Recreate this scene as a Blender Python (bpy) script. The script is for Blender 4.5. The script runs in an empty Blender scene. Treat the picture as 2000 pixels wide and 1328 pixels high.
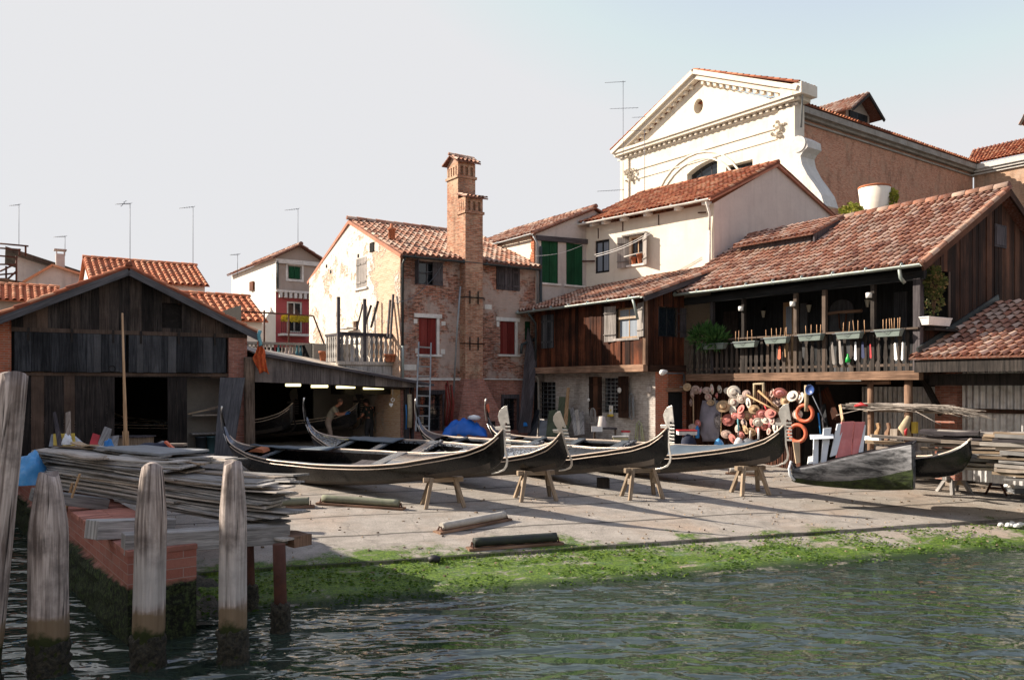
import bpy, math, random
from mathutils import Vector, Matrix, noise
random.seed(7)
R = random.Random(11)
rad = math.radians
sin, cos, pi = math.sin, math.cos, math.pi
F = 1600.0; CX = 1000.0; HY = 752.0; EYE = 3.35      # camera model measured from the photograph
scene = bpy.context.scene
COL = scene.collection
OFF = {}

def at(px, py, Y):
    return Vector(((px-CX)/F*Y, Y, EYE+(HY-py)/F*Y))

# ---------------------------------------------------------------- ground model
U2 = (sin(rad(72.2)), cos(rad(72.2)))          # along the water's edge
N2 = (-U2[1], U2[0])                           # inland
W0 = (0.0, 13.25)
SL = 0.085
def gd(x, y): return (x-W0[0])*N2[0]+(y-W0[1])*N2[1]
def gz(x, y):
    d = gd(x, y)
    if d > 2.15: z = SL*d
    elif d > 0: z = .062*d
    else: z = .22*d
    return min(z, 1.12)
def gpix(px, py):
    lo, hi = 5.0, 80.0
    for _ in range(60):
        m = (lo+hi)/2
        p = at(px, py, m)
        if p.z > gz(p.x, p.y): lo = m
        else: hi = m
    return at(px, py, lo)

class Frame:
    """x runs left to right along a wall as seen from outside, y goes into the building, z is up"""
    def __init__(s, x, y, ang, z0=0.0):
        a = rad(ang); s.o = Vector((x, y, z0)); s.u = Vector((sin(a), cos(a), 0)); s.v = Vector((-cos(a), sin(a), 0))
    def w(s, x, y, z): return s.o + s.u*x + s.v*y + Vector((0, 0, z))
    def hit(s, px, py, yl=0.0):
        d = Vector(((px-CX)/F, 1.0, (HY-py)/F)); e = Vector((0, 0, EYE))
        o = s.o + s.v*yl
        t = (o-e).dot(s.v)/d.dot(s.v)
        p = e + d*t - s.o
        return p.dot(s.u), p.z
    def hx(s, px, yl=0.0): return s.hit(px, HY, yl)[0]
    def hz(s, px, py, yl=0.0): return s.hit(px, py, yl)[1]
    def shifted(s, x, y, ang=0.0):
        n = Frame(0, 0, 0); n.o = s.w(x, y, 0)
        a = rad(ang); n.u = s.u*cos(a)-s.v*sin(a); n.v = s.u*sin(a)+s.v*cos(a)
        return n
ID = Frame(0, 0, 90)

class MB:
    def __init__(s, fr=None):
        s.fr = fr or ID; s.v = []; s.f = []; s.uv = []; s.r = []; s.mi = []; s.sm = []
        s.m = 0; s.smooth = False; s.rnd = None; s.swap = False; s.xf = None
    def P(s, p):
        if s.xf is not None: p = s.xf @ Vector(p)
        w = s.fr.w(p[0], p[1], p[2]); s.v.append(w); return len(s.v)-1
    def rr(s): return R.random() if s.rnd is None else s.rnd
    def face(s, pts, uv=None, r=None, idx=None):
        """pts are local coordinates; makes own verts unless idx given"""
        if idx is None: idx = [s.P(p) for p in pts]
        if uv is None:
            a = Vector(pts[0]); n = Vector((0, 0, 0))
            for i in range(len(pts)):
                p, q = Vector(pts[i]), Vector(pts[(i+1) % len(pts)]); n += p.cross(q)
            ax, ay, az = abs(n.x), abs(n.y), abs(n.z)
            if az >= ax and az >= ay: uv = [(p[0], p[1]) for p in pts]
            elif ay >= ax: uv = [(p[0], p[2]) for p in pts]
            else: uv = [(p[1], p[2]) for p in pts]
            if s.swap: uv = [(b, a_) for a_, b in uv]
        s.f.append(idx); s.uv.append(uv); s.r.append(s.rr() if r is None else r); s.mi.append(s.m); s.sm.append(s.smooth)
    def quad_idx(s, idx, uv, r):
        s.f.append(idx); s.uv.append(uv); s.r.append(r); s.mi.append(s.m); s.sm.append(s.smooth)
    def hexa(s, p, r=None, skip=()):
        """8 corners: bottom 0..3 ccw seen from above, top 4..7"""
        r = s.rr() if r is None else r
        i = [s.P(q) for q in p]
        for k, q in enumerate(((0, 3, 2, 1), (4, 5, 6, 7), (0, 1, 5, 4), (1, 2, 6, 5), (2, 3, 7, 6), (3, 0, 4, 7))):
            if k in skip: continue
            s.face([p[j] for j in q], None, r, [i[j] for j in q])
    def box(s, x0, x1, y0, y1, z0, z1, r=None, skip=()):
        if x1 < x0: x0, x1 = x1, x0
        if y1 < y0: y0, y1 = y1, y0
        if z1 < z0: z0, z1 = z1, z0
        s.hexa([(x0, y0, z0), (x1, y0, z0), (x1, y1, z0), (x0, y1, z0), (x0, y0, z1), (x1, y0, z1), (x1, y1, z1), (x0, y1, z1)], r, skip)
    def beam(s, a, b, w, h, up=(0, 0, 1), r=None, w2=None, h2=None):
        """square bar from a to b, w across, h along up"""
        a = Vector(a); b = Vector(b); d = (b-a).normalized(); up = Vector(up)
        if abs(d.dot(up)) > .98: up = Vector((0, 1, 0)) if abs(d.y) < .9 else Vector((1, 0, 0))
        sd = d.cross(up).normalized(); up = sd.cross(d).normalized()
        w2 = w if w2 is None else w2; h2 = h if h2 is None else h2
        r = s.rr() if r is None else r
        ps = []
        for c, ww, hh in ((a, w, h), (b, w2, h2)):
            for i, j in ((-1, -1), (1, -1), (1, 1), (-1, 1)): ps.append(c+sd*(i*ww/2)+up*(j*hh/2))
        i = [s.P(q) for q in ps]
        L = (b-a).length; of = R.random()*7
        for k in range(4):
            k2 = (k+1) % 4
            e = w if k % 2 == 0 else h
            s.quad_idx([i[k], i[k2], i[4+k2], i[4+k]], [(of, 0), (of+e, 0), (of+e, L), (of, L)], r)
        s.quad_idx([i[3], i[2], i[1], i[0]], [(0, 0), (w, 0), (w, .1), (0, .1)], r)
        s.quad_idx([i[4], i[5], i[6], i[7]], [(0, 0), (w, 0), (w, .1), (0, .1)], r)
    def prism(s, pts, a, b, plane='xz', r=None):
        """outline pts (2d) extruded from a to b along the third axis"""
        r = s.rr() if r is None else r
        def m(p, t):
            return (p[0], t, p[1]) if plane == 'xz' else ((p[0], p[1], t) if plane == 'xy' else (t, p[0], p[1]))
        A = [m(p, a) for p in pts]; B = [m(p, b) for p in pts]
        ia = [s.P(p) for p in A]; ib = [s.P(p) for p in B]
        n = len(pts)
        area = sum(pts[i][0]*pts[(i+1) % n][1]-pts[(i+1) % n][0]*pts[i][1] for i in range(n))
        flip = (area > 0) == ((b > a) if plane != 'xz' else (b < a))
        def add(idx, P_):
            if not flip: idx = idx[::-1]; P_ = P_[::-1]
            s.face(P_, None, r, idx)
        add(ia[::-1], A[::-1]); add(ib, B)
        for i in range(n):
            j = (i+1) % n
            add([ia[i], ia[j], ib[j], ib[i]], [A[i], A[j], B[j], B[i]])
    def tube(s, path, rads, seg=8, caps=True, r=None):
        path = [Vector(p) for p in path]
        if not hasattr(rads, '__len__'): rads = [rads]*len(path)
        r = s.rr() if r is None else r
        rings = []; prev = None; L = 0; Ls = []
        for k, p in enumerate(path):
            d = (path[min(k+1, len(path)-1)]-path[max(k-1, 0)]).normalized()
            if prev is None:
                up = Vector((0, 0, 1)) if abs(d.z) < .9 else Vector((1, 0, 0))
                n = d.cross(up).normalized()
            else:
                n = (prev-d*prev.dot(d)).normalized()
            prev = n; b = d.cross(n)
            rings.append([s.P(p+n*(cos(2*pi*i/seg)*rads[k])+b*(sin(2*pi*i/seg)*rads[k])) for i in range(seg)])
            if k: L += (p-path[k-1]).length
            Ls.append(L)
        sv = s.smooth; s.smooth = True
        for k in range(len(path)-1):
            c = 2*pi*max(rads[k], .004)
            for i in range(seg):
                j = (i+1) % seg
                s.quad_idx([rings[k][i], rings[k][j], rings[k+1][j], rings[k+1][i]],
                           [(c*i/seg, Ls[k]), (c*(i+1)/seg, Ls[k]), (c*(i+1)/seg, Ls[k+1]), (c*i/seg, Ls[k+1])], r)
        s.smooth = sv
        if caps:
            s.quad_idx(rings[0][::-1], [(cos(i)*.1, sin(i)*.1) for i in range(seg)], r)
            s.quad_idx(rings[-1], [(cos(i)*.1, sin(i)*.1) for i in range(seg)], r)
    def lathe(s, prof, c=(0, 0, 0), seg=12, r=None, axis=None, sx=1, sy=1):
        """prof: (radius, height) list around +z (or axis matrix)"""
        r = s.rr() if r is None else r
        c = Vector(c); M = axis
        rings = []
        for (q, h) in prof:
            ring = []
            for i in range(seg):
                p = Vector((cos(2*pi*i/seg)*q*sx, sin(2*pi*i/seg)*q*sy, h))
                if M is not None: p = M @ p
                ring.append(s.P(c+p))
            rings.append(ring)
        sv = s.smooth; s.smooth = True
        for k in range(len(prof)-1):
            for i in range(seg):
                j = (i+1) % seg
                s.quad_idx([rings[k][i], rings[k][j], rings[k+1][j], rings[k+1][i]],
                           [(i/seg*.6, prof[k][1]), ((i+1)/seg*.6, prof[k][1]), ((i+1)/seg*.6, prof[k+1][1]), (i/seg*.6, prof[k+1][1])], r)
        s.smooth = sv
    def obj(s, name, mats, parent=None, bevel=0, loc=None, rot=None):
        if not hasattr(mats, '__len__'): mats = [mats]
        off = OFF.get(parent.name, Vector((0, 0, 0))) if parent else Vector((0, 0, 0))
        if loc is not None and not parent: off = Vector(loc)
        me = bpy.data.meshes.new(name)
        me.from_pydata([tuple(v-off) for v in s.v], [], s.f)
        for m in mats: me.materials.append(m)
        ul = me.uv_layers.new(name='UVMap')
        flat = [c for uv in s.uv for q in uv for c in q]
        ul.data.foreach_set('uv', flat)
        at_ = me.attributes.new('rnd', 'FLOAT', 'FACE'); at_.data.foreach_set('value', s.r)
        me.polygons.foreach_set('material_index', s.mi)
        me.polygons.foreach_set('use_smooth', s.sm)
        me.update()
        o = bpy.data.objects.new(name, me); COL.objects.link(o)
        if parent:
            o.parent = parent; OFF[o.name] = off
        else:
            o.location = off; OFF[o.name] = off
        if bevel:
            b = o.modifiers.new('bevel', 'BEVEL'); b.width = bevel; b.segments = 2; b.limit_method = 'ANGLE'
        return o

def tag(o, label=None, cat=None, group=None, kind=None):
    if label: o['label'] = label
    if cat: o['category'] = cat
    if group: o['group'] = group
    if kind: o['kind'] = kind
    return o
def T(name, label, cat, loc, group=None, rz=0.0):
    o = bpy.data.objects.new(name, None); COL.objects.link(o)
    o.empty_display_size = .2
    o.location = Vector(loc); o.rotation_euler = (0, 0, rz); OFF[o.name] = Vector(loc)
    return tag(o, label, cat, group)
def copy_tree(o, parent=None):
    c = o.copy(); COL.objects.link(c); c.parent = parent
    for ch in list(o.children): copy_tree(ch, c)
    return c

# ---------------------------------------------------------------- shape helpers
def clip(poly, planes):
    """clip 2d polygon to a*x+b*z<=c"""
    for a, b, c in planes:
        out = []
        for i in range(len(poly)):
            p, q = poly[i-1], poly[i]
            dp, dq = a*p[0]+b*p[1]-c, a*q[0]+b*q[1]-c
            if (dp <= 0) != (dq <= 0):
                t = dp/(dp-dq); out.append((p[0]+(q[0]-p[0])*t, p[1]+(q[1]-p[1])*t))
            if dq <= 0: out.append(q)
        poly = out
        if not poly: return []
    return poly
def line_above(p, q):
    """half plane below the line p->q"""
    m = (q[1]-p[1])/(q[0]-p[0]); return (-m, 1.0, p[1]-m*p[0])
def wall(mb, x0, x1, z0, z1, holes=(), planes=(), y=0.0, depth=.22, r=.5):
    xs = sorted(set([x0, x1]+[min(max(h[i], x0), x1) for h in holes for i in (0, 1)]))
    zs = sorted(set([z0, z1]+[min(max(h[i], z0), z1) for h in holes for i in (2, 3)]))
    for i in range(len(xs)-1):
        for j in range(len(zs)-1):
            a, b, c, d = xs[i], xs[i+1], zs[j], zs[j+1]
            mx, mz = (a+b)/2, (c+d)/2
            if any(h[0] < mx < h[1] and h[2] < mz < h[3] for h in holes): continue
            p = clip([(a, c), (b, c), (b, d), (a, d)], planes)
            if len(p) > 2: mb.face([(q[0], y, q[1]) for q in p], None, r)
    for a, b, c, d in holes:
        yi = y+depth
        mb.face([(a, y, c), (a, yi, c), (a, yi, d), (a, y, d)], None, r)
        mb.face([(b, yi, c), (b, y, c), (b, y, d), (b, yi, d)], None, r)
        mb.face([(a, y, c), (b, y, c), (b, yi, c), (a, yi, c)], None, r)
        mb.face([(a, yi, d), (b, yi, d), (b, y, d), (a, y, d)], None, r)
def planks(mb, x0, x1, zb, zt, y=0.0, w=(.14, .24), th=.03, holes=(), gap=.006, jit=.012, ragged=0.0):
    zb_ = zb if callable(zb) else (lambda x: zb)
    zt_ = zt if callable(zt) else (lambda x: zt)
    x = x0
    while x < x1-.02:
        b = min(x1, x+R.uniform(*w))
        if x1-b < .05: b = x1
        a, c = x+gap/2, b-gap/2
        yy = y+R.uniform(-jit, jit); rg = R.uniform(0, ragged)
        cuts = [(zb_(a)+rg, zb_(c)+rg, zt_(a), zt_(c))]
        for h in holes:
            if a < h[1]-.02 and c > h[0]+.02:
                new = []
                for (p, q, s, t) in cuts:
                    if h[2] > min(p, q)+.01: new.append((p, q, min(s, h[2]), min(t, h[2])))
                    if h[3] < max(s, t)-.01: new.append((max(p, h[3]), max(q, h[3]), s, t))
                cuts = new
        r = R.random()
        for (p, q, s, t) in cuts:
            if max(s-p, t-q) < .03: continue
            mb.hexa([(a, yy-th, p), (c, yy-th, q), (c, yy, q), (a, yy, p), (a, yy-th, s), (c, yy-th, t), (c, yy, t), (a, yy, s)], r)
        x = b
def tiles(mb, A, B, C, D, pitch=.21, course=.36, rad_=.075, sheet=True, jit=1.0, seg=4, sag=.04):
    """barrel tiles; A eave-left, B eave-right, C ridge-right, D ridge-left (world points)"""
    fr0 = mb.fr; mb.fr = ID
    A, B, C, D = map(Vector, (A, B, C, D))
    W = max((B-A).length, (C-D).length); L = ((D-A).length+(C-B).length)/2
    nx = max(2, int(W/pitch)); ny = max(2, int(L/course))
    N = (B-A).cross(D-A).normalized()
    if N.z < 0: N = -N
    def S(u, v):
        p = (A*(1-u)+B*u)*(1-v)+(D*(1-u)+C*u)*v
        return p-N*(sag*sin(pi*u)*sin(pi*v)+.015*noise.noise(Vector((p.x*.9, p.y*.9, 3))))
    if sheet:
        mb.m = 0
        k = 6
        for i in range(k):
            for j in range(k):
                q = [S(i/k, j/k), S((i+1)/k, j/k), S((i+1)/k, (j+1)/k), S(i/k, (j+1)/k)]
                mb.face(q, [(i, j), (i+1, j), (i+1, j+1), (i, j+1)], .15)
                q2 = [p-N*.045 for p in q[::-1]]
                mb.face(q2, [(i, j), (i+1, j), (i+1, j+1), (i, j+1)], .0)
        for (a, b) in (((0, 0), (1, 0)), ((1, 0), (1, 1)), ((1, 1), (0, 1)), ((0, 1), (0, 0))):
            p, q = S(*a), S(*b)
            mb.face([p-N*.045, q-N*.045, q, p], [(0, 0), (1, 0), (1, .1), (0, .1)], -.5)
    mb.smooth = True
    for i in range(nx):
        u = (i+.5)/nx
        off = R.uniform(-.03, .03)
        for j in range(ny):
            v0 = (j+off*(j > 0))/ny-.02/ny*(1 if j else 3); v1 = min(1.0, (j+1.12+off)/ny)
            r0 = rad_*R.uniform(.96, 1.06)
            r1 = r0*.84
            du = R.uniform(-.012, .012)*jit; li = R.uniform(0, .012)*jit
            p = S(u, max(v0, -.01)); q = S(u, v1)
            t = (q-p).normalized(); sd = t.cross(N).normalized()
            p = p+sd*du*.4; q = q-sd*du*.4
            p = p+N*(.022+li); q = q+N*(.0)
            r = R.random()
            a_ = []; b_ = []
            for k in range(seg+1):
                th = pi*k/seg
                a_.append(mb.P(p+sd*(cos(th)*r0)+N*(sin(th)*r0))); b_.append(mb.P(q+sd*(cos(th)*r1)+N*(sin(th)*r1)))
            for k in range(seg):
                mb.quad_idx([a_[k+1], a_[k], b_[k], b_[k+1]], [(k*.06+i, j), ((k+1)*.06+i, j), ((k+1)*.06+i, j+.36), (k*.06+i, j+.36)], r)
    mb.smooth = False; mb.fr = fr0
def ridge(mb, a, b, rad_=.1, step=.4):
    a = Vector(a); b = Vector(b); n = max(1, int((b-a).length/step)); fr0 = mb.fr; mb.fr = ID
    d = (b-a)/n; sd = d.cross(Vector((0, 0, 1))).normalized(); up = sd.cross(d).normalized()
    mb.smooth = True
    for i in range(n):
        p = a+d*i; q = a+d*(i+1.1); r = R.random(); ra = rad_*R.uniform(.95, 1.05); rb = ra*.88
        A_ = []; B_ = []
        for k in range(6):
            th = -.25+(pi+.5)*k/5
            A_.append(mb.P(p+sd*(cos(th)*ra)+up*(sin(th)*ra+.01))); B_.append(mb.P(q+sd*(cos(th)*rb)+up*(sin(th)*rb)))
        for k in range(5):
            mb.quad_idx([A_[k+1], A_[k], B_[k], B_[k+1]], [(k*.06, 0), (k*.06+.06, 0), (k*.06+.06, .4), (k*.06, .4)], r)
        mb.quad_idx(A_, [(0, 0)]*6, 0)
    mb.smooth = False; mb.fr = fr0
def gutter(name, parent, mat_, a, b, rad_=.07, down=None):
    mb = MB(); a = Vector(a); b = Vector(b)
    d = (b-a).normalized(); out = Vector((0, 0, 1)).cross(d).normalized()
    A_ = []; B_ = []
    mb.smooth = True
    n = max(1, int((b-a).length/1.0))
    rows = []
    for k in range(n+1):
        p = a+(b-a)*(k/n)+Vector((0, 0, R.uniform(-.008, .008)))
        rows.append([mb.P(p+out*(cos(pi*i/6)*rad_)-Vector((0, 0, 1))*(sin(pi*i/6)*rad_)) for i in range(7)]+[mb.P(p+out*(cos(pi*i/6)*rad_*.9)-Vector((0, 0, 1))*(sin(pi*i/6)*rad_*.9)) for i in range(6, -1, -1)])
    for k in range(n):
        r = R.random()
        for i in range(14):
            j = (i+1) % 14
            mb.quad_idx([rows[k][i], rows[k][j], rows[k+1][j], rows[k+1][i]], [(i*.03, k), (i*.03+.03, k), (i*.03+.03, k+1), (i*.03, k+1)], r)
        p = a+(b-a)*((k+.5)/n)
        mb.tube([p-d*.015, p+d*.015], rad_*1.06, 8)
    mb.smooth = False
    if down:
        for path in down: mb.tube(path, rad_*.62, 8)
    return mb.obj(name, mat_, parent)
# ---------------------------------------------------------------- materials
class NB:
    def __init__(s, name):
        s.mat = bpy.data.materials.new(name); s.mat.use_nodes = True
        s.t = s.mat.node_tree; s.n = s.t.nodes; s.l = s.t.links
        s.bsdf = s.n['Principled BSDF']
    def new(s, ty, **kw):
        n = s.n.new(ty)
        for k, v in kw.items():
            if k.startswith('i_'): n.inputs[k[2:].replace('_', ' ')].default_value = v
            else: setattr(n, k, v)
        return n
    def link(s, a, b): s.l.new(a, b)
    def coord(s, which='UV', scale=(1, 1, 1), loc=(0, 0, 0)):
        tc = s.new('ShaderNodeTexCoord'); m = s.new('ShaderNodeMapping')
        m.inputs['Scale'].default_value = scale; m.inputs['Location'].default_value = loc
        s.link(tc.outputs[which], m.inputs['Vector']); return m.outputs[0]
    def rnd(s):
        return s.new('ShaderNodeAttribute', attribute_name='rnd').outputs['Fac']
    def noise(s, vec, scale=5, detail=4, rough=.55, dist=0.0):
        n = s.new('ShaderNodeTexNoise'); n.inputs['Scale'].default_value = scale; n.inputs['Detail'].default_value = detail
        n.inputs['Roughness'].default_value = rough; n.inputs['Distortion'].default_value = dist
        s.link(vec, n.inputs['Vector']); return n.outputs['Fac']
    def ramp(s, fac, stops, interp='LINEAR'):
        r = s.new('ShaderNodeValToRGB'); r.color_ramp.interpolation = interp
        e = r.color_ramp.elements
        while len(e) < len(stops): e.new(.5)
        for k, (p, c) in enumerate(stops):
            e[k].position = p
            e[k].color = (c, c, c, 1) if not hasattr(c, '__len__') else (*c, 1)
        s.link(fac, r.inputs[0]); return r.outputs[0]
    def mix(s, fac, a, b, mode='MIX'):
        m = s.new('ShaderNodeMix', data_type='RGBA', blend_type=mode)
        for v, i in ((fac, 0), (a, 6), (b, 7)):
            if hasattr(v, 'is_linked'): s.link(v, m.inputs[i])
            elif i == 0: m.inputs[0].default_value = v
            else: m.inputs[i].default_value = (*v, 1) if hasattr(v, '__len__') else (v, v, v, 1)
        return m.outputs[2]
    def math(s, op, a, b=None, clamp=False):
        m = s.new('ShaderNodeMath', operation=op); m.use_clamp = clamp
        for v, i in ((a, 0), (b, 1)):
            if v is None: continue
            if hasattr(v, 'is_linked'): s.link(v, m.inputs[i])
            else: m.inputs[i].default_value = v
        return m.outputs[0]
    def offs(s, vec, k=13.7):
        """shift texture space by the per-plank random value"""
        c = s.new('ShaderNodeCombineXYZ'); r = s.math('MULTIPLY', s.rnd(), k)
        s.link(r, c.inputs[0]); s.link(r, c.inputs[1]); s.link(r, c.inputs[2])
        a = s.new('ShaderNodeVectorMath', operation='ADD'); s.link(vec, a.inputs[0]); s.link(c.outputs[0], a.inputs[1])
        return a.outputs[0]
    def out(s, col, rough=.8, bump=None, bstr=.3, bdist=.02, metal=0.0, spec=.3, coat=0.0):
        b = s.bsdf
        if hasattr(col, 'is_linked'): s.link(col, b.inputs['Base Color'])
        else: b.inputs['Base Color'].default_value = (*col, 1)
        if hasattr(rough, 'is_linked'): s.link(rough, b.inputs['Roughness'])
        else: b.inputs['Roughness'].default_value = rough
        b.inputs['Metallic'].default_value = metal; b.inputs['Specular IOR Level'].default_value = spec
        b.inputs['Coat Weight'].default_value = coat; b.inputs['Coat Roughness'].default_value = .08
        if bump is not None:
            n = s.new('ShaderNodeBump'); n.inputs['Strength'].default_value = bstr; n.inputs['Distance'].default_value = bdist
            s.link(bump, n.inputs['Height']); s.link(n.outputs[0], b.inputs['Normal'])
        return s.mat

def m_wood(name, a, b, c=None, rough=.85, var=.5, stain=.5, bstr=.5, grain=(26, 1.3), spec=.2):
    """weathered planks: a dark, b light along the grain; c an occasional other tone"""
    n = NB(name); uv = n.coord('UV', (grain[0], grain[1], 1)); uv = n.offs(uv)
    g = n.noise(uv, 1.0, 6, .62, .4)
    col = n.mix(n.ramp(g, [(.3, 0.0), (.72, 1.0)]), a, b)
    if c: col = n.mix(n.ramp(n.rnd(), [(.62, 0.0), (.95, .8)]), col, n.mix(g, tuple(x*.55 for x in c), c))
    v = n.ramp(n.rnd(), [(0, 1-var), (1, 1+var*.6)])
    col = n.mix(1.0, col, v, 'MULTIPLY')
    st = n.noise(n.coord('Object', (1, 1, 1)), .9, 5, .6)
    col = n.mix(1.0, col, n.ramp(st, [(.35, 1-stain), (.62, 1.0)]), 'MULTIPLY')
    cr = n.noise(n.coord('UV', (60, 1.1, 1)), 1.0, 2, .5, .2)
    col = n.mix(n.ramp(cr, [(.27, .85), (.34, 0.0)]), col, tuple(x*.25 for x in a))
    return n.out(col, rough, g, bstr, .012, spec=spec)
def m_brick(name, c1, c2, mortar, patch, pamt=.5, dark=.6, bw=.235, bh=.068, soot=(.03, .022, .018), big=.55):
    n = NB(name); uv = n.coord('UV')
    dn = n.new('ShaderNodeTexNoise'); dn.inputs['Scale'].default_value = 2.2; dn.inputs['Detail'].default_value = 2
    n.link(uv, dn.inputs['Vector'])
    add = n.new('ShaderNodeVectorMath', operation='MULTIPLY_ADD'); add.inputs[1].default_value = (.035, .03, 0)
    n.link(dn.outputs['Color'], add.inputs[0]); n.link(uv, add.inputs[2])
    b = n.new('ShaderNodeTexBrick'); b.inputs['Scale'].default_value = 1; b.inputs['Brick Width'].default_value = bw; b.inputs['Row Height'].default_value = bh
    b.inputs['Mortar Size'].default_value = .008; b.inputs['Mortar Smooth'].default_value = .3
    b.inputs['Color1'].default_value = (*c1, 1); b.inputs['Color2'].default_value = (*c2, 1); b.inputs['Mortar'].default_value = (*mortar, 1); b.inputs['Bias'].default_value = 0
    n.link(add.outputs[0], b.inputs['Vector'])
    col = b.outputs['Color']
    lo = n.noise(uv, .7, 6, .65, .3)
    fine = n.noise(n.coord('UV', (4.2, 14, 1)), 1, 3, .6)
    col = n.mix(n.ramp(fine, [(.42, 0.0), (.62, dark)]), col, soot)
    pm = n.math('ADD', n.math('MULTIPLY', lo, .8), n.math('MULTIPLY', n.noise(uv, 7, 5, .7), .25))
    mask = n.ramp(pm, [(big, 0.0), (big+.07, pamt)])
    pc = n.mix(n.noise(uv, 3, 5, .6), tuple(x*.72 for x in patch), patch)
    col = n.mix(mask, col, pc)
    st = n.noise(n.coord('UV', (1.6, .5, 1), (5, 2, 0)), 1, 5, .65)
    col = n.mix(n.ramp(st, [(.5, 0.0), (.75, .55)]), col, soot)
    h = n.math('ADD', b.outputs['Fac'], n.math('MULTIPLY', fine, -.8))
    h = n.math('MULTIPLY', h, -1.0)
    return n.out(col, .93, h, .6, .012, spec=.15)
def m_plaster(name, c, c2, stain=(.25, .2, .16), amt=.35, bstr=.15, streak=.3, sc=1.0, rough=.92):
    n = NB(name); uv = n.coord('UV')
    lo = n.noise(uv, .9*sc, 6, .62, .4); hi = n.noise(uv, 9*sc, 5, .65)
    col = n.mix(n.ramp(lo, [(.35, 0.0), (.68, 1.0)]), c, c2)
    col = n.mix(n.ramp(hi, [(.5, 0.0), (.85, amt)]), col, stain)
    st = n.noise(n.coord('UV', (3.5, .35, 1)), 1, 5, .6)
    col = n.mix(n.ramp(st, [(.52, 0.0), (.8, streak)]), col, stain)
    return n.out(col, rough, n.math('ADD', hi, lo), bstr, .03, spec=.15)
def m_tile(name, stops, lichen=(.22, .2, .16), la=.5, dark=(.05, .035, .03)):
    n = NB(name); uv = n.coord('Object')
    col = n.ramp(n.rnd(), stops)
    hi = n.noise(uv, 14, 5, .7); lo = n.noise(uv, 1.1, 5, .6)
    col = n.mix(n.ramp(hi, [(.45, 0.0), (.75, la)]), col, lichen)
    col = n.mix(n.ramp(lo, [(.5, 0.0), (.8, .6)]), col, dark)
    return n.out(col, .9, hi, .3, .01, spec=.15)
def m_plain(name, c, rough=.6, metal=0.0, spec=.4, var=.25, sc=12, dirt=(.08, .07, .06), da=.3, bump=.15, coat=0.0, rv=0.0):
    n = NB(name); uv = n.coord('Object')
    hi = n.noise(uv, sc, 5, .65); lo = n.noise(uv, sc*.22, 4, .6)
    col = n.mix(1.0, c, n.ramp(lo, [(.3, 1-var), (.7, 1+var*.5)]), 'MULTIPLY')
    col = n.mix(n.ramp(hi, [(.5, 0.0), (.82, da)]), col, dirt)
    if rv: col = n.mix(1.0, col, n.ramp(n.rnd(), [(0, 1-rv), (1, 1+rv*.5)]), 'MULTIPLY')
    r = n.ramp(hi, [(.3, max(.02, rough-.1)), (.75, min(1, rough+.15))])
    return n.out(col, r, hi, bump, .01, metal, spec, coat)

M = {}
M['wood_shed'] = m_wood('shed_plank_wood', (.006, .006, .0065), (.1, .082, .072), (.13, .085, .06), var=.6, stain=.55)
M['wood_panel'] = m_wood('panel_plank_wood', (.007, .009, .012), (.09, .093, .1), (.09, .09, .092), var=.6, stain=.5)
M['wood_fascia'] = m_wood('fascia_wood', (.05, .05, .055), (.16, .155, .16), None, var=.2, stain=.35)
M['wood_grey'] = m_wood('weathered_grey_wood', (.16, .15, .14), (.6, .57, .535), (.5, .41, .31), var=.5, stain=.35, grain=(30, 1.6))
M['wood_pale'] = m_wood('pale_sawn_wood', (.26, .2, .15), (.58, .5, .42), (.5, .36, .22), var=.4, stain=.3)
M['wood_brown'] = m_wood('brown_board_wood', (.02, .008, .005), (.2, .062, .026), (.14, .042, .018), var=.75, stain=.7)
M['wood_gable'] = m_wood('dark_gable_wood', (.01, .007, .006), (.1, .045, .026), (.16, .07, .038), var=.65, stain=.55)
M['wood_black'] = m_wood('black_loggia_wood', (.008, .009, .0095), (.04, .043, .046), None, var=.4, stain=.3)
M['wood_rail'] = m_wood('gallery_rail_wood', (.022, .018, .016), (.12, .098, .084), (.14, .1, .075), var=.6, stain=.5)
M['wood_beam'] = m_wood('old_beam_wood', (.13, .07, .045), (.42, .26, .17), None, var=.25, stain=.5)
M['wood_saw'] = m_wood('trestle_wood', (.16, .11, .07), (.45, .35, .25), None, var=.35, stain=.3)
M['wood_shutter'] = m_wood('bleached_shutter_wood', (.16, .14, .125), (.42, .38, .35), None, var=.25, stain=.3)
M['wood_dkshut'] = m_wood('dark_shutter_wood', (.03, .026, .028), (.12, .105, .11), None, var=.35, stain=.3)
M['wood_lean'] = m_wood('fascia_plank_wood', (.085, .07, .065), (.25, .215, .2), (.3, .25, .22), var=.35, stain=.4)
M['wood_oar'] = m_wood('varnished_oar_wood', (.3, .17, .08), (.55, .36, .2), None, var=.15, stain=.2, rough=.5)
M['green_board'] = m_wood('green_painted_board', (.06, .075, .045), (.14, .16, .1), None, var=.35, stain=.4)
M['red_shutter'] = m_wood('red_shutter_paint', (.14, .018, .014), (.2, .03, .024), (.24, .05, .04), var=.18, stain=.25, bstr=.25)
M['green_shutter'] = m_wood('green_shutter_paint', (.006, .05, .02), (.014, .085, .036), None, var=.2, stain=.3, bstr=.25)
M['brick_old'] = m_brick('old_red_brick', (.36, .11, .06), (.46, .22, .14), (.44, .36, .3), (.5, .4, .34), .85, .75, big=.5)
M['brick_low'] = m_brick('lower_red_brick', (.34, .125, .085), (.42, .19, .14), (.36, .26, .22), (.42, .24, .19), .6, .35, big=.6)
M['brick_chim'] = m_brick('chimney_brick', (.4, .16, .085), (.5, .28, .18), (.42, .34, .27), (.55, .4, .27), .85, .45)
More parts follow.
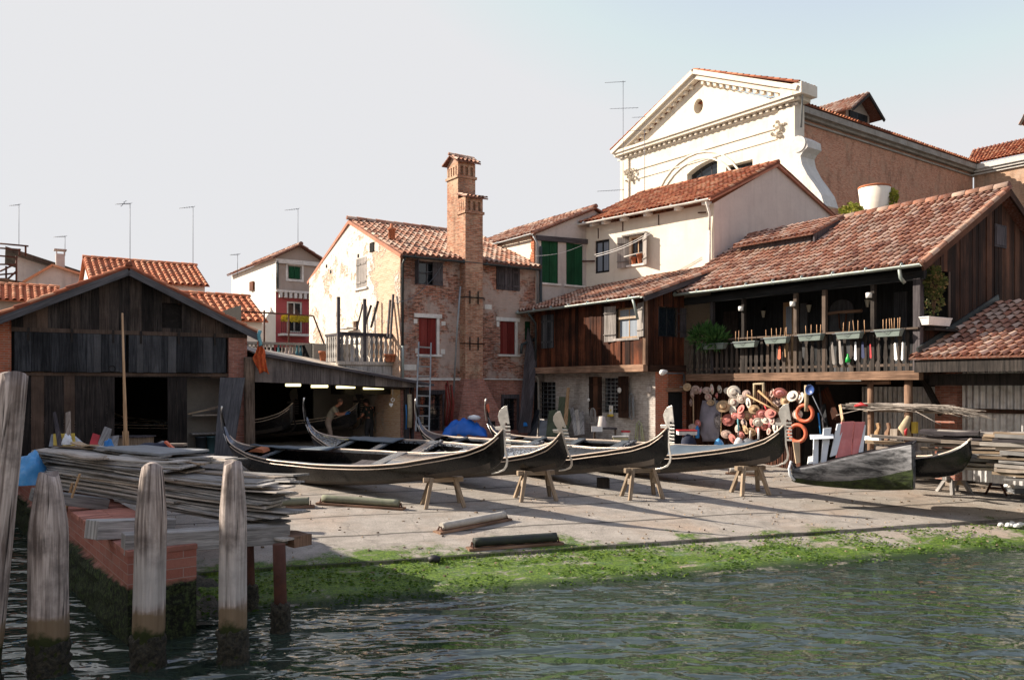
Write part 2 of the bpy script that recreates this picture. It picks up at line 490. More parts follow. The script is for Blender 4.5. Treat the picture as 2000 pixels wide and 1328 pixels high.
M['brick_nave'] = m_brick('church_brick', (.48, .2, .115), (.58, .3, .19), (.5, .37, .29), (.48, .32, .22), .4, .3, bw=.3, bh=.085)
M['brick_quay'] = None
M['brick_white'] = m_brick('whitewashed_brick', (.42, .37, .33), (.52, .47, .42), (.34, .29, .25), (.6, .56, .52), .8, .25)
M['brick_pier'] = m_brick('red_pier_brick', (.5, .13, .06), (.42, .16, .09), (.4, .3, .24), (.4, .3, .25), .3, .2)
n = NB('peeling_gable_plaster'); uv = n.coord('UV')
bt = n.new('ShaderNodeTexBrick'); bt.inputs['Scale'].default_value = 1; bt.inputs['Brick Width'].default_value = .24; bt.inputs['Row Height'].default_value = .07; bt.inputs['Mortar Size'].default_value = .008
bt.inputs['Color1'].default_value = (.5, .28, .17, 1); bt.inputs['Color2'].default_value = (.6, .4, .27, 1); bt.inputs['Mortar'].default_value = (.55, .46, .36, 1); n.link(uv, bt.inputs['Vector'])
lo = n.noise(uv, .8, 6, .68, .5); hi = n.noise(uv, 6, 5, .7)
sep = n.new('ShaderNodeSeparateXYZ'); n.link(uv, sep.inputs[0])
gr = n.math('MULTIPLY', n.math('ADD', sep.outputs[0], 2.6, True), .16)     # bare brick spreads towards the corner
msk = n.ramp(n.math('ADD', n.math('ADD', n.math('MULTIPLY', lo, .75), n.math('MULTIPLY', hi, .3)), gr), [(.56, 0.0), (.62, .92)])
pl = n.mix(n.ramp(lo, [(.3, 0.0), (.7, 1.0)]), (.6, .52, .44), (.72, .66, .58))
pl = n.mix(n.ramp(n.noise(uv, 12, 5, .7), [(.55, 0.0), (.7, .6)]), pl, (.5, .36, .24))
M['gable'] = n.out(n.mix(msk, pl, bt.outputs['Color']), .93, n.math('SUBTRACT', n.math('MULTIPLY', hi, .4), n.math('MULTIPLY', msk, .8)), 1.0, .06, spec=.15)
M['cream'] = m_plaster('cream_plaster', (.68, .6, .49), (.74, .67, .57), (.46, .37, .28), .25, .15, .3)
M['pink'] = m_plaster('pinkish_grey_plaster', (.5, .41, .37), (.56, .47, .42), (.32, .26, .24), .3, .15, .4)
M['greypl'] = m_plaster('stained_grey_plaster', (.42, .37, .34), (.5, .45, .41), (.2, .18, .17), .35, .2, .5)
M['white_st'] = m_plaster('white_church_stone', (.62, .55, .45), (.71, .64, .55), (.42, .33, .24), .34, .2, .35)
M['stone'] = m_plaster('grey_istrian_stone', (.5, .47, .43), (.62, .59, .55), (.2, .18, .16), .5, .2, .4)
M['cornice'] = m_plaster('dark_cornice_stone', (.26, .23, .2), (.36, .33, .29), (.09, .08, .07), .6, .3, .6)
M['redpl'] = m_plaster('dark_red_plaster', (.36, .07, .075), (.42, .1, .1), (.3, .14, .13), .3, .15, .3)
M['tanpl'] = m_plaster('tan_plaster', (.34, .27, .22), (.4, .33, .28), (.25, .2, .17), .3, .15, .4)
M['palepl'] = m_plaster('pale_house_plaster', (.68, .63, .56), (.74, .7, .64), (.5, .45, .4), .15, .1, .2)
M['tile_old'] = m_tile('old_mottled_tiles', [(0, (.16, .06, .038)), (.25, (.33, .14, .085)), (.5, (.42, .21, .135)), (.75, (.4, .27, .2)), (1, (.54, .38, .29))], lichen=(.42, .34, .29), la=.55)
M['tile_red'] = m_tile('red_tiles', [(0, (.2, .06, .032)), (.35, (.42, .13, .062)), (.7, (.5, .2, .1)), (1, (.55, .3, .18))], la=.25)
M['tile_new'] = m_tile('orange_tiles', [(0, (.4, .12, .055)), (.5, (.52, .19, .095)), (1, (.58, .28, .16))], la=.12)
M['terracotta'] = m_plain('terracotta', (.42, .15, .075), .85, spec=.2)
M['gutter'] = m_plain('green_grey_zinc', (.3, .34, .31), .5, .3, .4, .3, 6, (.12, .1, .08), .4)
M['dkpipe'] = m_plain('dark_pipe', (.045, .055, .055), .5, .3, .4)
M['pipe'] = m_plain('grey_pipe', (.26, .27, .27), .5, .4, .4)
M['iron'] = m_plain('dark_iron', (.022, .02, .019), .6, .6, .4, .3, 20, (.1, .04, .02), .4)
M['rust'] = m_plain('rusty_steel', (.09, .038, .026), .8, .3, .3, .5, 9, (.16, .06, .03), .6)
M['steel'] = m_plain('ferro_steel', (.62, .6, .56), .38, .85, .5, .2, 9, (.25, .22, .18), .4)
M['ant'] = m_plain('antenna_metal', (.13, .14, .16), .6, .2, .3)
M['white'] = m_plain('white_paint', (.78, .76, .72), .55, var=.15, da=.2)
M['whitest'] = m_plain('white_trim_stone', (.66, .63, .58), .8, spec=.2, da=.35)
M['bluewhite'] = m_plain('white_painted_board', (.66, .69, .72), .6, var=.2, da=.25, sc=6)
M['pinkpaint'] = m_plain('faded_red_painted_board', (.62, .2, .19), .65, var=.35, da=.3, sc=5, dirt=(.72, .5, .47))
M['redpaint'] = m_plain('red_paint', (.42, .025, .03), .5)
M['orange'] = m_plain('orange_ring_plastic', (.62, .13, .06), .5, da=.2, dirt=(.3, .1, .06))
M['bluetarp'] = m_plain('blue_tarpaulin', (.015, .13, .52), .45, var=.3, sc=4, da=.15)
M['bluebag'] = m_plain('light_blue_plastic', (.07, .3, .6), .35, var=.35, sc=6, dirt=(.5, .6, .7), da=.35)
M['navy'] = m_plain('navy_canvas', (.012, .018, .042), .8, var=.4, sc=5, da=.2)
M['slate'] = m_plain('slate_blue_cover', (.075, .1, .125), .6, var=.25, sc=5, da=.2, dirt=(.18, .2, .22))
M['blue'] = m_plain('bright_blue_paint', (.02, .19, .5), .4)
M['denim'] = m_plain('blue_enamel', (.03, .07, .22), .35, var=.4, sc=25)
M['lav'] = m_plain('lavender_grey_cloth', (.24, .225, .27), .9, var=.4, sc=6, da=.3)
M['orangecloth'] = m_plain('orange_flag_cloth', (.55, .09, .025), .8, var=.5, sc=14, dirt=(.75, .3, .03), da=.7)
M['teal'] = m_plain('teal_cloth', (.12, .32, .36), .8)
M['gold'] = m_plain('yellow_paint', (.6, .42, .06), .6)
M['green'] = m_plain('green_plastic', (.02, .4, .07), .4)
M['rope'] = m_plain('old_rope', (.42, .34, .22), .95, var=.4, sc=30)
M['hose'] = m_plain('pale_green_hose', (.36, .38, .22), .6)
M['grey'] = m_plain('grey_board', (.2, .21, .22), .7)
M['black'] = m_plain('black_rubber', (.012, .012, .013), .6)
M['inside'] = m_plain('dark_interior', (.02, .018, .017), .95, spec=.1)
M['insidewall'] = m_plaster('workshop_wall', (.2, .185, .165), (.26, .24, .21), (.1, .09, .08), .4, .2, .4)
M['planter'] = m_plain('pale_green_planter', (.17, .21, .19), .5)
M['stake'] = m_plain('bamboo_stake', (.52, .3, .16), .7)
M['corr'] = m_plain('corrugated_zinc', (.62, .61, .6), .45, .55, .5, .4, 5, (.2, .12, .08), .5)
M['slat'] = m_wood('hat_wall_slats', (.03, .012, .008), (.16, .06, .034), (.09, .045, .028), var=.7, stain=.5)
M['straw'] = m_plain('straw_weave', (.46, .32, .19), .9, var=.25, sc=40, spec=.2)
M['paper'] = m_plain('white_straw', (.6, .54, .46), .9, var=.2, sc=35, spec=.2, da=.25, dirt=(.5, .4, .3))
M['palestraw'] = m_plain('greyed_straw', (.46, .34, .29), .9, var=.25, sc=35, spec=.2)
M['rosestraw'] = m_plain('rosy_straw', (.5, .19, .16), .9, var=.25, sc=35, spec=.2)
M['band_red'] = m_plain('red_ribbon', (.5, .03, .04), .7)
M['band_pink'] = m_plain('pink_ribbon', (.68, .3, .36), .7)
M['band_navy'] = m_plain('navy_ribbon', (.02, .03, .09), .7)
M['band_brown'] = m_plain('brown_ribbon', (.2, .08, .04), .7)
M['cloth_grey'] = m_plain('beige_shirt', (.3, .27, .22), .9, sc=20)
M['cloth_dk'] = m_plain('dark_green_shirt', (.016, .022, .018), .9, sc=20)
M['trouser'] = m_plain('pale_work_trousers', (.33, .25, .21), .9, sc=20)
M['trouser2'] = m_plain('dark_trousers', (.03, .03, .035), .9, sc=20)
M['skin'] = m_plain('skin', (.46, .2, .13), .55, var=.1, da=.05)
M['hair'] = m_plain('dark_hair', (.012, .009, .008), .7, sc=60)
M['hairg'] = m_plain('cropped_grey_hair', (.16, .1, .08), .8, sc=60)
M['glove'] = m_plain('blue_gloves', (.02, .14, .42), .5)
# leaf
def m_leaf(name, a, b, c):
    n = NB(name); col = n.ramp(n.rnd(), [(0, a), (.6, b), (1, c)])
    n.bsdf.inputs['Transmission Weight'].default_value = 0.0
    m = n.out(col, .55, spec=.3)
    tr = n.new('ShaderNodeBsdfTranslucent'); ms = n.new('ShaderNodeMixShader'); ms.inputs[0].default_value = .3
    n.link(col, tr.inputs[0]); n.link(n.bsdf.outputs[0], ms.inputs[1]); n.link(tr.outputs[0], ms.inputs[2])
    n.link(ms.outputs[0], n.n['Material Output'].inputs['Surface']); return m
M['leaf'] = m_leaf('fern_leaves', (.02, .07, .015), (.05, .13, .03), (.09, .19, .05))
M['leaf_dry'] = m_leaf('bush_leaves', (.04, .05, .015), (.1, .13, .035), (.3, .2, .09))
M['leaf_y'] = m_leaf('yellow_green_leaves', (.14, .16, .02), (.26, .28, .04), (.4, .36, .06))
M['leaf_stem'] = m_plain('twig', (.12, .07, .04), .9)
M['algae_tuft'] = m_leaf('algae_tufts', (.025, .05, .01), (.075, .15, .02), (.2, .26, .05))
M['flower'] = m_plain('yellow_flowers', (.6, .45, .03), .8)
# glass: dark pane that mirrors the sky
n = NB('window_glass'); M['glass'] = n.out((.012, .016, .02), .06, n.noise(n.coord('UV'), 3, 2), .04, .02, spec=.6)
n = NB('pale_curtain'); cv = n.noise(n.coord('UV', (22, .3, 1)), 1, 2)
M['curtain'] = n.out(n.mix(cv, (.1, .12, .15), (.34, .38, .43)), .7, cv, .5, .03)
n = NB('lamp_tube'); n.bsdf.inputs['Emission Color'].default_value = (1, .86, .42, 1); n.bsdf.inputs['Emission Strength'].default_value = .95
M['tube'] = n.out((.8, .75, .5), .5)
n = NB('lantern_glass'); M['lantern'] = n.out((.4, .38, .3), .2)
# gondola lacquer
n = NB('black_gondola_lacquer'); uv = n.coord('Object')
sc_ = n.noise(uv, 5, 6, .7); lo = n.noise(uv, .9, 5, .65)
col = n.mix(n.ramp(lo, [(.45, 0.0), (.75, .8)]), (.0028, .0028, .003), (.011, .0085, .007))
col = n.mix(n.ramp(sc_, [(.7, 0.0), (.76, .14)]), col, (.1, .08, .065))
M['lacq'] = n.out(col, n.ramp(sc_, [(.3, .16), (.75, .36)]), n.math('ADD', lo, n.math('MULTIPLY', sc_, .15)), .12, .05, spec=.42, coat=.1)
n = NB('worn_hull_bottom'); uv = n.coord('Object')
sc_ = n.noise(uv, 4, 6, .7); lo = n.noise(uv, .8, 5, .65)
col = n.mix(n.ramp(lo, [(.35, 0.0), (.7, 1.0)]), (.02, .016, .013), (.06, .045, .035))
col = n.mix(n.ramp(sc_, [(.62, 0.0), (.78, .4)]), col, (.12, .09, .07))
M['hullbot'] = n.out(col, .5, sc_, .15, .03, spec=.4)
n = NB('glossy_deck'); uv = n.coord('Object')
sc_ = n.noise(uv, 7, 5, .6)
M['deck'] = n.out(n.mix(sc_, (.03, .034, .04), (.07, .08, .092)), n.ramp(sc_, [(.3, .22), (.75, .42)]), sc_, .06, .03, spec=.8, coat=.8)
n = NB('carved_ornament'); uv = n.coord('Object')
vo = n.new('ShaderNodeTexVoronoi', feature='SMOOTH_F1'); vo.inputs['Scale'].default_value = 17
dn = n.new('ShaderNodeTexNoise'); dn.inputs['Scale'].default_value = 9; n.link(uv, dn.inputs['Vector'])
ad = n.new('ShaderNodeVectorMath', operation='MULTIPLY_ADD'); ad.inputs[1].default_value = (.09, .09, .09); n.link(dn.outputs['Color'], ad.inputs[0]); n.link(uv, ad.inputs[2]); n.link(ad.outputs[0], vo.inputs['Vector'])
rel = n.ramp(vo.outputs['Distance'], [(.25, 0.0), (.5, 1.0)])
M['carved'] = n.out(n.mix(rel, (.02, .022, .026), (.15, .17, .2)), .26, rel, 1.0, .05, spec=.8, coat=.5)
M['brass'] = m_plain('pale_gunwale_strip', (.62, .5, .4), .4, .1, .5, .2, 9, (.3, .22, .16), .35)
M['thwart'] = m_plain('varnished_grey_thwart', (.09, .105, .12), .25, 0, .7, .3, 6, (.2, .2, .2), .3)
M['cushion'] = m_plain('grey_seat', (.4, .37, .34), .7)
# grey scuffed boat
n = NB('scuffed_grey_hull'); uv = n.coord('Object')
a_ = n.noise(n.coord('Object', (.7, .7, 3.2)), 2.2, 7, .72, .4); b_ = n.noise(n.coord('Object', (.6, .6, 7)), 5, 6, .75)
col = n.mix(n.ramp(a_, [(.4, 0.0), (.6, 1.0)]), (.022, .023, .026), (.2, .2, .21))
col = n.mix(n.ramp(b_, [(.6, 0.0), (.7, .6)]), col, (.36, .36, .38))
M['greyhull'] = n.out(col, .55, b_, .25, .03)
n = NB('algae_hull'); uv = n.coord('Object', (1, 1, 2)); a_ = n.noise(uv, 5, 7, .7)
M['algae'] = n.out(n.mix(n.ramp(a_, [(.35, 0.0), (.7, 1.0)]), (.006, .009, .004), (.04, .06, .014)), .8, a_, .9, .06)
# piling: weathered wood, bleached band and black weed near the tide line (by height)
n = NB('mooring_piling_wood'); uv = n.offs(n.coord('UV', (22, 1.1, 1)), 31.0)
g = n.noise(uv, 1, 6, .6, .3); oc = n.coord('Object'); lo = n.noise(oc, 2.3, 5, .6)
geo = n.new('ShaderNodeNewGeometry'); sp = n.new('ShaderNodeSeparateXYZ'); n.link(geo.outputs['Position'], sp.inputs[0])
zz = n.math('ADD', sp.outputs[2], n.math('MULTIPLY', n.math('SUBTRACT', lo, .5), .5))
col = n.mix(n.ramp(g, [(.36, 0.0), (.64, 1.0)]), (.15, .115, .098), (.56, .48, .43))
col = n.mix(n.ramp(lo, [(.47, 0.0), (.62, .6)]), col, (.06, .048, .043))
zr = n.math('DIVIDE', zz, 2.0)
bl = n.math('MULTIPLY', n.ramp(zr, [(.33, 0.0), (.4, .85), (.58, .7), (.78, 0.0)]), n.rnd())
col = n.mix(bl, col, n.mix(g, (.3, .28, .26), (.62, .59, .56)))
col = n.mix(n.ramp(n.noise(n.offs(n.coord('UV', (19, .8, 1)), 9.0), 1, 3, .55, .25), [(.3, .95), (.38, 0.0)]), col, (.026, .02, .017))
wd = n.mix(n.noise(oc, 13, 5, .7), (.008, .012, .006), (.05, .06, .015))
tan = n.mix(g, (.12, .08, .045), (.27, .2, .13))
col = n.mix(n.ramp(zr, [(.30, 1.0), (.345, 0.0)]), col, tan)
col = n.mix(n.ramp(zr, [(.2, 1.0), (.235, 0.0)]), col, wd)
M['piling'] = n.out(col, .85, n.math('ADD', g, n.math('MULTIPLY', lo, .6)), .7, .02, spec=.2)
# quay: tile-red brick cap, black algae below
n = NB('quay_brick'); uv = n.coord('UV')
b = n.new('ShaderNodeTexBrick'); b.inputs['Scale'].default_value = 1; b.inputs['Brick Width'].default_value = .46; b.inputs['Row Height'].default_value = .13; b.inputs['Mortar Size'].default_value = .006
b.inputs['Color1'].default_value = (.29, .1, .07, 1); b.inputs['Color2'].default_value = (.36, .15, .11, 1); b.inputs['Mortar'].default_value = (.34, .24, .2, 1); n.link(uv, b.inputs['Vector'])
geo = n.new('ShaderNodeNewGeometry'); sp = n.new('ShaderNodeSeparateXYZ'); n.link(geo.outputs['Position'], sp.inputs[0])
oc = n.coord('Object'); lo = n.noise(oc, 2.5, 5, .7)
zz = n.math('ADD', sp.outputs[2], n.math('MULTIPLY', n.math('SUBTRACT', lo, .5), .22))
col = n.mix(n.ramp(lo, [(.5, 0.0), (.75, .5)]), b.outputs['Color'], (.3, .2, .17))
al = n.mix(n.ramp(n.noise(oc, 16, 5, .75), [(.45, 0.0), (.62, 1.0)]), (.006, .007, .004), n.mix(n.noise(oc, 3, 3), (.05, .045, .03), (.05, .1, .012)))
col = n.mix(n.ramp(zz, [(.7, 1.0), (.76, 0.0)]), col, al)
M['brick_quay'] = n.out(col, .85, n.math('ADD', n.math('MULTIPLY', n.noise(oc, 16, 5, .75), .8), n.math('MULTIPLY', b.outputs['Fac'], -.5)), .7, .03, spec=.25)
n = NB('mussel_weed'); oc = n.coord('Object'); a_ = n.noise(oc, 22, 5, .75)
M['weed'] = n.out(n.mix(n.ramp(a_, [(.4, 0.0), (.65, 1.0)]), (.006, .006, .004), (.075, .065, .04)), .6, a_, 1.0, .05, spec=.4)
# slipway: concrete; algae grows below a wavy tide line at distance d from the water
n = NB('slipway_concrete'); uv = n.coord('UV')      # uv = (along, inland distance)
sp = n.new('ShaderNodeSeparateXYZ'); n.link(uv, sp.inputs[0]); d = sp.outputs[1]
lo = n.noise(uv, .45, 6, .6); mid = n.noise(uv, 2.2, 6, .65); hi = n.noise(uv, 26, 5, .75)
col = n.mix(n.ramp(mid, [(.3, 0.0), (.7, 1.0)]), (.24, .215, .185), (.4, .36, .315))
col = n.mix(n.ramp(lo, [(.48, 0.0), (.7, .6)]), col, (.36, .25, .17))
col = n.mix(n.ramp(hi, [(.48, 0.0), (.68, .65)]), col, (.1, .087, .074))
grain_ = n.noise(uv, 70, 3, .6)
col = n.mix(n.ramp(grain_, [(.55, 0.0), (.7, .35)]), col, (.46, .42, .37))
st = n.noise(n.coord('UV', (.35, 2.4, 1)), 1, 5, .65)
col = n.mix(n.ramp(st, [(.5, 0.0), (.75, .45)]), col, (.13, .12, .105))
dd = n.math('ADD', d, n.math('MULTIPLY', n.math('SUBTRACT', n.noise(n.coord('UV', (.6, .55, 1)), 1, 6, .72), .5), 7.5))
dd = n.math('ADD', dd, n.math('MULTIPLY', sp.outputs[0], .085))
dd = n.math('ADD', dd, n.math('MULTIPLY', n.math('SUBTRACT', hi, .5), 2.6))
am = n.ramp(n.math('DIVIDE', dd, 6.0), [(.36, 1.0), (.44, 0.0)])
gap = n.noise(n.coord('UV', (1.5, 3.2, 1), (3, 1, 0)), 1, 6, .7); sp9 = n.noise(uv, 11, 4, .7)
am = n.math('MULTIPLY', am, n.ramp(n.math('ADD', n.math('MULTIPLY', gap, .75), n.math('MULTIPLY', sp9, .25)), [(.545, 1.0), (.63, .15)]))
gcol = n.mix(n.ramp(hi, [(.35, 0.0), (.7, 1.0)]), (.03, .075, .008), (.23, .33, .035))
gcol = n.mix(n.ramp(sp9, [(.42, 0.0), (.64, .8)]), gcol, (.012, .04, .008))
gcol = n.mix(n.ramp(mid, [(.52, 0.0), (.7, .6)]), gcol, n.mix(hi, (.02, .07, .03), (.16, .24, .14)))
dk = n.ramp(n.math('DIVIDE', n.math('ADD', d, n.math('MULTIPLY', n.math('SUBTRACT', hi, .5), .3)), 2.0), [(.12, 1.0), (.36, 0.0)])
gcol = n.mix(dk, gcol, (.014, .03, .01))
col = n.mix(am, col, gcol)
vc = n.new('ShaderNodeTexVoronoi', feature='DISTANCE_TO_EDGE'); vc.inputs['Scale'].default_value = .42; dv_ = n.new('ShaderNodeTexNoise'); dv_.inputs['Scale'].default_value = 1.4; dv_.inputs['Detail'].default_value = 6; n.link(uv, dv_.inputs['Vector'])
av_ = n.new('ShaderNodeVectorMath', operation='MULTIPLY_ADD'); av_.inputs[1].default_value = (1.1, 1.1, 0); n.link(dv_.outputs['Color'], av_.inputs[0]); n.link(uv, av_.inputs[2]); n.link(av_.outputs[0], vc.inputs['Vector'])
col = n.mix(n.ramp(vc.outputs['Distance'], [(.003, .3), (.01, 0.0)]), col, (.06, .052, .045))
# joints between the slabs
for dj, wj in ((3.95, .055), (5.6, .04), (6.5, .05), (7.9, .05), (9.3, .05), (11.2, .055), (2.2, .05)):
    e = n.math('ABSOLUTE', n.math('SUBTRACT', n.math('ADD', d, n.math('MULTIPLY', n.math('SUBTRACT', lo, .5), .3)), dj))
    col = n.mix(n.ramp(n.math('DIVIDE', e, .1), [(wj*5, .8), (wj*12, 0.0)]), col, (.04, .035, .03))
n.out(col, n.ramp(am, [(0, .9), (1, .7)]), n.math('ADD', hi, n.math('MULTIPLY', am, n.math('MULTIPLY', hi, 1.6))), .6, .03, spec=.25)
M['slip'] = n.mat
# canal water
n = NB('canal_water_surface'); geo = n.coord('Object', (.55, 1.0, 1)); rot = n.new('ShaderNodeMapping'); rot.inputs['Rotation'].default_value = (0, 0, rad(-14)); n.link(geo, rot.inputs['Vector'])
w1 = n.noise(rot.outputs[0], 1.2, 1, .4, .6); w2 = n.noise(rot.outputs[0], 3.1, 1.5, .45, .8); w3 = n.noise(rot.outputs[0], 8.5, 1, .4, .5)
h = n.math('ADD', n.math('ADD', n.math('MULTIPLY', w1, .9), n.math('MULTIPLY', w2, .42)), n.math('MULTIPLY', w3, .09))
n.out(n.mix(n.noise(geo, .25, 3), (.02, .034, .027), (.034, .048, .034)), .012, h, 1.0, .27, spec=.5)
n.bsdf.inputs['IOR'].default_value = 1.75; n.bsdf.subsurface_method = 'BURLEY'; n.bsdf.inputs['Subsurface Weight'].default_value = .7; n.bsdf.inputs['Subsurface Radius'].default_value = (1, 1, 1); n.bsdf.inputs['Subsurface Scale'].default_value = 1.6
M['water'] = n.mat
n = NB('far_ground'); M['ground'] = n.out((.2, .18, .16), .95)
# ---------------------------------------------------------------- camera, sky, sun
cam_d = bpy.data.cameras.new('camera'); cam = bpy.data.objects.new('camera', cam_d); COL.objects.link(cam)
cam.location = (0, 0, EYE); cam.rotation_euler = (rad(90), 0, 0)
cam_d.sensor_width = 36; cam_d.lens = 36*F/2000; cam_d.shift_y = (HY-664)/2000; cam_d.clip_end = 3000; cam_d.clip_start = .05
scene.camera = cam
SAZ, SEL = -77.0, 29.0
sun_d = bpy.data.lights.new('sun', 'SUN'); sun = bpy.data.objects.new('sun', sun_d); COL.objects.link(sun)
sun_d.energy = 3.7; sun_d.angle = rad(.5); sun_d.color = (1, .89, .76)
sd = Vector((sin(rad(SAZ))*cos(rad(SEL)), cos(rad(SAZ))*cos(rad(SEL)), sin(rad(SEL))))
sun.rotation_euler = (-sd).to_track_quat('-Z', 'Y').to_euler(); sun.location = (-30, 0, 30)
wd_ = bpy.data.worlds.new('World'); scene.world = wd_; wd_.use_nodes = True
nt = wd_.node_tree; sky = nt.nodes.new('ShaderNodeTexSky'); sky.sky_type = 'NISHITA'; sky.sun_disc = False
sky.sun_elevation = rad(SEL); sky.sun_rotation = rad(SAZ); sky.air_density = 1.0; sky.dust_density = 1.6; sky.ozone_density = 2.0
hs = nt.nodes.new('ShaderNodeHueSaturation'); hs.inputs['Saturation'].default_value = .62; hs.inputs['Hue'].default_value = .52
nt.links.new(sky.outputs[0], hs.inputs['Color']); cap = nt.nodes.new('ShaderNodeMix'); cap.data_type = 'RGBA'; cap.blend_type = 'DARKEN'; cap.inputs[0].default_value = 1; cap.inputs[7].default_value = (2.42, 2.43, 2.5, 1)   # caps the sky colour, flattening the bright glow near the sun
nt.links.new(hs.outputs[0], cap.inputs[6]); nt.links.new(cap.outputs[2], nt.nodes['Background'].inputs[0])
nt.nodes['Background'].inputs[1].default_value = .113
scene.view_settings.view_transform = 'Standard'; scene.view_settings.look = 'None'; scene.view_settings.gamma = 1
scene.view_settings.exposure = 1.55
cy = scene.cycles; cy.max_bounces = 6; cy.diffuse_bounces = 3; cy.glossy_bounces = 3; cy.transmission_bounces = 3
cy.sample_clamp_indirect = 6

# ---------------------------------------------------------------- ground, slip, water
QA = Vector((-4.95, 10.55, 0)); QD = Vector((-.6, .8, 0)); QN = Vector((.8, .6, 0)); QW = .86; QZ = 1.16
def slip_mesh():
    mb = MB()
    ds = [-4, -2.5, -1.2, -.5, .0, .3, .42, .55, .8, 1.2, 1.7, 2.1, 2.149, 2.151, 2.3, 2.6]
    while ds[-1] < 14: ds.append(ds[-1]+.35)
    ds += [16, 19, 24, 32, 45]
    na = 90; rows = []
    for d in ds:
        # where the inner side of the quay cuts this row
        P = QA+QN*(QW-.02)
        k = (d-gd(P.x, P.y))/(QD.x*N2[0]+QD.y*N2[1])
        P = P+QD*k
        a0 = (P.x-W0[0])*U2[0]+(P.y-W0[1])*U2[1]
        row = []
        for i in range(na+1):
            t = i/na; a = a0+(34-a0)*t
            x = W0[0]+U2[0]*a+N2[0]*d; y = W0[1]+U2[1]*a+N2[1]*d
            z = gz(x, y) if d < 30 else 1.12
            z += .018*noise.noise(Vector((x*.7, y*.7, 0)))+(.02*noise.noise(Vector((x*2.5, y*2.5, 5))) if d < 2.2 else 0)
            row.append((mb.P((x, y, z)), (a, d)))
        rows.append(row)
    mb.smooth = True
    for j in range(len(rows)-1):
        if abs(ds[j]-2.149) < .001: mb.smooth = False
        else: mb.smooth = True
        for i in range(na):
            q = [rows[j][i], rows[j][i+1], rows[j+1][i+1], rows[j+1][i]]
            mb.quad_idx([c[0] for c in q], [c[1] for c in q], .5)
    return mb.obj('slipway', M['slip'])
tag(slip_mesh(), kind='structure')
mb = MB(); mb.face([(-90, -60, 0), (120, -60, 0), (120, 60, 0), (-90, 60, 0)]); tag(mb.obj('canal_water', M['water']), kind='structure')
mb = MB(); mb.face([(-900, 60, -.3), (900, 60, -.3), (900, 1600, -.3), (-900, 1600, -.3)]); tag(mb.obj('ground', M['ground']), kind='structure')
mb = MB(); mb.box(-60, 70, -30, .6, -1, 1.7); tag(mb.obj('pavement', M['stone']), kind='structure')

# shaggy weed growing on the wet foot of the slip
mb = MB()
for i in range(15000):
    a = R.uniform(-5.2, 24); d = R.uniform(.02, 2.2)*(1 if R.random() < .97 else 1.3)
    if noise.noise(Vector((a*.9, d*1.3, 7)))+.5*noise.noise(Vector((a*2.7, d*3.5, 2))) < -.14+.2*(d > 2.15)+.05*(a > 0): continue
    x = W0[0]+U2[0]*a+N2[0]*d; y = W0[1]+U2[1]*a+N2[1]*d; z = gz(x, y)+.012; s_ = R.uniform(.012, .04); t_ = R.uniform(0, 6.3); u = Vector((cos(t_), sin(t_), 0))*s_; h = Vector((N2[0]*-.5*s_, N2[1]*-.5*s_, s_*R.uniform(.3, .9)))
    p = Vector((x, y, z)); mb.face([p-u, p+u*.2-h*.2, p+u, p+h+u*.3, p+h*.8-u*.5], [(0, 0)]*5, min(1, max(0, R.gauss(.42+.17*d, .17))))
tag(mb.obj('weed_carpet', M['algae_tuft']), 'bright green weed growing along the foot of the slip', 'weed', kind='stuff')
# quay strip on the left: brick cap, weedy foot
def quay():
    t = T('brick_quay', 'low quay wall with red brick top and black weedy foot behind the mooring posts', 'quay wall', QA)
    fr = Frame(QA.x, QA.y, 0); fr.u = QN; fr.v = QD
    mb = MB(fr)
    L = 21
    n = 44
    def side(x, zt, xin):
        g = []
        for i in range(n+1):
            col = []
            for j, z in enumerate([-.6, -.1, .15, .3, .45, .58, .7, .74, zt]):
                b = (.1*noise.noise(Vector((x*3, i*.5, j*1.3)))+.08)*min(1, i/2) if z < .72 else 0
                col.append((mb.P((x+(b if xin > 0 else -b), L*i/n, z)), (L*i/n, z)))
            g.append(col)
        for i in range(n):
            for j in range(8):
                q = [g[i][j], g[i+1][j], g[i+1][j+1], g[i][j+1]]
                if xin > 0: pass
                else: q = q[::-1]
                mb.quad_idx([c[0] for c in q], [c[1] for c in q], .5)
    side(0, QZ, -1); side(QW, QZ, 1)
    k = 8; g = []
    for i in range(k+1):
        col = []
        for j, z in enumerate([-.6, -.1, .15, .3, .45, .58, .7, .74, QZ]):
            b = (.1*noise.noise(Vector((i*.7, 9, j*1.3)))+.05)*min(1, i/2, (k-i)/2) if z < .72 else 0
            col.append((mb.P((QW*i/k, -b, z)), (QW*i/k, z)))
        g.append(col)
    for i in range(k):
        for j in range(8):
            q = [g[i][j], g[i+1][j], g[i+1][j+1], g[i][j+1]]
            mb.quad_idx([c[0] for c in q], [c[1] for c in q], .5)
    mb.obj('wall', M['brick_quay'], t)
    mb = MB(fr)
    y = 0
    while y < L:       # header bricks across the top
        for x0, x1 in ((-.012, .43), (.436, QW+.012)):
            mb.box(x0, x1, y-.012, y+.118, QZ-.02, QZ+.05+R.uniform(-.004, .004))
        y += .13
    mb.obj('coping', m_plain('quay_coping_brick', (.4, .17, .125), .85, var=.35, sc=9, dirt=(.2, .13, .11), da=.5, spec=.2, rv=.3), t, bevel=.006)
    return t
quay()
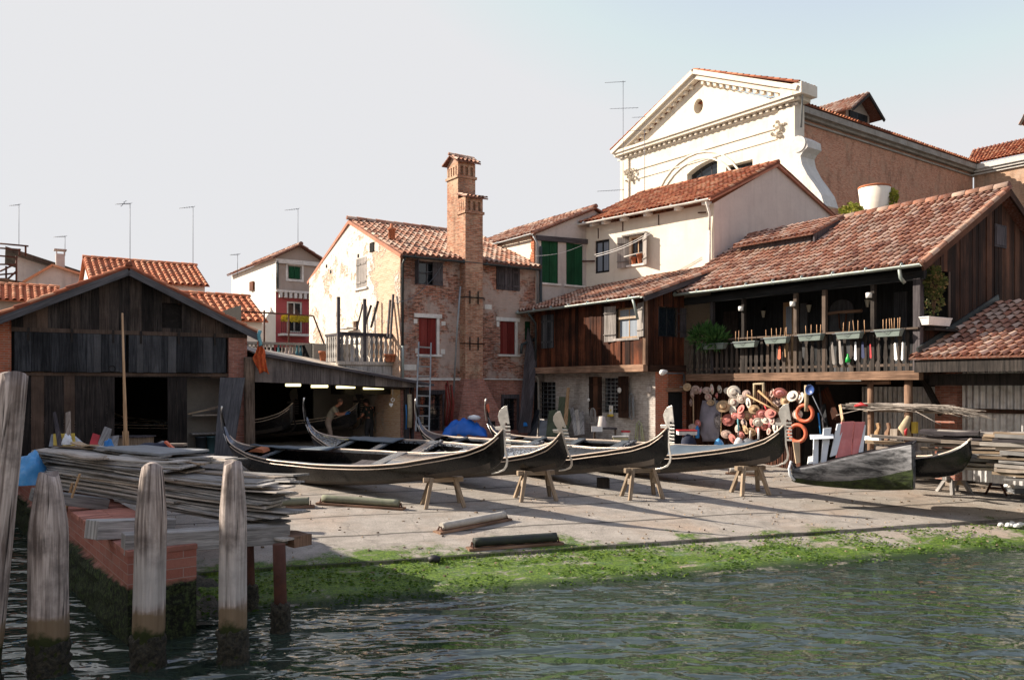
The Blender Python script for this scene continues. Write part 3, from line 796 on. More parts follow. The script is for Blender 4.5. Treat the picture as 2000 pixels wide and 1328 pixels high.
# dark mussel bank under the timber platform
mb = MB(); rows = []
for i in range(25):
    row = []
    for j in range(13):
        a = i/24; b = j/12
        p = QA+QN*(QW+.02+1.55*a)+QD*(.2+2.9*b)
        z = .33*(1-a)*(.35+.65*b)+.12*b-.12+.13*noise.noise(Vector((p.x*2.2, p.y*2.2, 1)))+.05*noise.noise(Vector((p.x*8, p.y*8, 1)))
        row.append((mb.P((p.x, p.y, max(z, gz(p.x, p.y)-.04 if a > .5 else z))), (p.x, p.y)))
    rows.append(row)
mb.smooth = True
for i in range(24):
    for j in range(12):
        q = [rows[i][j], rows[i+1][j], rows[i+1][j+1], rows[i][j+1]]
        mb.quad_idx([c[0] for c in q], [c[1] for c in q], .5)
tag(mb.obj('weed_bank', M['weed']), kind='stuff', label='dark bank of mussels and weed beside the quay foot', cat='weed')

# ---------------------------------------------------------------- mooring posts
def weed_sleeve(t, base, r, zt, name='weed'):
    """shaggy weed below the tide line"""
    mb = MB(); rows = []; n, m = 26, 18
    for k in range(m+1):
        z = -.25+(zt+.25)*k/m; row = []
        for i in range(n):
            a = 2*pi*i/n; v = noise.noise(Vector((cos(a)*5+r*40, sin(a)*5, z*11)))+.6*noise.noise(Vector((cos(a)*11, sin(a)*11, z*24)))
            q = r*1.0+.02+.042*v-(.06 if k == m else 0); row.append(mb.P((base.x+cos(a)*q, base.y+sin(a)*q, z+.05*noise.noise(Vector((cos(a)*3, sin(a)*3, r*9))))))
        rows.append(row)
    mb.smooth = True
    for k in range(m):
        for i in range(n): mb.quad_idx([rows[k][i], rows[k][(i+1) % n], rows[k+1][(i+1) % n], rows[k+1][i]], [(i*.05, k*.05)]*4, .5)
    mb.obj(name, M['weed'], t)
def piling(pxm, ytop, Y, r, label, lean=(0, 0), flat=.62, bleach=.5):
    top = at(pxm, ytop, Y)
    t = T('mooring_post', label, 'mooring post', (top.x-lean[0], top.y-lean[1], 0), 'timber mooring posts in the canal')
    mb = MB(); base = Vector((top.x-lean[0], top.y-lean[1], -1.2)); seg = 44
    H = top.z+1.2
    rows = []
    ns = 26
    for k in range(ns+1):
        f = k/ns; z = base.z+H*f
        rr = r*(1.08-.06*f)
        e = (top.z-z)
        if e < .62: rr *= flat+(1-flat)*min(1, e/.62)**.85
        if z < .42: rr *= .97+.16*noise.noise(Vector((z*6, r*9, 2)))
        cx = base.x+lean[0]*(z/top.z); cy_ = base.y+lean[1]*(z/top.z)
        ring = []
        for i in range(seg):
            a = 2*pi*i/seg
            q = rr*(1+.035*noise.noise(Vector((cos(a)*1.2+r*30, sin(a)*1.2, z*.4)))+.012*noise.noise(Vector((cos(a)*6, sin(a)*6, z*1.5))))
            q *= 1-.22*max(0, noise.noise(Vector((cos(a)*4.2+r*90, sin(a)*4.2, z*.33)))-.22)-.03*max(0, noise.noise(Vector((cos(a)*14, sin(a)*14+r*50, z*.5))))
            if z < .4: q += .03*noise.noise(Vector((cos(a)*4, sin(a)*4, z*9)))
            ring.append((mb.P((cx+cos(a)*q, cy_+sin(a)*q, z+(.03*cos(a*2+r*50) if k == ns else 0))), (a*r, z)))
        rows.append(ring)
    mb.smooth = True
    rv = bleach
    for k in range(ns):
        for i in range(seg):
            j = (i+1) % seg
            uv = [(2*pi*r*i/seg, rows[k][i][1][1]), (2*pi*r*(i+1)/seg, rows[k][i][1][1]), (2*pi*r*(i+1)/seg, rows[k+1][i][1][1]), (2*pi*r*i/seg, rows[k+1][i][1][1])]
            mb.quad_idx([rows[k][i][0], rows[k][j][0], rows[k+1][j][0], rows[k+1][i][0]], uv, rv)
    mb.smooth = False
    c = mb.P((top.x, top.y, top.z+.015))
    for i in range(seg):
        j = (i+1) % seg
        mb.quad_idx([rows[-1][i][0], rows[-1][j][0], c], [(0, 0), (.1, 0), (.05, .1)], rv)
    mb.obj('post', M['piling'], t)
    weed_sleeve(t, base, r, .4)
piling(95, 925, 9.55, .205, 'thick grey mooring post before the left side of the red brick quay', flat=.5, bleach=.12)
piling(297, 908, 9.75, .172, 'mooring post with a bleached white band, just before the quay corner', lean=(.05, 0), flat=.66, bleach=.95)
piling(455, 903, 9.95, .155, 'slim mooring post before the front end of the plank pile', lean=(.0, 0), flat=.66, bleach=.8)
piling(24, 730, 9.3, .16, 'tall tilted mooring post cut off by the edge of the picture', lean=(.28, .1), flat=.97, bleach=.05)

# ---------------------------------------------------------------- timber platform, beams, pipe piles
PE = Vector((.79, -.61, 0)).normalized(); PN = Vector((.61, .79, 0)).normalized()   # along / behind the plank pile
PF = Frame(0, 0, 0); PF.o = Vector((-9.75, 16.75, 0)); PF.u = PE; PF.v = PN
def bearer(px0, py0, px1, py1, Y0, Y1, h, w, label):
    a = at(px0, py0, Y0); b = at(px1, py1, Y1)
    t = MB(); t.beam(a, b, w, h)
    o = t.obj('timber_beam', M['wood_grey'], None, bevel=.012, loc=(a+b)/2)
    tag(o, label, 'timber beam', 'heavy beams carrying the plank pile')
bearer(178, 1034, 330, 1028, 11.15, 12.2, .26, .3, 'thick grey beam end lying across the brick quay between two posts')
bearer(240, 1062, 560, 1040, 10.75, 12.0, .27, .3, 'front heavy beam carrying the plank pile over the water')
bearer(60, 965, 210, 985, 13.6, 14.3, .2, .25, 'rear beam under the back end of the plank pile')
def pipe_pile(px, yt, Y, r, label):
    p = at(px, yt, Y); t = T('steel_pile', label, 'steel pile', (p.x, p.y, 0), 'rusty steel piles under the plank platform')
    mb = MB(); mb.tube([(p.x, p.y, p.z), (p.x+.02, p.y, .4), (p.x+.03, p.y, -.9)], r, 14); mb.obj('pipe', M['rust'], t)
    weed_sleeve(t, Vector((p.x+.02, p.y, 0)), r*1.25, .4, 'mussel_crust')
pipe_pile(545, 1062, 11.15, .085, 'rusty steel pile with a mussel foot under the front end of the planks')
pipe_pile(486, 1058, 12.2, .07, 'dark steel pile half hidden behind the slim mooring post')

def board(name, fr, x0, x1, y0, y1, z, th, mat_, bend=0.0, twist=0.0, skew=0.0, cup=0.0):
    mb = MB(fr); n_ = 8; rows = []
    L = x1-x0
    ph = R.uniform(0, 6)
    for i in range(n_+1):
        f = i/n_; x = x0+L*f
        dz = bend*(4*(f-.5)**2)*(1 if f > .5 else .5)+.008*sin(ph+f*7)
        dy = skew*(f-.5)
        tw = twist*(f-.5)
        e0 = .02*noise.noise(Vector((ph, f*4, 0)))
        ring = [(x, y0+dy+e0, z+dz-tw), (x, y1+dy-e0, z+dz+tw+cup), (x, y1+dy-e0, z+dz+tw+th+cup), (x, y0+dy+e0, z+dz-tw+th)]
        rows.append([mb.P(q) for q in ring])
    W = y1-y0; r = R.random(); of = R.random()*5
    for i in range(n_):
        us = (L*i/n_, L*(i+1)/n_)
        for k, (a, b) in enumerate(((0, 1), (1, 2), (2, 3), (3, 0))):
            e = W if k % 2 == 0 else th
            mb.quad_idx([rows[i][a], rows[i+1][a], rows[i+1][b], rows[i][b]][::-1], [(of, us[0]), (of, us[1]), (of+e, us[1]), (of+e, us[0])][::-1], r)
    mb.quad_idx(rows[0], [(0, 0), (W, 0), (W, th), (0, th)], r); mb.quad_idx(rows[-1][::-1], [(0, 0), (W, 0), (W, th), (0, th)], r)
    c = fr.w((x0+x1)/2, (y0+y1)/2, z)
    return mb.obj(name, mat_, None, loc=c)
ORD = ['bottom', 'second', 'third', 'fourth', 'fifth', 'sixth', 'seventh', 'eighth', 'ninth', 'tenth', 'eleventh', 'twelfth', 'thirteenth', 'fourteenth', 'fifteenth', 'sixteenth', 'seventeenth', 'eighteenth']
G_ = 'weathered boards piled on the quay'
def layer_name(k, nl):
    return ORD[k]+' layer' if k == 0 else ('top layer' if k == nl-1 else '%s layer up' % ORD[k])
for half, xa, xb, nl, z0 in (('rear', .0, 5.0, 17, 1.3), ('front', 3.6, 8.15, 15, 1.26)):
    z = z0
    for k in range(nl):
        th = R.uniform(.02, .032)
        nb = 2 if k < nl-3 else (4 if half == 'rear' else 3)
        for b in range(nb):
            yy = -.05+b*.34+R.uniform(-.05, .05)
            sh = R.uniform(-.18, .18) if half == 'rear' else R.uniform(-.25, .12)
            zz = z+.012*(b > 0)*R.random()
            o = board('board', PF, xa+sh, xb-.4*b*(half == 'front')+sh+(R.uniform(-.3, .1) if half == 'front' else R.uniform(-.3, .5)), yy, yy+R.uniform(.26, .33), zz, th, M['wood_grey'],
                      bend=R.uniform(.0, .05)+(.04 if k > nl-5 else 0), twist=R.uniform(-.02, .02), skew=R.uniform(-.3, .3), cup=R.uniform(-.01, .03))
            row = ['facing the mooring posts', 'second in from the posts', 'third in from the posts', 'farthest from the posts'][b]
            tag(o, 'grey board, %s pile half, %s, %s' % (half, layer_name(k, nl), row), 'board', G_)
        z += th+R.uniform(.004, .02)+(.03 if k in (5, 10) else 0)
# loose pieces lying askew on top
for (x0, x1, y0, w_, z, ang, mt, lab) in (
        (.3, 3.4, .1, .24, 2.0, 9, 'wood_pale', 'pale fresh board lying askew on top of the rear plank pile'),
        (2.2, 5.4, .0, .2, 1.98, -7, 'wood_pale', 'long pale board slanting down across the middle of the plank pile'),
        (1.4, 4.2, .5, .26, 2.03, 4, 'wood_grey', 'grey cupped board on top of the pile beside the grey panel'),
        (4.2, 6.9, .35, .22, 1.84, 6, 'wood_grey', 'broad grey board crossing the top of the front plank pile'),
        (4.6, 7.3, .3, .24, 1.87, -4, 'wood_pale', 'light board with a rounded tip on top of the front plank pile'),
        (3.0, 5.6, .8, .12, 2.0, 12, 'wood_saw', 'thin tan batten lying across the plank pile before the navy sheet'),
        (.1, 1.6, .3, .18, 2.06, -14, 'wood_saw', 'short splintered plank topping the rear corner of the pile'),
        (.0, 1.4, .7, .16, 2.1, 10, 'wood_pale', 'short pale plank at the back corner of the pile over the blue bag')):
    fr = PF.shifted(x0, y0, ang)
    o = board('board', fr, 0, x1-x0, 0, w_, z, .03, M[mt], bend=.03, twist=R.uniform(-.03, .03))
    tag(o, lab, 'board', G_)
WD = ['first', 'second', 'third', 'fourth', 'fifth', 'sixth', 'seventh', 'eighth']
for k in range(8):
    x0 = .4+.85*k; L = R.uniform(1.4, 2.8); fr = PF.shifted(x0, R.uniform(-.05, .5), R.uniform(-13, 13))
    o = board('board', fr, 0, min(L, 7.6-x0), 0, R.uniform(.12, .26), (1.93 if x0 < 3.6 else 1.76)+R.uniform(0, .09), .022, M[R.choice(['wood_grey', 'wood_grey', 'wood_pale'])], bend=R.uniform(0, .06), twist=R.uniform(-.08, .08), cup=.01)
    tag(o, 'loose warped board thrown across the top of the pile, %s from the back end' % WD[k], 'board', G_)
# tilted offcuts at the front end of the pile
o = board('board', PF, 7.7, 8.3, -.1, .2, 1.14, .03, M['wood_grey']); tag(o, 'grey offcut sticking out under the front end of the pile', 'board', G_)
o = board('board', PF.shifted(7.75, .1, 0), 0, .55, 0, .3, 1.02, .16, M['wood_beam']); tag(o, 'short reddish timber block under the front end of the plank pile', 'timber block')
fr = PF.shifted(1.9, .35, 0)
o = board('panel', fr, 0, 2.3, 0, .95, 2.1, .04, M['grey'], twist=.02); tag(o, 'flat grey panel resting on top of the rear plank pile', 'panel')
mb = MB(); a = at(128, 960, 14.2); mb.beam(a+Vector((0, 0, -.35)), a+Vector((.12, 0, .15)), .05, .03)
tag(mb.obj('lath', M['wood_oar'], None, loc=a), 'short orange brown lath leaning on the rear plank pile', 'lath')
mb = MB(); b_ = at(140, 945, 12.0); mb.beam(b_+Vector((0, 0, -.2)), b_+Vector((-.08, 0, -.2))+Vector((.2, 0, .35)), .035, .02)
tag(mb.obj('lath', M['wood_oar'], None, loc=b_), 'orange brown lath stuck upright behind the thick mooring post', 'lath')

# ---------------------------------------------------------------- buildings outside the frame that shade and mirror
def offhouse(name, fr, W, D, H, mat_, label):
    t = T(name, label, 'house', fr.w(0, 0, 0))
    holes = []
    for fz in (1.0, 4.2, 7.4):
        x = 1.3
        while x < W-2:
            if fz+1.9 < H-.4: holes.append((x, x+1.0, 1.7+fz, 1.7+fz+1.7))
            x += 2.9
    mb = MB(fr); wall(mb, 0, W, 0, H, holes)
    mb.box(0, W, .24, D, 0, H-.01); mb.obj('wall', mat_, t)
    mb = MB(fr)
    for h in holes: mb.box(h[0], h[1], .1, .13, h[2], h[3])
    mb.obj('shutter', M['green_shutter'], t)
    mb = MB(fr); h2 = D*.22
    mb.prism([(-.4, H), (D/2, H+h2), (D+.4, H), (D+.4, H+.12), (D/2, H+h2+.12), (-.4, H+.12)], 0, W, 'yz')
    mb.obj('roof', M['tile_old'], t)
nf = Frame(0, 0, 0); nf.o = Vector((-22.8, 26.6, 0)) + Vector((-.6, .8, 0))*5; nf.u = Vector((.6, -.8, 0)); nf.v = Vector((-.8, -.6, 0))
offhouse('side_canal_house', nf, 20, 9, 7.4, M['tanpl'], 'plastered house across the side canal, outside the picture')
for k, (x, w_, h, mt) in enumerate(((26, 14, 7.5, 'tanpl'), (11.6, 13, 6.8, 'cream'), (-1.8, 15, 7.8, 'pink'), (-17.2, 14, 7, 'cream'))):
    fr = Frame(x, -7.5-.4*(k % 2), 270)
    offhouse('quayside_house', fr, w_, 9, h, M[mt], 'house behind the photographer on the near quay, number %s along' % ['one', 'two', 'three', 'four'][k])
# ---------------------------------------------------------------- windows
def window(par, fr, x0, x1, z0, z1, y=.1, fm='wood_dkshut', fw=.05, nx=2, nz=2, pane='glass', sill=None, label=None, name='window'):
    mb = MB(fr); d = .05
    mb.box(x0, x0+fw, y, y+d, z0, z1); mb.box(x1-fw, x1, y, y+d, z0, z1)
    mb.box(x0+fw, x1-fw, y, y+d, z0, z0+fw); mb.box(x0+fw, x1-fw, y, y+d, z1-fw, z1)
    for i in range(1, nx):
        x = x0+(x1-x0)*i/nx; mb.box(x-fw*.4, x+fw*.4, y+.004, y+d-.004, z0+fw, z1-fw)
    for j in range(1, nz):
        z = z0+(z1-z0)*j/nz; mb.box(x0+fw, x1-fw, y+.008, y+d-.008, z-.014, z+.014)
    o = mb.obj(name, M[fm], par)
    if label: o['label'] = label
    if pane:
        mb = MB(fr); mb.box(x0+.01, x1-.01, y+.02, y+.03, z0+.01, z1-.01); mb.obj('pane', M[pane], o)
    if sill:
        mb = MB(fr); mb.box(x0-.12, x1+.12, -.07, .05, z0-.09, z0-.004); mb.obj('sill', M[sill], o, bevel=.01)
    return o
def shut(par, fr, x0, x1, z0, z1, mt, y=.03, leaves=2, battens=True, name='shutter'):
    """closed plank shutter, leaves side by side"""
    w = (x1-x0)/leaves
    for i in range(leaves):
        mb = MB(fr); a = x0+w*i+.006; b = a+w-.012
        planks(mb, a, b, z0, z1, y, (.1, .16), .03, jit=.003, gap=.004)
        if battens:
            for z in (z0+.18*(z1-z0), z0+.8*(z1-z0)): mb.box(a+.02, b-.02, y-.05, y-.031, z-.04, z+.04)
        mb.obj(name, M[mt], par)
def leaf_at(par, fr, xh, z0, z1, w, ang, mt, y=0.0, name='shutter', side=1):
    """open shutter leaf hinged at xh; side=+1 opens to the right; ang from the wall plane"""
    f = fr.shifted(xh, y, 0); mb = MB(f)
    a = rad(ang); d = Vector((cos(a)*side, -sin(a), 0))
    n = 3
    for i in range(n):
        p = d*(w*(i+.5)/n)
        mb.beam((p.x, p.y, z0), (p.x, p.y, z1), w/n-.004, .03, up=(sin(a)*side, cos(a), 0))
    for z in (z0+.2*(z1-z0), z0+.8*(z1-z0)):
        off = Vector((-sin(a)*side*-.0, -.025, 0)); mb.beam(Vector((0, 0, z))+off, d*w+Vector((0, 0, z))+off, .06, .025)
    return mb.obj(name, M[mt], par)
def grille(par, fr, x0, x1, z0, z1, y, nx=4, nz=7, r=.012, mt='iron'):
    mb = MB(fr)
    for i in range(nx+1): mb.tube([(x0+(x1-x0)*i/nx, y, z0), (x0+(x1-x0)*i/nx, y, z1)], r, 5)
    for j in range(nz+1): mb.tube([(x0, y-.01, z0+(z1-z0)*j/nz), (x1, y-.01, z0+(z1-z0)*j/nz)], r, 5)
    return mb.obj('grille', M[mt], par)
def px_rect(fr, a, b, yl=0.0):
    """(x0,x1,z0,z1) of the pixel rectangle on the wall"""
    xa, z1 = fr.hit(a[0], a[1], yl); xb, z0 = fr.hit(b[0], b[1], yl)
    m = (a[0]+b[0])/2
    return (xa, xb, fr.hz(m, b[1], yl), fr.hz(m, a[1], yl))
GZ = 1.08

# ================================================================ left boat shed
SF = Frame(-11.75, 25.0, 58)
shed = T('boat_shed', 'dark plank boat shed with a wide gable and an open black doorway', 'shed', SF.w(0, 0, GZ))
OV = .45
zr = SF.hz(249, 524, -OV); xe, ze = SF.hit(503, 652, -OV); xl = -5.2; sl = (zr-ze)/xe; zl = zr-sl*-xl
def ztop(x): return zr-.12-sl*abs(x)
xw0, xw1 = SF.hx(22), SF.hx(482)
pt0, pt1 = SF.hz(250, 650), SF.hz(250, 728)
dr = px_rect(SF, (245, 737), (328, 900)); dr = (dr[0], dr[1], GZ-.05, dr[3])
hr = px_rect(SF, (378, 738), (437, 880)); hr = (hr[0], hr[1], GZ-.05, hr[3])
slit = px_rect(SF, (325, 592), (338, 641))
mb = MB(SF)
planks(mb, xw0, xw1, pt0-.02, ztop, 0, (.2, .34), .03, holes=[slit], jit=.014)
planks(mb, xw0, SF.hx(440), GZ-.05, pt1+.02, .06, (.2, .34), .03, holes=[dr, hr], jit=.014)
mb.box(xw0, xw1, -.06, .05, pt0-.06, pt0+.06); mb.box(xw0, SF.hx(455), .0, .08, pt1-.1, pt1-.01)
shw = mb.obj('wall', M['wood_shed'], shed)
xm = SF.hx(248)
for a, b in ((SF.hx(28), xm-.04), (xm+.04, SF.hx(440))):
    mb = MB(SF); planks(mb, a, b, pt1, pt0-.07, -.03, (.16, .3), .03, jit=.01, ragged=.03)
    p = mb.obj('hanging_panel', M['wood_panel'], shed)
    for f in (.12, .5, .88):
        mb = MB(SF); x = a+(b-a)*f; mb.box(x-.03, x+.03, -.1, -.07, pt0-.32, pt0+.06); mb.obj('hinge', M['iron'], p)
mb = MB(SF); mb.tube([SFp for SFp in [(xm-.42+.09*cos(t*pi/6), -.1, pt1+.12+.09*sin(t*pi/6)) for t in range(13)]], .012, 6); mb.obj('iron_ring', M['iron'], shed)
mb = MB(SF)   # brick pier at the right corner and brick wall at the left
mb.box(SF.hx(446), xw1, -.04, .5, GZ-.1, ztop(xw1)); mb.obj('brick_pier', M['brick_low'], shed)
mb = MB(SF)
wall(mb, xl+.2, xw0, GZ-.1, 6, planes=[line_above((xl, ztop(xl)), (0, ztop(0)))], y=.02); mb.obj('brick_wall', M['brick_pier'], shed)
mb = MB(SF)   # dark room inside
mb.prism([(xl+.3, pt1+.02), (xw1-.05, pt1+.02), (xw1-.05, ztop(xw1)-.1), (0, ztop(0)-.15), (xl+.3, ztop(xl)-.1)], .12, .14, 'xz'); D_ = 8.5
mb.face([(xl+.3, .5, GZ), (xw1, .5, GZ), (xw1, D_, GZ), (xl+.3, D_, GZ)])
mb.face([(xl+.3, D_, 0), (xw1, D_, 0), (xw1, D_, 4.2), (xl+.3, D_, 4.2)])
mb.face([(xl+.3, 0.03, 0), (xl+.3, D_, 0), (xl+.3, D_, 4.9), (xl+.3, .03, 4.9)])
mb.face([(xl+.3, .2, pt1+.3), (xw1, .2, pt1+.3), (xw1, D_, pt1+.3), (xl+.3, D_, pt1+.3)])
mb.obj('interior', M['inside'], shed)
mb = MB(SF); mb.box(SF.hx(340), SF.hx(475), 1.1, 1.15, GZ, 3.8); mb.obj('inner_wall', M['insidewall'], shed)
mb = MB(SF)
tiles(mb, SF.w(0, -OV, zr), SF.w(xe, -OV, ze), SF.w(xe, D_, ze), SF.w(0, D_, zr)) if 0 else None
tiles(mb, SF.w(xe, -OV, ze+.06), SF.w(xe, D_, ze+.06), SF.w(0, D_, zr+.06), SF.w(0, -OV, zr+.06), sag=.02)
tiles(mb, SF.w(xl, D_, zl+.06), SF.w(xl, -OV, zl+.06), SF.w(0, -OV, zr+.06), SF.w(0, D_, zr+.06), sag=.02)
ridge(mb, SF.w(0, -OV, zr+.1), SF.w(0, D_, zr+.1))
rf = mb.obj('roof', M['tile_red'], shed)
mb = MB(SF)
for a, b in (((xe+.05, ze-.12), (-.0, zr-.1)), ((xl, zl-.12), (0, zr-.1))):
    mb.beam((a[0], -OV+.03, a[1]), (b[0], -OV+.03, b[1]), .05, .2, up=(0, 0, 1))
mb.obj('barge_board', M['wood_fascia'], rf)
# shelf, bins and the odd thing in the right hand opening
def lx(fr, px, yl): return fr.hx(px, yl)
mb = MB(SF); a = SF.hx(372, .8); b = SF.hx(455, .8)
for zz in (1.75, 2.35): mb.box(a, b, .5, 1.0, zz, zz+.04)
mb.obj('shelf', M['wood_grey'], shed)
for k, (px, mt, lb) in enumerate(((392, 'navy', 'dark bin under the shelf in the shed opening'), (413, 'teal', 'dull teal bin beside the dark bin in the shed opening'))):
    x = SF.hx(px, .6); t = T('bin', lb, 'bin', SF.w(x, .6, GZ)); mb = MB(SF)
    mb.lathe([(.13, GZ), (.17, GZ+.55), (.185, GZ+.55), (.185, GZ+.6), (.15, GZ+.6), (.12, GZ+.1)], (x, .6, 0), 12); mb.obj('body', m_plain('bin_plastic%d' % k, ((.03, .04, .05), (.05, .11, .12))[k], .5), t)
mb = MB(SF)
for k in range(7):
    x = SF.hx(385+k*8, .7); mb.beam((x-.3, .6+k*.04, 2.42+.03*k), (x+.3, .7, 2.5+.05*R.random()+.03*k), .06, .04)
o = mb.obj('timber_scraps', M['wood_pale'], None, loc=SF.w(SF.hx(410, .7), .7, 2.42)); tag(o, 'heap of thin timber scraps on the shelf in the shed opening', 'timber scraps', kind='stuff')

# ================================================================ open workshop lean-to
WF = Frame(-8.74, 26.6, 58)
ws = T('workshop_lean_to', 'low open fronted workshop lean-to with a sloping plank fascia and lit tubes', 'workshop', WF.w(2.5, 0, GZ))
wx0, wx1 = WF.hx(497), WF.hx(836)
zt0, zt1 = WF.hz(497, 692), WF.hz(836, 752)
zb0, zb1 = WF.hz(500, 746), WF.hz(800, 757)
def wt(x): return zt0+(zt1-zt0)*(x-wx0)/(wx1-wx0)
def wb(x): return min(zb0+(zb1-zb0)*(x-wx0)/(wx1-.5-wx0), wt(x)-.03)
mb = MB(WF); planks(mb, wx0, wx1-.15, wb, lambda x: wt(x)-.02, 0, (.2, .42), .03, jit=.006); mb.obj('fascia', M['wood_lean'], ws)
RD = 4.6
mb = MB(WF)
def rp(x, y, dz=0): return (x, y, wt(x)+.12*max(0, y)+dz)
for k in range(14):
    a = wx0+(wx1-wx0+.1)*k/14; b = wx0+(wx1-wx0+.1)*(k+1)/14+.02
    z = .012*R.random()
    mb.hexa([rp(a, -.16, z), rp(b, -.16, z+.01), rp(b, RD, z+.01), rp(a, RD, z), rp(a, -.16, z+.05), rp(b, -.16, z+.06), rp(b, RD, z+.06), rp(a, RD, z+.05)])
mb.obj('roof', M['wood_grey'], ws)
mb = MB(WF); mb.beam(rp(wx0, -.2, .02), rp(wx1+.12, -.2, .02), .1, .09); mb.obj('roof_edge', M['wood_dkshut'], ws)
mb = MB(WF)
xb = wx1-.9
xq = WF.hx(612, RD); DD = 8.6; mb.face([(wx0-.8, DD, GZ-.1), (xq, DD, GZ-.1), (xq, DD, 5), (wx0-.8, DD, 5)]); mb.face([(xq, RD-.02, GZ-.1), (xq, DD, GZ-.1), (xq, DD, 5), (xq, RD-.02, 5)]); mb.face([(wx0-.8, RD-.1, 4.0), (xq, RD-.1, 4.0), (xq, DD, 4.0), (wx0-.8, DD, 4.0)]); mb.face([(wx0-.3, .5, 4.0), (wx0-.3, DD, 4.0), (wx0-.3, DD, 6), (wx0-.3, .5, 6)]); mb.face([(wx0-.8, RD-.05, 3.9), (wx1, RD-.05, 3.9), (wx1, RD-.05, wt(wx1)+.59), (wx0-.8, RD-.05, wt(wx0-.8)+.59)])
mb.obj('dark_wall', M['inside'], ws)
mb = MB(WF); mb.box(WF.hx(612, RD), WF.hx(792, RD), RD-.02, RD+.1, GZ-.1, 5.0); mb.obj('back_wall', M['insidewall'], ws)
mb = MB(WF)
for px, w_ in ((488, .3),):
    x = WF.hx(px, -.05); mb.beam((x, -.05, GZ-.1), (x-.03, -.05, zt0-.1), w_, .25)
mb.obj('post', m_wood('rotten_post_wood', (.08, .05, .035), (.36, .27, .2), None, var=.2, stain=.6), ws, bevel=.03)
mb = MB(WF); x = WF.hx(794, .3); mb.beam((x, .3, GZ-.1), (x, .3, wt(x)), .16, .16); mb.beam((x+.25, .35, GZ-.1), (x+.25, .35, wt(x+.2)), .1, .1); mb.obj('end_post', M['wood_dkshut'], ws)
mb = MB(WF); mb.beam((wx0, .3, zb0+.15), (x, .3, wb(x)-.02), .14, .16)
for k in range(5):
    xx = wx0+.4+k*1.15; mb.beam((xx, .1, wt(xx)-.1), (xx, RD, wt(xx)-.1+.12*RD), .08, .12)
mb.obj('rafters', M['wood_shed'], ws)
for k, (a, b, y_) in enumerate(((558, 587, 752), (608, 640, 754.5), (657, 693, 756), (710, 749, 758))):
    yl = 1.0; xa = WF.hx(a, yl); xb_ = WF.hx(b, yl); z = WF.hz((a+b)/2, y_, yl)
    t = T('tube_lamp', '%s of the four lit yellowish tube lamps under the workshop roof' % ['leftmost', 'second from the left', 'third from the left', 'rightmost'][k], 'lamp', WF.w((xa+xb_)/2, yl, z), 'tube lamps under the workshop roof')
    mb = MB(WF); mb.tube([(xa, yl, z), (xb_, yl, z)], .05, 10); mb.obj('tube', M['tube'], t)
    mb = MB(WF); mb.box(xa-.04, xb_+.04, yl-.05, yl+.05, z+.055, z+.1); mb.box((xa+xb_)/2-.01, (xa+xb_)/2+.01, yl-.01, yl+.01, z+.1, wt(xa)+.02); mb.obj('housing', M['white'], t)

# ================================================================ brick house with the tall chimney
HC = Vector((-4.09, 30.0, 0))
HF = Frame(HC.x, HC.y, 56); HG = Frame(HC.x, HC.y, 145)
bh = T('brick_house', 'old red brick house with a tall double chimney and red shutters', 'house', HF.w(3, 0, GZ))
HL = HF.hx(1042)+.1; HD = 9.0
ez = HF.hz(782, 497); rz = HG.hz(686, 436)
W_ul = px_rect(HF, (811, 511), (862, 557)); W_ur = px_rect(HF, (969, 522), (1015, 567))
S_l = px_rect(HF, (818, 621), (857, 692)); S_r = px_rect(HF, (977, 628), (1010, 692))
B_l = px_rect(HF, (818, 770), (863, 842)); B_r = px_rect(HF, (982, 778), (1008, 840)); G_s = px_rect(HF, (1025, 628), (1036, 664))
mb = MB(HF); zsplit = HF.hz(900, 740)
wall(mb, 0, HL, zsplit, ez, [W_ul, W_ur, S_l, S_r, G_s]); mb.obj('facade', M['brick_old'], bh)
mb = MB(HF); wall(mb, 0, HL, GZ-.2, zsplit, [B_l, B_r], y=-.03); mb.box(0, HL, -.03, .0, zsplit-.01, zsplit); mb.obj('lower_facade', M['brick_low'], bh)
gw = px_rect(HG, (696, 504), (716, 562)); gs = px_rect(HG, (690, 627), (700, 645))
mb = MB(HG)
wall(mb, -HD, 0, GZ-.2, rz+.1, [gw, gs], [line_above((-HD, ez), (-HD/2, rz)), line_above((-HD/2, rz), (0, ez))]); mb.obj('gable_wall', M['gable'], bh)
mb = MB(HG); nz_ = px_rect(HG, (723, 474), (731, 492)); mb.box(nz_[0], nz_[1], -.03, .03, nz_[2], nz_[3]); 
for px, py in ((638, 520), (646, 531), (700, 500)): a = HG.hit(px, py); mb.box(a[0]-.07, a[0]+.07, -.015, .02, a[1]-.07, a[1]+.07)
mb.obj('putlog_holes', M['inside'], bh)
w_ = window(bh, HG, *gw, y=.1, fm='wood_shutter', label='window with bleached shutters in the sunlit gable', sill='whitest'); shut(w_, HG, *gw, 'wood_shutter', y=.02)
w_ = window(bh, HG, *gs, y=.12, fm='wood_dkshut', nx=1, nz=1)
w_ = window(bh, HF, *W_ul, y=.12, fm='wood_dkshut', nx=2, nz=2, fw=.06, label='upper window with one grey shutter leaf open')
xm = (W_ul[0]+W_ul[1])/2; shut(w_, HF, xm+.15, W_ul[1]+.05, W_ul[2], W_ul[3], 'wood_dkshut', y=-.02, leaves=1); leaf_at(w_, HF, W_ul[0], W_ul[2], W_ul[3], .42, 100, 'wood_dkshut', side=1)
w_ = window(bh, HF, *W_ur, y=.12, fm='wood_dkshut'); shut(w_, HF, *W_ur, 'wood_dkshut', y=0.0, leaves=3)
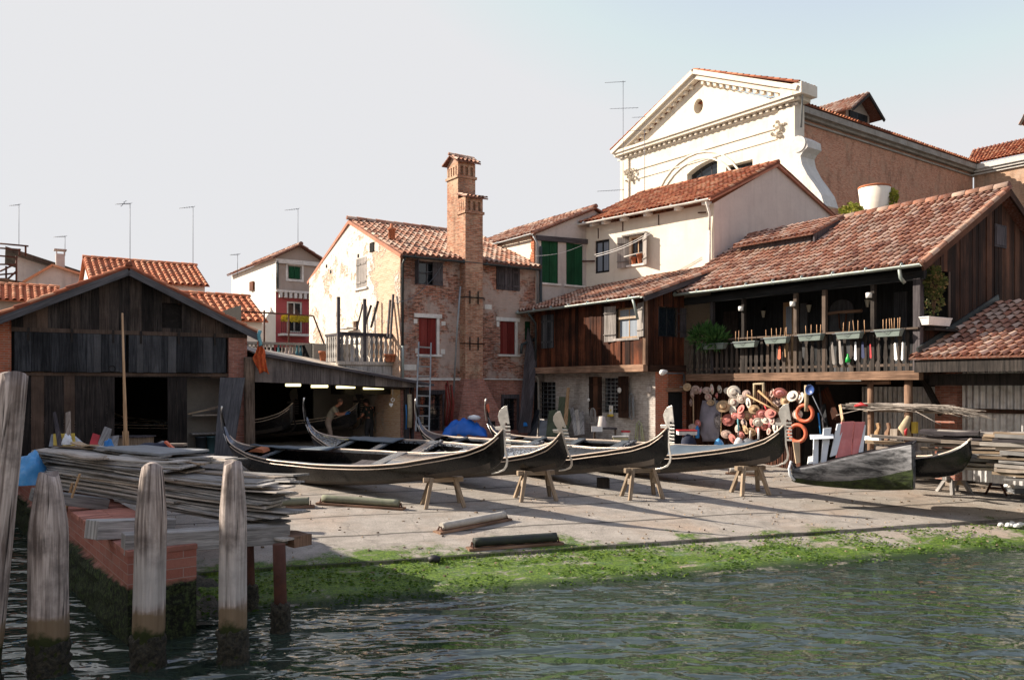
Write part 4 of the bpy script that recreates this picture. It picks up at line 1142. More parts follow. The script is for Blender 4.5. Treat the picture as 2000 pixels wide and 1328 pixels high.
for S_ in (S_l, S_r):
    w_ = window(bh, HF, *S_, y=.14, fm='whitest', sill='whitest', label='window closed by dark red shutters'); shut(w_, HF, S_[0], S_[1]-.1, S_[2], S_[3], 'red_shutter', y=.06, battens=False)
    mb = MB(HF); mb.box(S_[0]-.2, S_[1]+.12, -.045, .05, S_[3], S_[3]+.15); mb.box(S_[1]-.09, S_[1]+.02, -.03, .05, S_[2], S_[3]-.004); mb.obj('lintel', M['whitest'], w_, bevel=.01)
w_ = window(bh, HF, *G_s, y=.1, fm='wood_dkshut', nx=1, nz=1, pane=None); shut(w_, HF, *G_s, 'green_shutter', y=.05, leaves=1)
for B_ in (B_l, B_r):
    w_ = window(bh, HF, *B_, y=.16, fm='wood_dkshut', nx=2, nz=3, label='dark ground floor window behind an iron grille'); grille(w_, HF, *B_, y=.06)
    mb = MB(HF); mb.box(B_[0]-.1, B_[1]+.1, -.09, 0.0, B_[3], B_[3]+.16); mb.box(B_[0]-.1, B_[0], -.09, 0, B_[2], B_[3]-.004); mb.box(B_[1], B_[1]+.1, -.09, 0, B_[2], B_[3]-.004); mb.obj('timber_surround', M['wood_dkshut'], w_)
mb = MB(HF)
for a, b in (((808, 623), (815, 632)), ((862, 628), (870, 636)), ((811, 680), (816, 690)), ((861, 682), (869, 692)), ((946, 595), (960, 604)), ((970, 628), (975, 638)), ((786, 712), (813, 723))):
    r_ = px_rect(HF, a, b); mb.box(r_[0], r_[1], -.02, .02, r_[2], r_[3])
mb.obj('stone_blocks', M['whitest'], bh, bevel=.008)
mb = MB(HF); mb.box(.02, HF.hx(940), -.1, -.03, zsplit-.06, zsplit+.03); mb.tube([(HF.hx(940), -.08, zsplit), (HL, -.08, zsplit-.02)], .03, 6); mb.obj('pipe_course', M['whitest'], bh, bevel=.01)
# roof
mb = MB(); ov = .3; zo = (rz-ez)/(HD/2)*ov
tiles(mb, HF.w(-.12, -ov, ez-zo+.1), HF.w(HL+.1, -ov, ez-zo+.1), HF.w(HL+.1, HD/2, rz+.16), HF.w(-.12, HD/2, rz+.16), pitch=.23, rad_=.085)
tiles(mb, HF.w(HL+.1, HD+ov, ez-zo+.1), HF.w(-.12, HD+ov, ez-zo+.1), HF.w(-.12, HD/2, rz+.16), HF.w(HL+.1, HD/2, rz+.16), pitch=.3)
ridge(mb, HF.w(-.2, HD/2, rz+.2), HF.w(HL+.1, HD/2, rz+.2), .12)
rf = mb.obj('roof', M['tile_old'], bh)
mb = MB(HF)
for sg in (0, 1):
    a = (-.1, -.3, ez-zo+.02) if sg == 0 else (-.1, HD+.3, ez-zo+.02)
    mb.beam(a, (-.1, HD/2, rz+.07), .1, .13)
mb.obj('verge', m_plain('verge_brick', (.42, .17, .1), .9, sc=8, da=.4), rf)
vx, vz = HF.hit(765, 468, 1.6)
mb = MB(HF); mb.lathe([(.14, vz-.3), (.13, vz+.35), (.17, vz+.36), (.16, vz+.42), (.08, vz+.46), (.05, vz+.6), (.02, vz+.62)], (vx, 1.6, 0), 10); mb.obj('roof_vent', M['terracotta'], rf)
gutter('gutter', bh, M['dkpipe'], HF.w(-.1, -ov-.06, ez-zo+.04), HF.w(HL, -ov-.06, ez-zo+.02), .07,
       [[HF.w(.05, -ov-.02, ez-zo), HF.w(.06, -.08, ez-.35), HF.w(.06, -.08, zsplit+1.1)]])
mb = MB(HF); mb.tube([(.06, -.08, zsplit+1.2), (.06, -.08, zsplit-.1)], .05, 8); mb.obj('drainpipe', M['gutter'], bh)
# chimney
cyf = -.42
cx0, cx1 = HF.hx(909, cyf), HF.hx(943, cyf)
c1 = HF.hz(926, 386, cyf); c2 = HF.hz(912, 318, cyf+.55)
ch = MB(HF)
def stack(mb, x0, x1, y0, y1, z0, z1, nh):
    """shaft with a slotted head"""
    mb.box(x0, x1, y0, y1, z0, z1-.62)
    mb.box(x0-.05, x1+.05, y0-.05, y1+.05, z1-.62, z1-.52)
    mb.box(x0+.1, x1-.1, y0+.1, y1-.1, z1-.52, z1-.16, skip=())
    n1, n2 = nh
    for i in range(n1+1):
        x = x0+(x1-x0-.1)*i/n1
        mb.box(x, x+.1, y0, y0+.11, z1-.52, z1-.16); mb.box(x, x+.1, y1-.11, y1, z1-.52, z1-.16)
    for i in range(1, n2):
        y = y0+(y1-y0-.1)*i/n2
        mb.box(x0, x0+.11, y, y+.1, z1-.52, z1-.16); mb.box(x1-.11, x1, y, y+.1, z1-.52, z1-.16)
    mb.box(x0, x1, y0, y1, z1-.16, z1)
stack(ch, cx0, cx1, cyf, cyf+.545, zsplit+.0, c1, (3, 3)); stack(ch, cx0-.003, cx1-.0, cyf+.55, cyf+1.4, ez-.3, c2, (3, 4))
cho = ch.obj('chimney', M['brick_chim'], bh)
mb = MB(HF); mb.box(cx0+.12, cx1-.12, cyf+.115, cyf+.43, c1-.5, c1-.18); mb.box(cx0+.12, cx1-.12, cyf+.665, cyf+1.28, c2-.5, c2-.18); mb.obj('flue_dark', M['inside'], cho)
for (y0, y1, z) in ((cyf-.12, cyf+.54, c1), (cyf+.4, cyf+1.55, c2)):
    mb = MB(); xm = (cx0+cx1)/2; o_ = .17
    if z == c1:
        tiles(mb, HF.w(cx0-.05, y0, z+.0), HF.w(cx1+o_, y0, z), HF.w(cx1+o_, y1, z+.2), HF.w(cx0-.05, y1, z+.2), pitch=.16, course=.3, rad_=.06)
    else:
        ym = (y0+y1)/2
        tiles(mb, HF.w(cx0-o_, y0, z), HF.w(cx1+o_, y0, z), HF.w(cx1+o_*.8, ym, z+.32), HF.w(cx0-o_*.8, ym, z+.32), pitch=.17, course=.3, rad_=.065)
        tiles(mb, HF.w(cx1+o_, y1, z), HF.w(cx0-o_, y1, z), HF.w(cx0-o_*.8, ym, z+.32), HF.w(cx1+o_*.8, ym, z+.32), pitch=.17, course=.3, rad_=.065)
        ridge(mb, HF.w(cx0-o_, ym, z+.33), HF.w(cx1+o_, ym, z+.33), .08, .25)
        mb.fr = HF; mb.prism([(y0+.2, z), (y1-.2, z), (ym, z+.28)], cx0, cx1, 'yz')
    mb.obj('chimney_cap', M['tile_old'], cho)
mb = MB(HF)      # flared hearth at the foot of the chimney
hx0, hx1 = HF.hx(893, -.8), HF.hx(990, -.8); hz0 = GZ-.2; hz1 = HF.hz(940, 832, -.8)
mb.box(hx0, hx1, -.8, -.03, hz0, hz1)
t0, t1 = HF.hx(908, -.42), HF.hx(945, -.42)
mb.hexa([(hx0, -.8, hz1), (hx1, -.8, hz1), (hx1, -.03, hz1), (hx0, -.03, hz1), (t0, -.42, zsplit), (t1, -.42, zsplit), (t1, -.0, zsplit), (t0, -.0, zsplit)])
mb.obj('hearth', M['brick_low'], bh)
mb = MB(HF)
for a, b in (((908, 820), (925, 835)), ((953, 820), (967, 836))):
    r_ = px_rect(HF, a, b, -.8); mb.box(r_[0], r_[1], -.81, -.7, r_[2]-.05, r_[3]-.05)
mb.obj('vent_hole', M['inside'], bh)
for py in (581, 671):      # iron tie bars across the chimney breast
    mb = MB(HF); z = HF.hz(925, py, cyf-.03)
    mb.tube([(HF.hx(898), -.02, z+.02), (cx0, cyf-.03, z), (cx1, cyf-.03, z), (HF.hx(946), -.02, z)], .022, 6)
    for px in (918, 934): x = HF.hx(px, cyf-.05); mb.tube([(x, cyf-.05, z-.25), (x, cyf-.05, z+.25)], .022, 6)
    mb.obj('iron_tie', M['iron'], bh)

# ================================================================ house with green shutters
NF = HF.shifted(HL, -.02); NS = Frame(0, 0, 145); NS.o = NF.w(0, 0, 0)
gh = T('green_shutter_house', 'narrow grey plastered house with two tall green shutters', 'house', NF.w(1, 0, GZ))
nx1 = 3.6; g0 = (0.0, NF.hz(1042, 457)); g1 = NF.hit(1160, 411)
G1 = px_rect(NF, (1057, 471), (1090, 553)); G2 = px_rect(NF, (1106, 476), (1138, 557))
mb = MB(NF); wall(mb, 0, nx1, 3.0, g1[1]+.1, [G1, G2], [line_above(g0, g1), line_above(g1, (g1[0]+1.6, g1[1]-.75))]); mb.obj('front_wall', M['greypl'], gh)
mb = MB(NS); wall(mb, -7, 0, 3.0, g0[1]); mb.obj('side_wall', M['cream'], gh)
mb = MB(NF)      # exposed brick quoin
z = 6.4
while z < g0[1]-.1: mb.box(-.06, -.005+R.uniform(0, .06)*0, .05, R.uniform(.2, .38), z, z+.09); z += .105
mb.obj('quoin', M['terracotta'], gh)
for k, G in enumerate((G1, G2)):
    w_ = window(gh, NF, *G, y=.14, fm='whitest', sill='whitest', label='window closed by tall green shutters'); shut(w_, NF, *G, 'green_shutter', y=.05, battens=False)
mb = MB(NF); a = NF.hit(1047, 463); b = NF.hit(1146, 471); mb.beam((a[0], -.04, a[1]-.04), (b[0], -.04, b[1]-.04), .1, .2); mb.obj('lintel', M['wood_dkshut'], gh)
mb = MB()
A_ = NF.w(-.2, -.15, g0[1]+.02); B_ = NF.w(g1[0], -.15, g1[1]+.1); back = NF.v*7
tiles(mb, A_+back, A_, B_, B_+back, pitch=.23, sag=.02); C_ = NF.w(g1[0]+1.6, -.15, g1[1]-.6)
tiles(mb, C_, C_+back, B_+back, B_, pitch=.23, sag=.02); ridge(mb, B_+Vector((0, 0, .04)), B_+back, .11)
rf = mb.obj('roof', M['tile_old'], gh)
gutter('gutter', gh, M['pipe'], NF.w(-.26, -.1, g0[1]-.02), NF.w(-.26, 7, g0[1]-.02), .06, [[NF.w(-.2, -.1, g0[1]-.1), NF.w(.0, -.12, g0[1]-.4), NF.w(.0, -.12, 5.6)]])
mb = MB(NF); mb.tube([(.18, -.1, g0[1]-.5), (.18, -.1, 5.5), (-.2, -.15, 5.2), (-.9, -.3, 4.95), (-.95, -.32, 4.6)], .06, 8); mb.obj('drainpipe', M['dkpipe'], gh)

# ================================================================ cream house
CF = Frame(7.45, 30.2, 137.5); CS = Frame(7.45, 30.2, 47.5)
ch_ = T('cream_house', 'tall cream house with a pinkish end wall and an orange tiled roof', 'house', CF.w(-2, 0, GZ))
ce = CF.hz(1393, 397); cl = CF.hx(1143)
Wc = px_rect(CF, (1229, 463), (1256, 516)); Wd = px_rect(CF, (1162, 469), (1190, 533))
mb = MB(CF); wall(mb, cl, 0, 3, ce, [Wc, Wd]); mb.obj('front_wall', M['cream'], ch_)
ax, az = CS.hit(1515, 326); bx, bz = CS.hit(1622, 418)
mb = MB(CS); wall(mb, 0, bx, 3, az+.1, (), [line_above((0, ce), (ax, az)), line_above((ax, az), (bx, bz))]); mb.obj('end_wall', M['pink'], ch_)
w_ = window(ch_, CF, *Wd, y=.06, fm='wood_black', nx=2, nz=1, pane='curtain', fw=.09, label='dark framed window with a pale curtain')
w_ = window(ch_, CF, *Wc, y=.14, fm='wood_oar', nx=2, nz=1, label='open window with weathered plank shutters folded back', sill='whitest')
leaf_at(w_, CF, Wc[0], Wc[2]-.1, Wc[3]+.05, .5, 25, 'wood_shutter', side=-1); leaf_at(w_, CF, Wc[1], Wc[2]-.1, Wc[3]+.05, .5, 35, 'wood_shutter', side=1)
mb = MB(CF); mb.box(Wc[0]-.25, Wc[1]+.25, -.18, -.01, Wc[3]+.06, Wc[3]+.12); mb.obj('hood', M['wood_shutter'], w_)
mb = MB(CF); mb.tube([(Wc[0]-.1, -.2, Wc[2]+.32), (Wc[1]+.1, -.2, Wc[2]+.4)], .02, 6); mb.obj('rail', M['whitest'], w_)
for k, px in enumerate((1237, 1249)):
    x = CF.hx(px, -.02); t = T('flower_pot', '%s terracotta pot on the sill of the open cream house window' % ['smaller', 'larger'][k], 'pot', CF.w(x, 0, Wc[2]+.0)); mb = MB(CF)
    h = .24+.1*k; mb.lathe([(.07, Wc[2]), (.11+.02*k, Wc[2]+h), (.13+.02*k, Wc[2]+h), (.13+.02*k, Wc[2]+h+.05), (.09, Wc[2]+h+.05), (.06, Wc[2]+h-.04)], (x, -.0, 0), 12); mb.obj('pot', M['terracotta'], t)
mb = MB(CF)      # rafter ends
for px in (1165, 1188, 1224, 1270, 1330, 1384):
    x = CF.hx(px); mb.beam((x, -.36, ce-.02), (x, .1, ce+.02), .14, .14)
mb.obj('rafter_end', M['white'], ch_, bevel=.01)
mb = MB(CF)
A_ = CF.w(cl-.25, -.4, ce+.12); B_ = CF.w(.15, -.4, ce+.12); ry = ax
C_ = CF.w(.15, ry, az+.16); dx, dz = CF.hit(1247, 380, ry); D__ = CF.w(dx, ry, az+.1)
tiles(mb, A_, B_, C_, D__, pitch=.21, course=.33); ridge(mb, C_, D__, .11)
tiles(mb, CF.w(.15, bx+.3, bz-.05), CF.w(dx-1.5, bx+.3, bz-.05), D__, C_, pitch=.3); tiles(mb, CF.w(cl-.25, bx, bz), A_, D__, D__, pitch=.3)
rf = mb.obj('roof', M['tile_red'], ch_)
mb = MB(CS); mb.beam((-.4, -.08, ce+.06), (ax, -.08, az+.06), .1, .12); mb.beam((bx+.2, -.08, bz-.08), (ax, -.08, az+.06), .1, .12); mb.obj('verge', m_plain('verge_tile', (.4, .16, .1), .9), rf)
gutter('gutter', ch_, M['whitest'], CF.w(cl-.25, -.46, ce+.08), CF.w(.1, -.46, ce+.08), .075, [[CF.w(-.05, -.44, ce), CF.w(-.12, -.1, ce-.4), CF.w(-.14, -.08, ce-1.0)], [CF.w(-.14, -.08, ce-1.0), CF.w(-.14, -.08, 7.3)]])
mb = MB(CF); a = CF.hit(1136, 511, -.1); mb.beam((a[0]-.1, -.25, a[1]), (a[0]+.7, -.05, a[1]-.05), .05, .06); a = CF.hit(1365, 416); mb.beam((a[0], -.05, a[1]), (a[0]+.4, -.12, a[1]-.06), .03, .05)
for px, y0, y1 in ((1217, 434, 452), (1287, 420, 440), (1169, 446, 466)):
    a = CF.hit(px, y0); b = CF.hit(px, y1); mb.beam((a[0], -.02, a[1]), (b[0], -.02, b[1]), .03, .03)
mb.obj('iron_bracket', M['rust'], ch_)

# ================================================================ projecting timber house
BF = Frame(4.49, 27.45, 145.5); BS = Frame(4.49, 27.45, 55.5)
by = T('timber_house', 'house with a projecting brown plank upper floor over whitewashed brick', 'house', BF.w(-3, .5, GZ))
bl = BF.hx(1046); bb = BF.hz(1260, 713); be = BF.hz(1258, 590)
Wb = px_rect(BF, (1204, 601), (1246, 660)); Wl = px_rect(BF, (1060, 615), (1083, 680))
mb = MB(BF); planks(mb, bl, 0, bb, be+.25, 0, (.17, .27), .035, holes=[Wb], jit=.025); mb.obj('plank_wall', M['wood_brown'], by)
Ws = px_rect(BS, (1288, 600), (1322, 658)); BSL = 1.78
mb = MB(BS); planks(mb, 0.02, BSL, bb, lambda x: be+.16+.3*x, 0, (.1, .17), .035, holes=[Ws], jit=.02); mb.obj('side_plank_wall', M['wood_brown'], by)
mb = MB(BF); mb.beam((bl-.1, -.08, bb-.1), (.06, -.08, bb-.1), .2, .24); mb.box(bl, .03, .0, .45, bb-.22, bb-.0); mb.beam((0.02, -.05, bb), (.02, -.05, be+.2), .14, .12); mb.obj('floor_beam', M['wood_beam'], by, bevel=.01)
mb = MB(BS); mb.beam((.06, -.06, bb-.1), (BSL, -.06, bb-.1), .16, .22); mb.obj('side_beam', M['wood_gable'], by)
w_ = window(by, BF, *Wb, y=.1, fm='wood_oar', nx=2, nz=1, pane='curtain', sill='wood_shutter', label='window with pale open shutters and a white curtain')
mb = MB(BF); mb.box(Wb[0]+.02, Wb[1]-.02, .04, .09, Wb[3]-.38, Wb[3]-.3); mb.obj('transom', M['wood_pale'], w_)
leaf_at(w_, BF, Wb[0], Wb[2]-.1, Wb[3]+.1, .5, 14, 'wood_shutter', y=-.02, side=-1); leaf_at(w_, BF, Wb[1], Wb[2], Wb[3]+.1, .55, 22, 'wood_shutter', y=-.02, side=1)
w_ = window(by, BF, Wl[0], Wl[1], Wl[2], Wl[3], y=-.06, fm='wood_panel', nx=1, nz=1, pane=None, label='window closed by blue grey shutters'); shut(w_, BF, Wl[0], Wl[1], Wl[2], Wl[3], 'wood_panel', y=-.05)
w_ = window(by, BS, *Ws, y=.06, fm='wood_black', nx=2, nz=1); leaf_at(w_, BS, Ws[1], Ws[2], Ws[3], .4, 8, 'wood_dkshut', side=1)
# ground floor under the overhang
f2 = BF.shifted(0, .43); f3 = Frame(0, 0, 55.5); f3.o = BF.w(0, .43, 0)
L1 = px_rect(f2, (1052, 746), (1085, 818)); L2 = px_rect(f2, (1176, 738), (1208, 806))
mb = MB(f2); wall(mb, bl, 0, GZ-.2, bb-.1, [L1, L2]); mb.obj('whitewashed_wall', M['brick_white'], by)
dk = .6
mb = MB(f3); wall(mb, 0, dk, GZ-.2, bb-.1); mb.box(dk+.05, 1.7, .2, .25, GZ, bb-.1); mb.obj('pier', M['brick_pier'], by)
mb = MB(f3); mb.box(dk+.01, 1.34, .05, .12, GZ, 3.1); mb.obj('door', M['wood_black'], by)
mb = MB(f3); mb.beam((dk-.1, -.03, 3.2), (1.34, -.03, 3.2), .16, .14); mb.obj('door_lintel', M['wood_beam'], by)
for L_, lab in ((L1, 'dark window with an iron grille near the corner'), (L2, 'window with an iron grille between dark shutters')):
    w_ = window(by, f2, *L_, y=.16, fm='wood_black', nx=2, nz=2, label=lab); grille(w_, f2, L_[0], L_[1], L_[2], L_[3], .04, 4, 9, .012, 'pipe')
    if L_ is L2:
        leaf_at(w_, f2, L_[0], L_[2]-.15, L_[3]+.05, .62, 10, 'wood_gable', side=-1); leaf_at(w_, f2, L_[1], L_[2]-.15, L_[3]+.05, .72, 14, 'wood_gable', side=1)
    else:
        leaf_at(w_, f2, L_[0], L_[2]-.1, L_[3], .4, 12, 'wood_black', side=-1)
# roof of the timber house
e0 = BF.hit(1001, 612, -.4); e1 = BF.hit(1258, 578, -.4); ezb = e1[1]
t1 = BF.hit(1414, 517, 3.85); tz = t1[1]
mb = MB()
A_ = BF.w(e0[0], -.4, ezb+.02); B_ = BF.w(.28, -.4, ezb+.02); C_ = BF.w(.28, 3.85, tz); D__ = BF.w(e0[0], 3.85, tz)
tiles(mb, A_, B_, C_, D__, pitch=.21, course=.33, sag=.06); ridge(mb, B_, C_, .09)
rf = mb.obj('roof', M['tile_old'], by)
mb = MB(BF); mb.beam((.3, -.38, ezb-.1), (.3, 3.85, tz-.12), .06, .16); mb.obj('verge_board', M['wood_dkshut'], rf)
gutter('gutter', by, M['gutter'], BF.w(e0[0]-.05, -.47, ezb-.03), BF.w(.25, -.47, ezb+.0), .075, [[BF.w(-.15, -.46, ezb-.05), BF.w(-.12, -.4, ezb-.3), BF.w(-.08, -.3, ezb-.75)]])
mb = MB(BF); mb.tube([(bl+.15, -.5, ezb-.05), (bl+.1, -.06, ezb-.5), (bl+.1, -.06, bb-.3)], .05, 8); mb.obj('drainpipe', M['dkpipe'], by)
mb = MB(BF); mb.tube([(bl+.1, -.06, bb-.28), (bl-.1, .2, bb-.45), (bl-.1, .25, GZ)], .045, 8); mb.obj('white_drainpipe', M['whitest'], by)

# ================================================================ gallery house on the right
GF = Frame(10.8, 21.6, 145.5); GS = Frame(10.8, 21.6, 55.5)
ga = T('gallery_house', 'dark timber house with a long open gallery, tiled roof and plank gable', 'house', GF.w(-4, .5, GZ))
gl = -8.75
fz = GF.hz(1790, 724); bz_ = GF.hz(1790, 742); rzl = GF.hz(1798, 641); gev = GF.hz(1786, 517, -.5)
apx, apz = GS.hit(1968, 369, -.25); GW = apx*2
mb = MB(GF); mb.beam((GF.hx(1345), -.05, (fz+bz_)/2), (.02, -.05, (fz+bz_)/2), .22, fz-bz_); mb.obj('floor_beam', M['wood_beam'], ga, bevel=.012)
mb = MB(GF); mb.box(gl, 0, .06, 1.7, bz_+.04, fz-.02); mb.obj('gallery_floor', M['wood_shed'], ga)
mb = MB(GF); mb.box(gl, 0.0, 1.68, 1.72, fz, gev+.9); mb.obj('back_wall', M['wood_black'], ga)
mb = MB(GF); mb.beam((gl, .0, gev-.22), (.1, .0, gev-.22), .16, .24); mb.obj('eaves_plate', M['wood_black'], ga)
for px in (1392, 1453, 1555, 1611, 1706, 1794):
    x = GF.hx(px); mb = MB(GF); w_ = .12 if px < 1790 else .2
    mb.beam((x, .0, fz), (x, .0, gev-.3), w_, w_); mb.obj('post', M['wood_rail'] if 1440 < px < 1720 else M['wood_dkshut'], ga, bevel=.008)
# railing of flat cut balusters
mb = MB(GF); xr0 = GF.hx(1345); mb.beam((xr0, -.08, rzl), (0, -.08, rzl), .2, .05); mb.beam((xr0, -.02, fz+.16), (0, -.02, fz+.16), .05, .07); rail = mb.obj('railing', M['wood_rail'], ga)
x = xr0+.1; n_ = 0
while x < -.1:
    mb = MB(GF); w_ = R.uniform(.05, .064); zA, zB = fz+.01, rzl-.03; h = zB-zA
    if n_ % 1 == 0:
        pr = [(1.0, 0), (1.0, .2), (.75, .24), (1.15, .34), (.9, .55), (.6, .74), (.95, .8), (1.0, .86), (.6, .93), (.6, 1.0)]
        pts = [(x+w_*a, zA+h*b) for a, b in pr]+[(x-w_*a, zA+h*b) for a, b in pr[::-1]]
        mb.prism(pts, -.05, -.015, 'xz')
    mb.obj('baluster', M['wood_rail'], rail); x += R.uniform(.185, .23); n_ += 1
# roof
yr = apx; mb = MB()
dzr = (apz-gev)/(yr+.5)
A_ = GF.w(gl-.3, -.5, gev+.03); B_ = GF.w(.3, -.5, gev+.03); C_ = GF.w(.3, yr, apz+.02); D__ = GF.w(gl-.3, yr, apz+.02)
tiles(mb, A_, B_, C_, D__, pitch=.205, course=.34, rad_=.078, sag=.1, jit=1.6)
tiles(mb, GF.w(.3, GW, gev+.2), GF.w(gl, GW, gev+.2), D__, C_, pitch=.3); ridge(mb, C_+Vector((0, 0, .05)), D__+Vector((0, 0, .0)), .13); ridge(mb, B_, C_, .085)
rf = mb.obj('roof', M['tile_old'], ga)
mb = MB(GF); mb.beam((.3, -.5, gev-.09), (.3, yr, apz-.1), .06, .2); mb.beam((.3, GW, gev+.06), (.3, yr, apz-.1), .06, .2); mb.obj('barge_board', M['wood_gable'], rf)
gutter('gutter', ga, M['gutter'], GF.w(gl-.1, -.57, gev+.0), GF.w(.3, -.57, gev), .08, [[GF.w(-.3, -.55, gev-.03), GF.w(-.28, -.52, gev-.3), GF.w(-.2, -.45, gev-.45)]])
# low dormer with its own strip of tiles
mb = MB(); d0 = GF.hit(1442, 494, 2.6); d1 = GF.hit(1598, 462, 2.6)
dxa, dxb = d0[0], d1[0]; zr_ = lambda y: gev+dzr*(y+.5)
tiles(mb, GF.w(dxa, 2.3, zr_(2.3)+.34), GF.w(dxb, 2.3, zr_(2.3)+.34), GF.w(dxb, yr, apz+.12), GF.w(dxa, yr, apz+.12), pitch=.21, course=.34)
dm = mb.obj('dormer', M['tile_old'], ga)
mb = MB(GF); mb.box(dxa+.2, dxb-.2, 2.5, 2.55, zr_(2.5)-.05, zr_(2.5)+.24); mb.hexa([(dxb-.06, 2.4, zr_(2.4)), (dxb, 2.4, zr_(2.4)), (dxb, yr, apz-.0), (dxb-.06, yr, apz-.0), (dxb-.06, 2.4, zr_(2.4)+.28), (dxb, 2.4, zr_(2.4)+.28), (dxb, yr, apz+.05), (dxb-.06, yr, apz+.05)]); mb.obj('dormer_front', M['wood_dkshut'], dm)
# plank gable
op = px_rect(GS, (1803, 528), (1850, 640)); op = (.12, op[1], op[2], op[3])
mb = MB(GS)
planks(mb, .05, GW, 3.6, lambda x: (gev-.1+(apz-.2-gev)*x/yr) if x < yr else (apz-.3-(apz-gev-.2)*(x-yr)/yr), 0, (.12, .2), .03, holes=[op], jit=.012); mb.obj('gable_wall', M['wood_gable'], ga)
mb = MB(GS); v = px_rect(GS, (1940, 440), (1962, 484)); mb.box(v[0], v[1], -.06, -.03, v[2], v[3]); mb.box(v[0]+.05, v[1]-.05, -.075, -.06, v[2]+.06, v[3]-.06); mb.obj('hatch', M['wood_dkshut'], ga)
mb = MB(GS); mb.box(.1, op[1]+.15, -.3, .0, op[2]-.1, op[2]-.04); mb.box(op[1]-.02, op[1]+.06, -.06, -.03, op[2], op[3]); mb.obj('ledge', M['wood_rail'], ga)
# ground level: slatted wall, posts, dark store
sw1 = GF.hx(1566, .3)
mb = MB(GF); planks(mb, GF.hx(1336, .3), sw1, GZ-.3, bz_+.05, .3, (.07, .11), .05, jit=.02, gap=.03); mb.obj('slat_wall', M['slat'], ga)
mb = MB(GF)
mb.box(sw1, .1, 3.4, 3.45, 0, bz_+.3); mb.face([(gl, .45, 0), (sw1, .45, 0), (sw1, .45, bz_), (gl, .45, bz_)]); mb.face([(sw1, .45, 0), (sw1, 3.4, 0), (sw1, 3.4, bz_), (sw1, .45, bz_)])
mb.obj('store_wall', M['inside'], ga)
mb = MB(GF); mb.beam((GF.hx(1595, .2), .2, bz_-.07), (GF.hx(1738, .2), .2, bz_-.07), .1, .09); mb.obj('lower_beam', M['wood_beam'], ga)
for px, w_, yy in ((1700, .17, .2), (1774, .22, .1)):
    x = GF.hx(px, yy); mb = MB(GF); mb.tube([(x, yy, GZ-.4), (x+.01, yy, 2.2), (x, yy, bz_)], [w_*.55, w_*.5, w_*.48], 10); mb.obj('ground_post', M['wood_beam'], ga)
def corrugated(mb, fr, x0, x1, z0, z1, y, pitch=.16, amp=.025):
    n_ = int((x1-x0)/pitch*8); mb.smooth = True; pr = None
    for i in range(n_+1):
        x = x0+(x1-x0)*i/n_; yy = y+amp*sin(2*pi*(x-x0)/pitch)
        a, b = mb.P((x, yy, z0)), mb.P((x, yy, z1))
        if pr: mb.quad_idx([pr[0], a, b, pr[1]], [(x-.02, z0), (x, z0), (x, z1), (x-.02, z1)], .5)
        pr = (a, b)
    mb.smooth = False
mb = MB(GF); corrugated(mb, GF, sw1+.1, .0, GZ-.2, 3.3, 3.3); mb.obj('corrugated_wall', M['corr'], ga)
# back wall doors, windows and lanterns in the gallery
for a, b, mt, lab in (((1529, 590), (1551, 652), 'wood_oar', 'narrow glazed door with a brown frame'), ((1412, 608), (1440, 668), 'wood_shed', 'dark brown plank door'), ((1562, 592), (1576, 656), 'wood_panel', 'grey boarded door leaf'), ((1745, 570), (1770, 640), 'wood_panel', 'blue grey door leaf at the end of the gallery')):
    r_ = px_rect(GF, a, b, 1.6); mb = MB(GF); mb.box(r_[0], r_[1], 1.62, 1.67, fz, r_[3]); o = mb.obj('door', M[mt], ga); o['label'] = lab
    if mt == 'wood_oar':
        mb = MB(GF); mb.box(r_[0]+.12, r_[1]-.1, 1.6, 1.618, r_[2], r_[3]-.15); mb.obj('pane', M['curtain'], o)
r_ = px_rect(GF, (1619, 585), (1666, 660), 1.6); mb = MB(GF); mb.prism([(r_[0], fz), (r_[1], fz)]+[((r_[0]+r_[1])/2+(r_[1]-r_[0])/2*cos(t*pi/8), r_[3]-.3+.3*sin(t*pi/8)) for t in range(9)], 1.63, 1.67, 'xz'); o = mb.obj('door', M['wood_panel'], ga); o['label'] = 'arched grey plank door'

# ================================================================ lean-to at the right edge
le = T('store_lean_to', 'low tiled lean-to with a corrugated metal wall at the right edge', 'lean-to', GF.w(2.5, .6, GZ))
lz0 = GF.hz(1800, 700, -.3); ly = 4.0; lz1 = GS.hz(1946, 592)
mb = MB(); LW = 9
tiles(mb, GF.w(-.1, -.45, lz0), GF.w(LW, -.45, lz0), GF.w(LW, ly, lz1), GF.w(.04, ly, lz1), pitch=.235, course=.36, rad_=.09, sag=.06, jit=1.8)
rf = mb.obj('roof', M['tile_old'], le)
mb = MB(GF); mb.beam((.06, -.3, lz0+.2), (.06, ly, lz1+.16), .05, .16); mb.obj('flashing', M['dkpipe'], rf)
mb = MB(GF); mb.box(.0, LW, -.36, .0, lz0-.36, lz0-.045); mb.box(.0, LW, .35, .45, lz0-.7, lz0-.4); mb.obj('eaves_beam', M['wood_shed'], le)
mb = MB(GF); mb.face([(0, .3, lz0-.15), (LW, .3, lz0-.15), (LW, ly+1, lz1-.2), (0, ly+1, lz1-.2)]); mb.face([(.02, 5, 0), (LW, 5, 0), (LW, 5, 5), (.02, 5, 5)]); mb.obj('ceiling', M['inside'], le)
mb = MB(GF); a, b = GF.hx(1826, 1.2), GF.hx(1869, 1.2); mb.box(a, b, 1.2, 1.6, GZ-.3, lz0-.25); mb.obj('brick_pillar', M['brick_low'], le)
mb = MB(GF); a = GF.hit(1808, 745, .9); b = GF.hit(1832, 795, .9); mb.beam((a[0]-.2, .9, a[1]+.3), (b[0]+.1, .9, b[1]-.2), .12, .14); mb.obj('brace', M['wood_shed'], le)
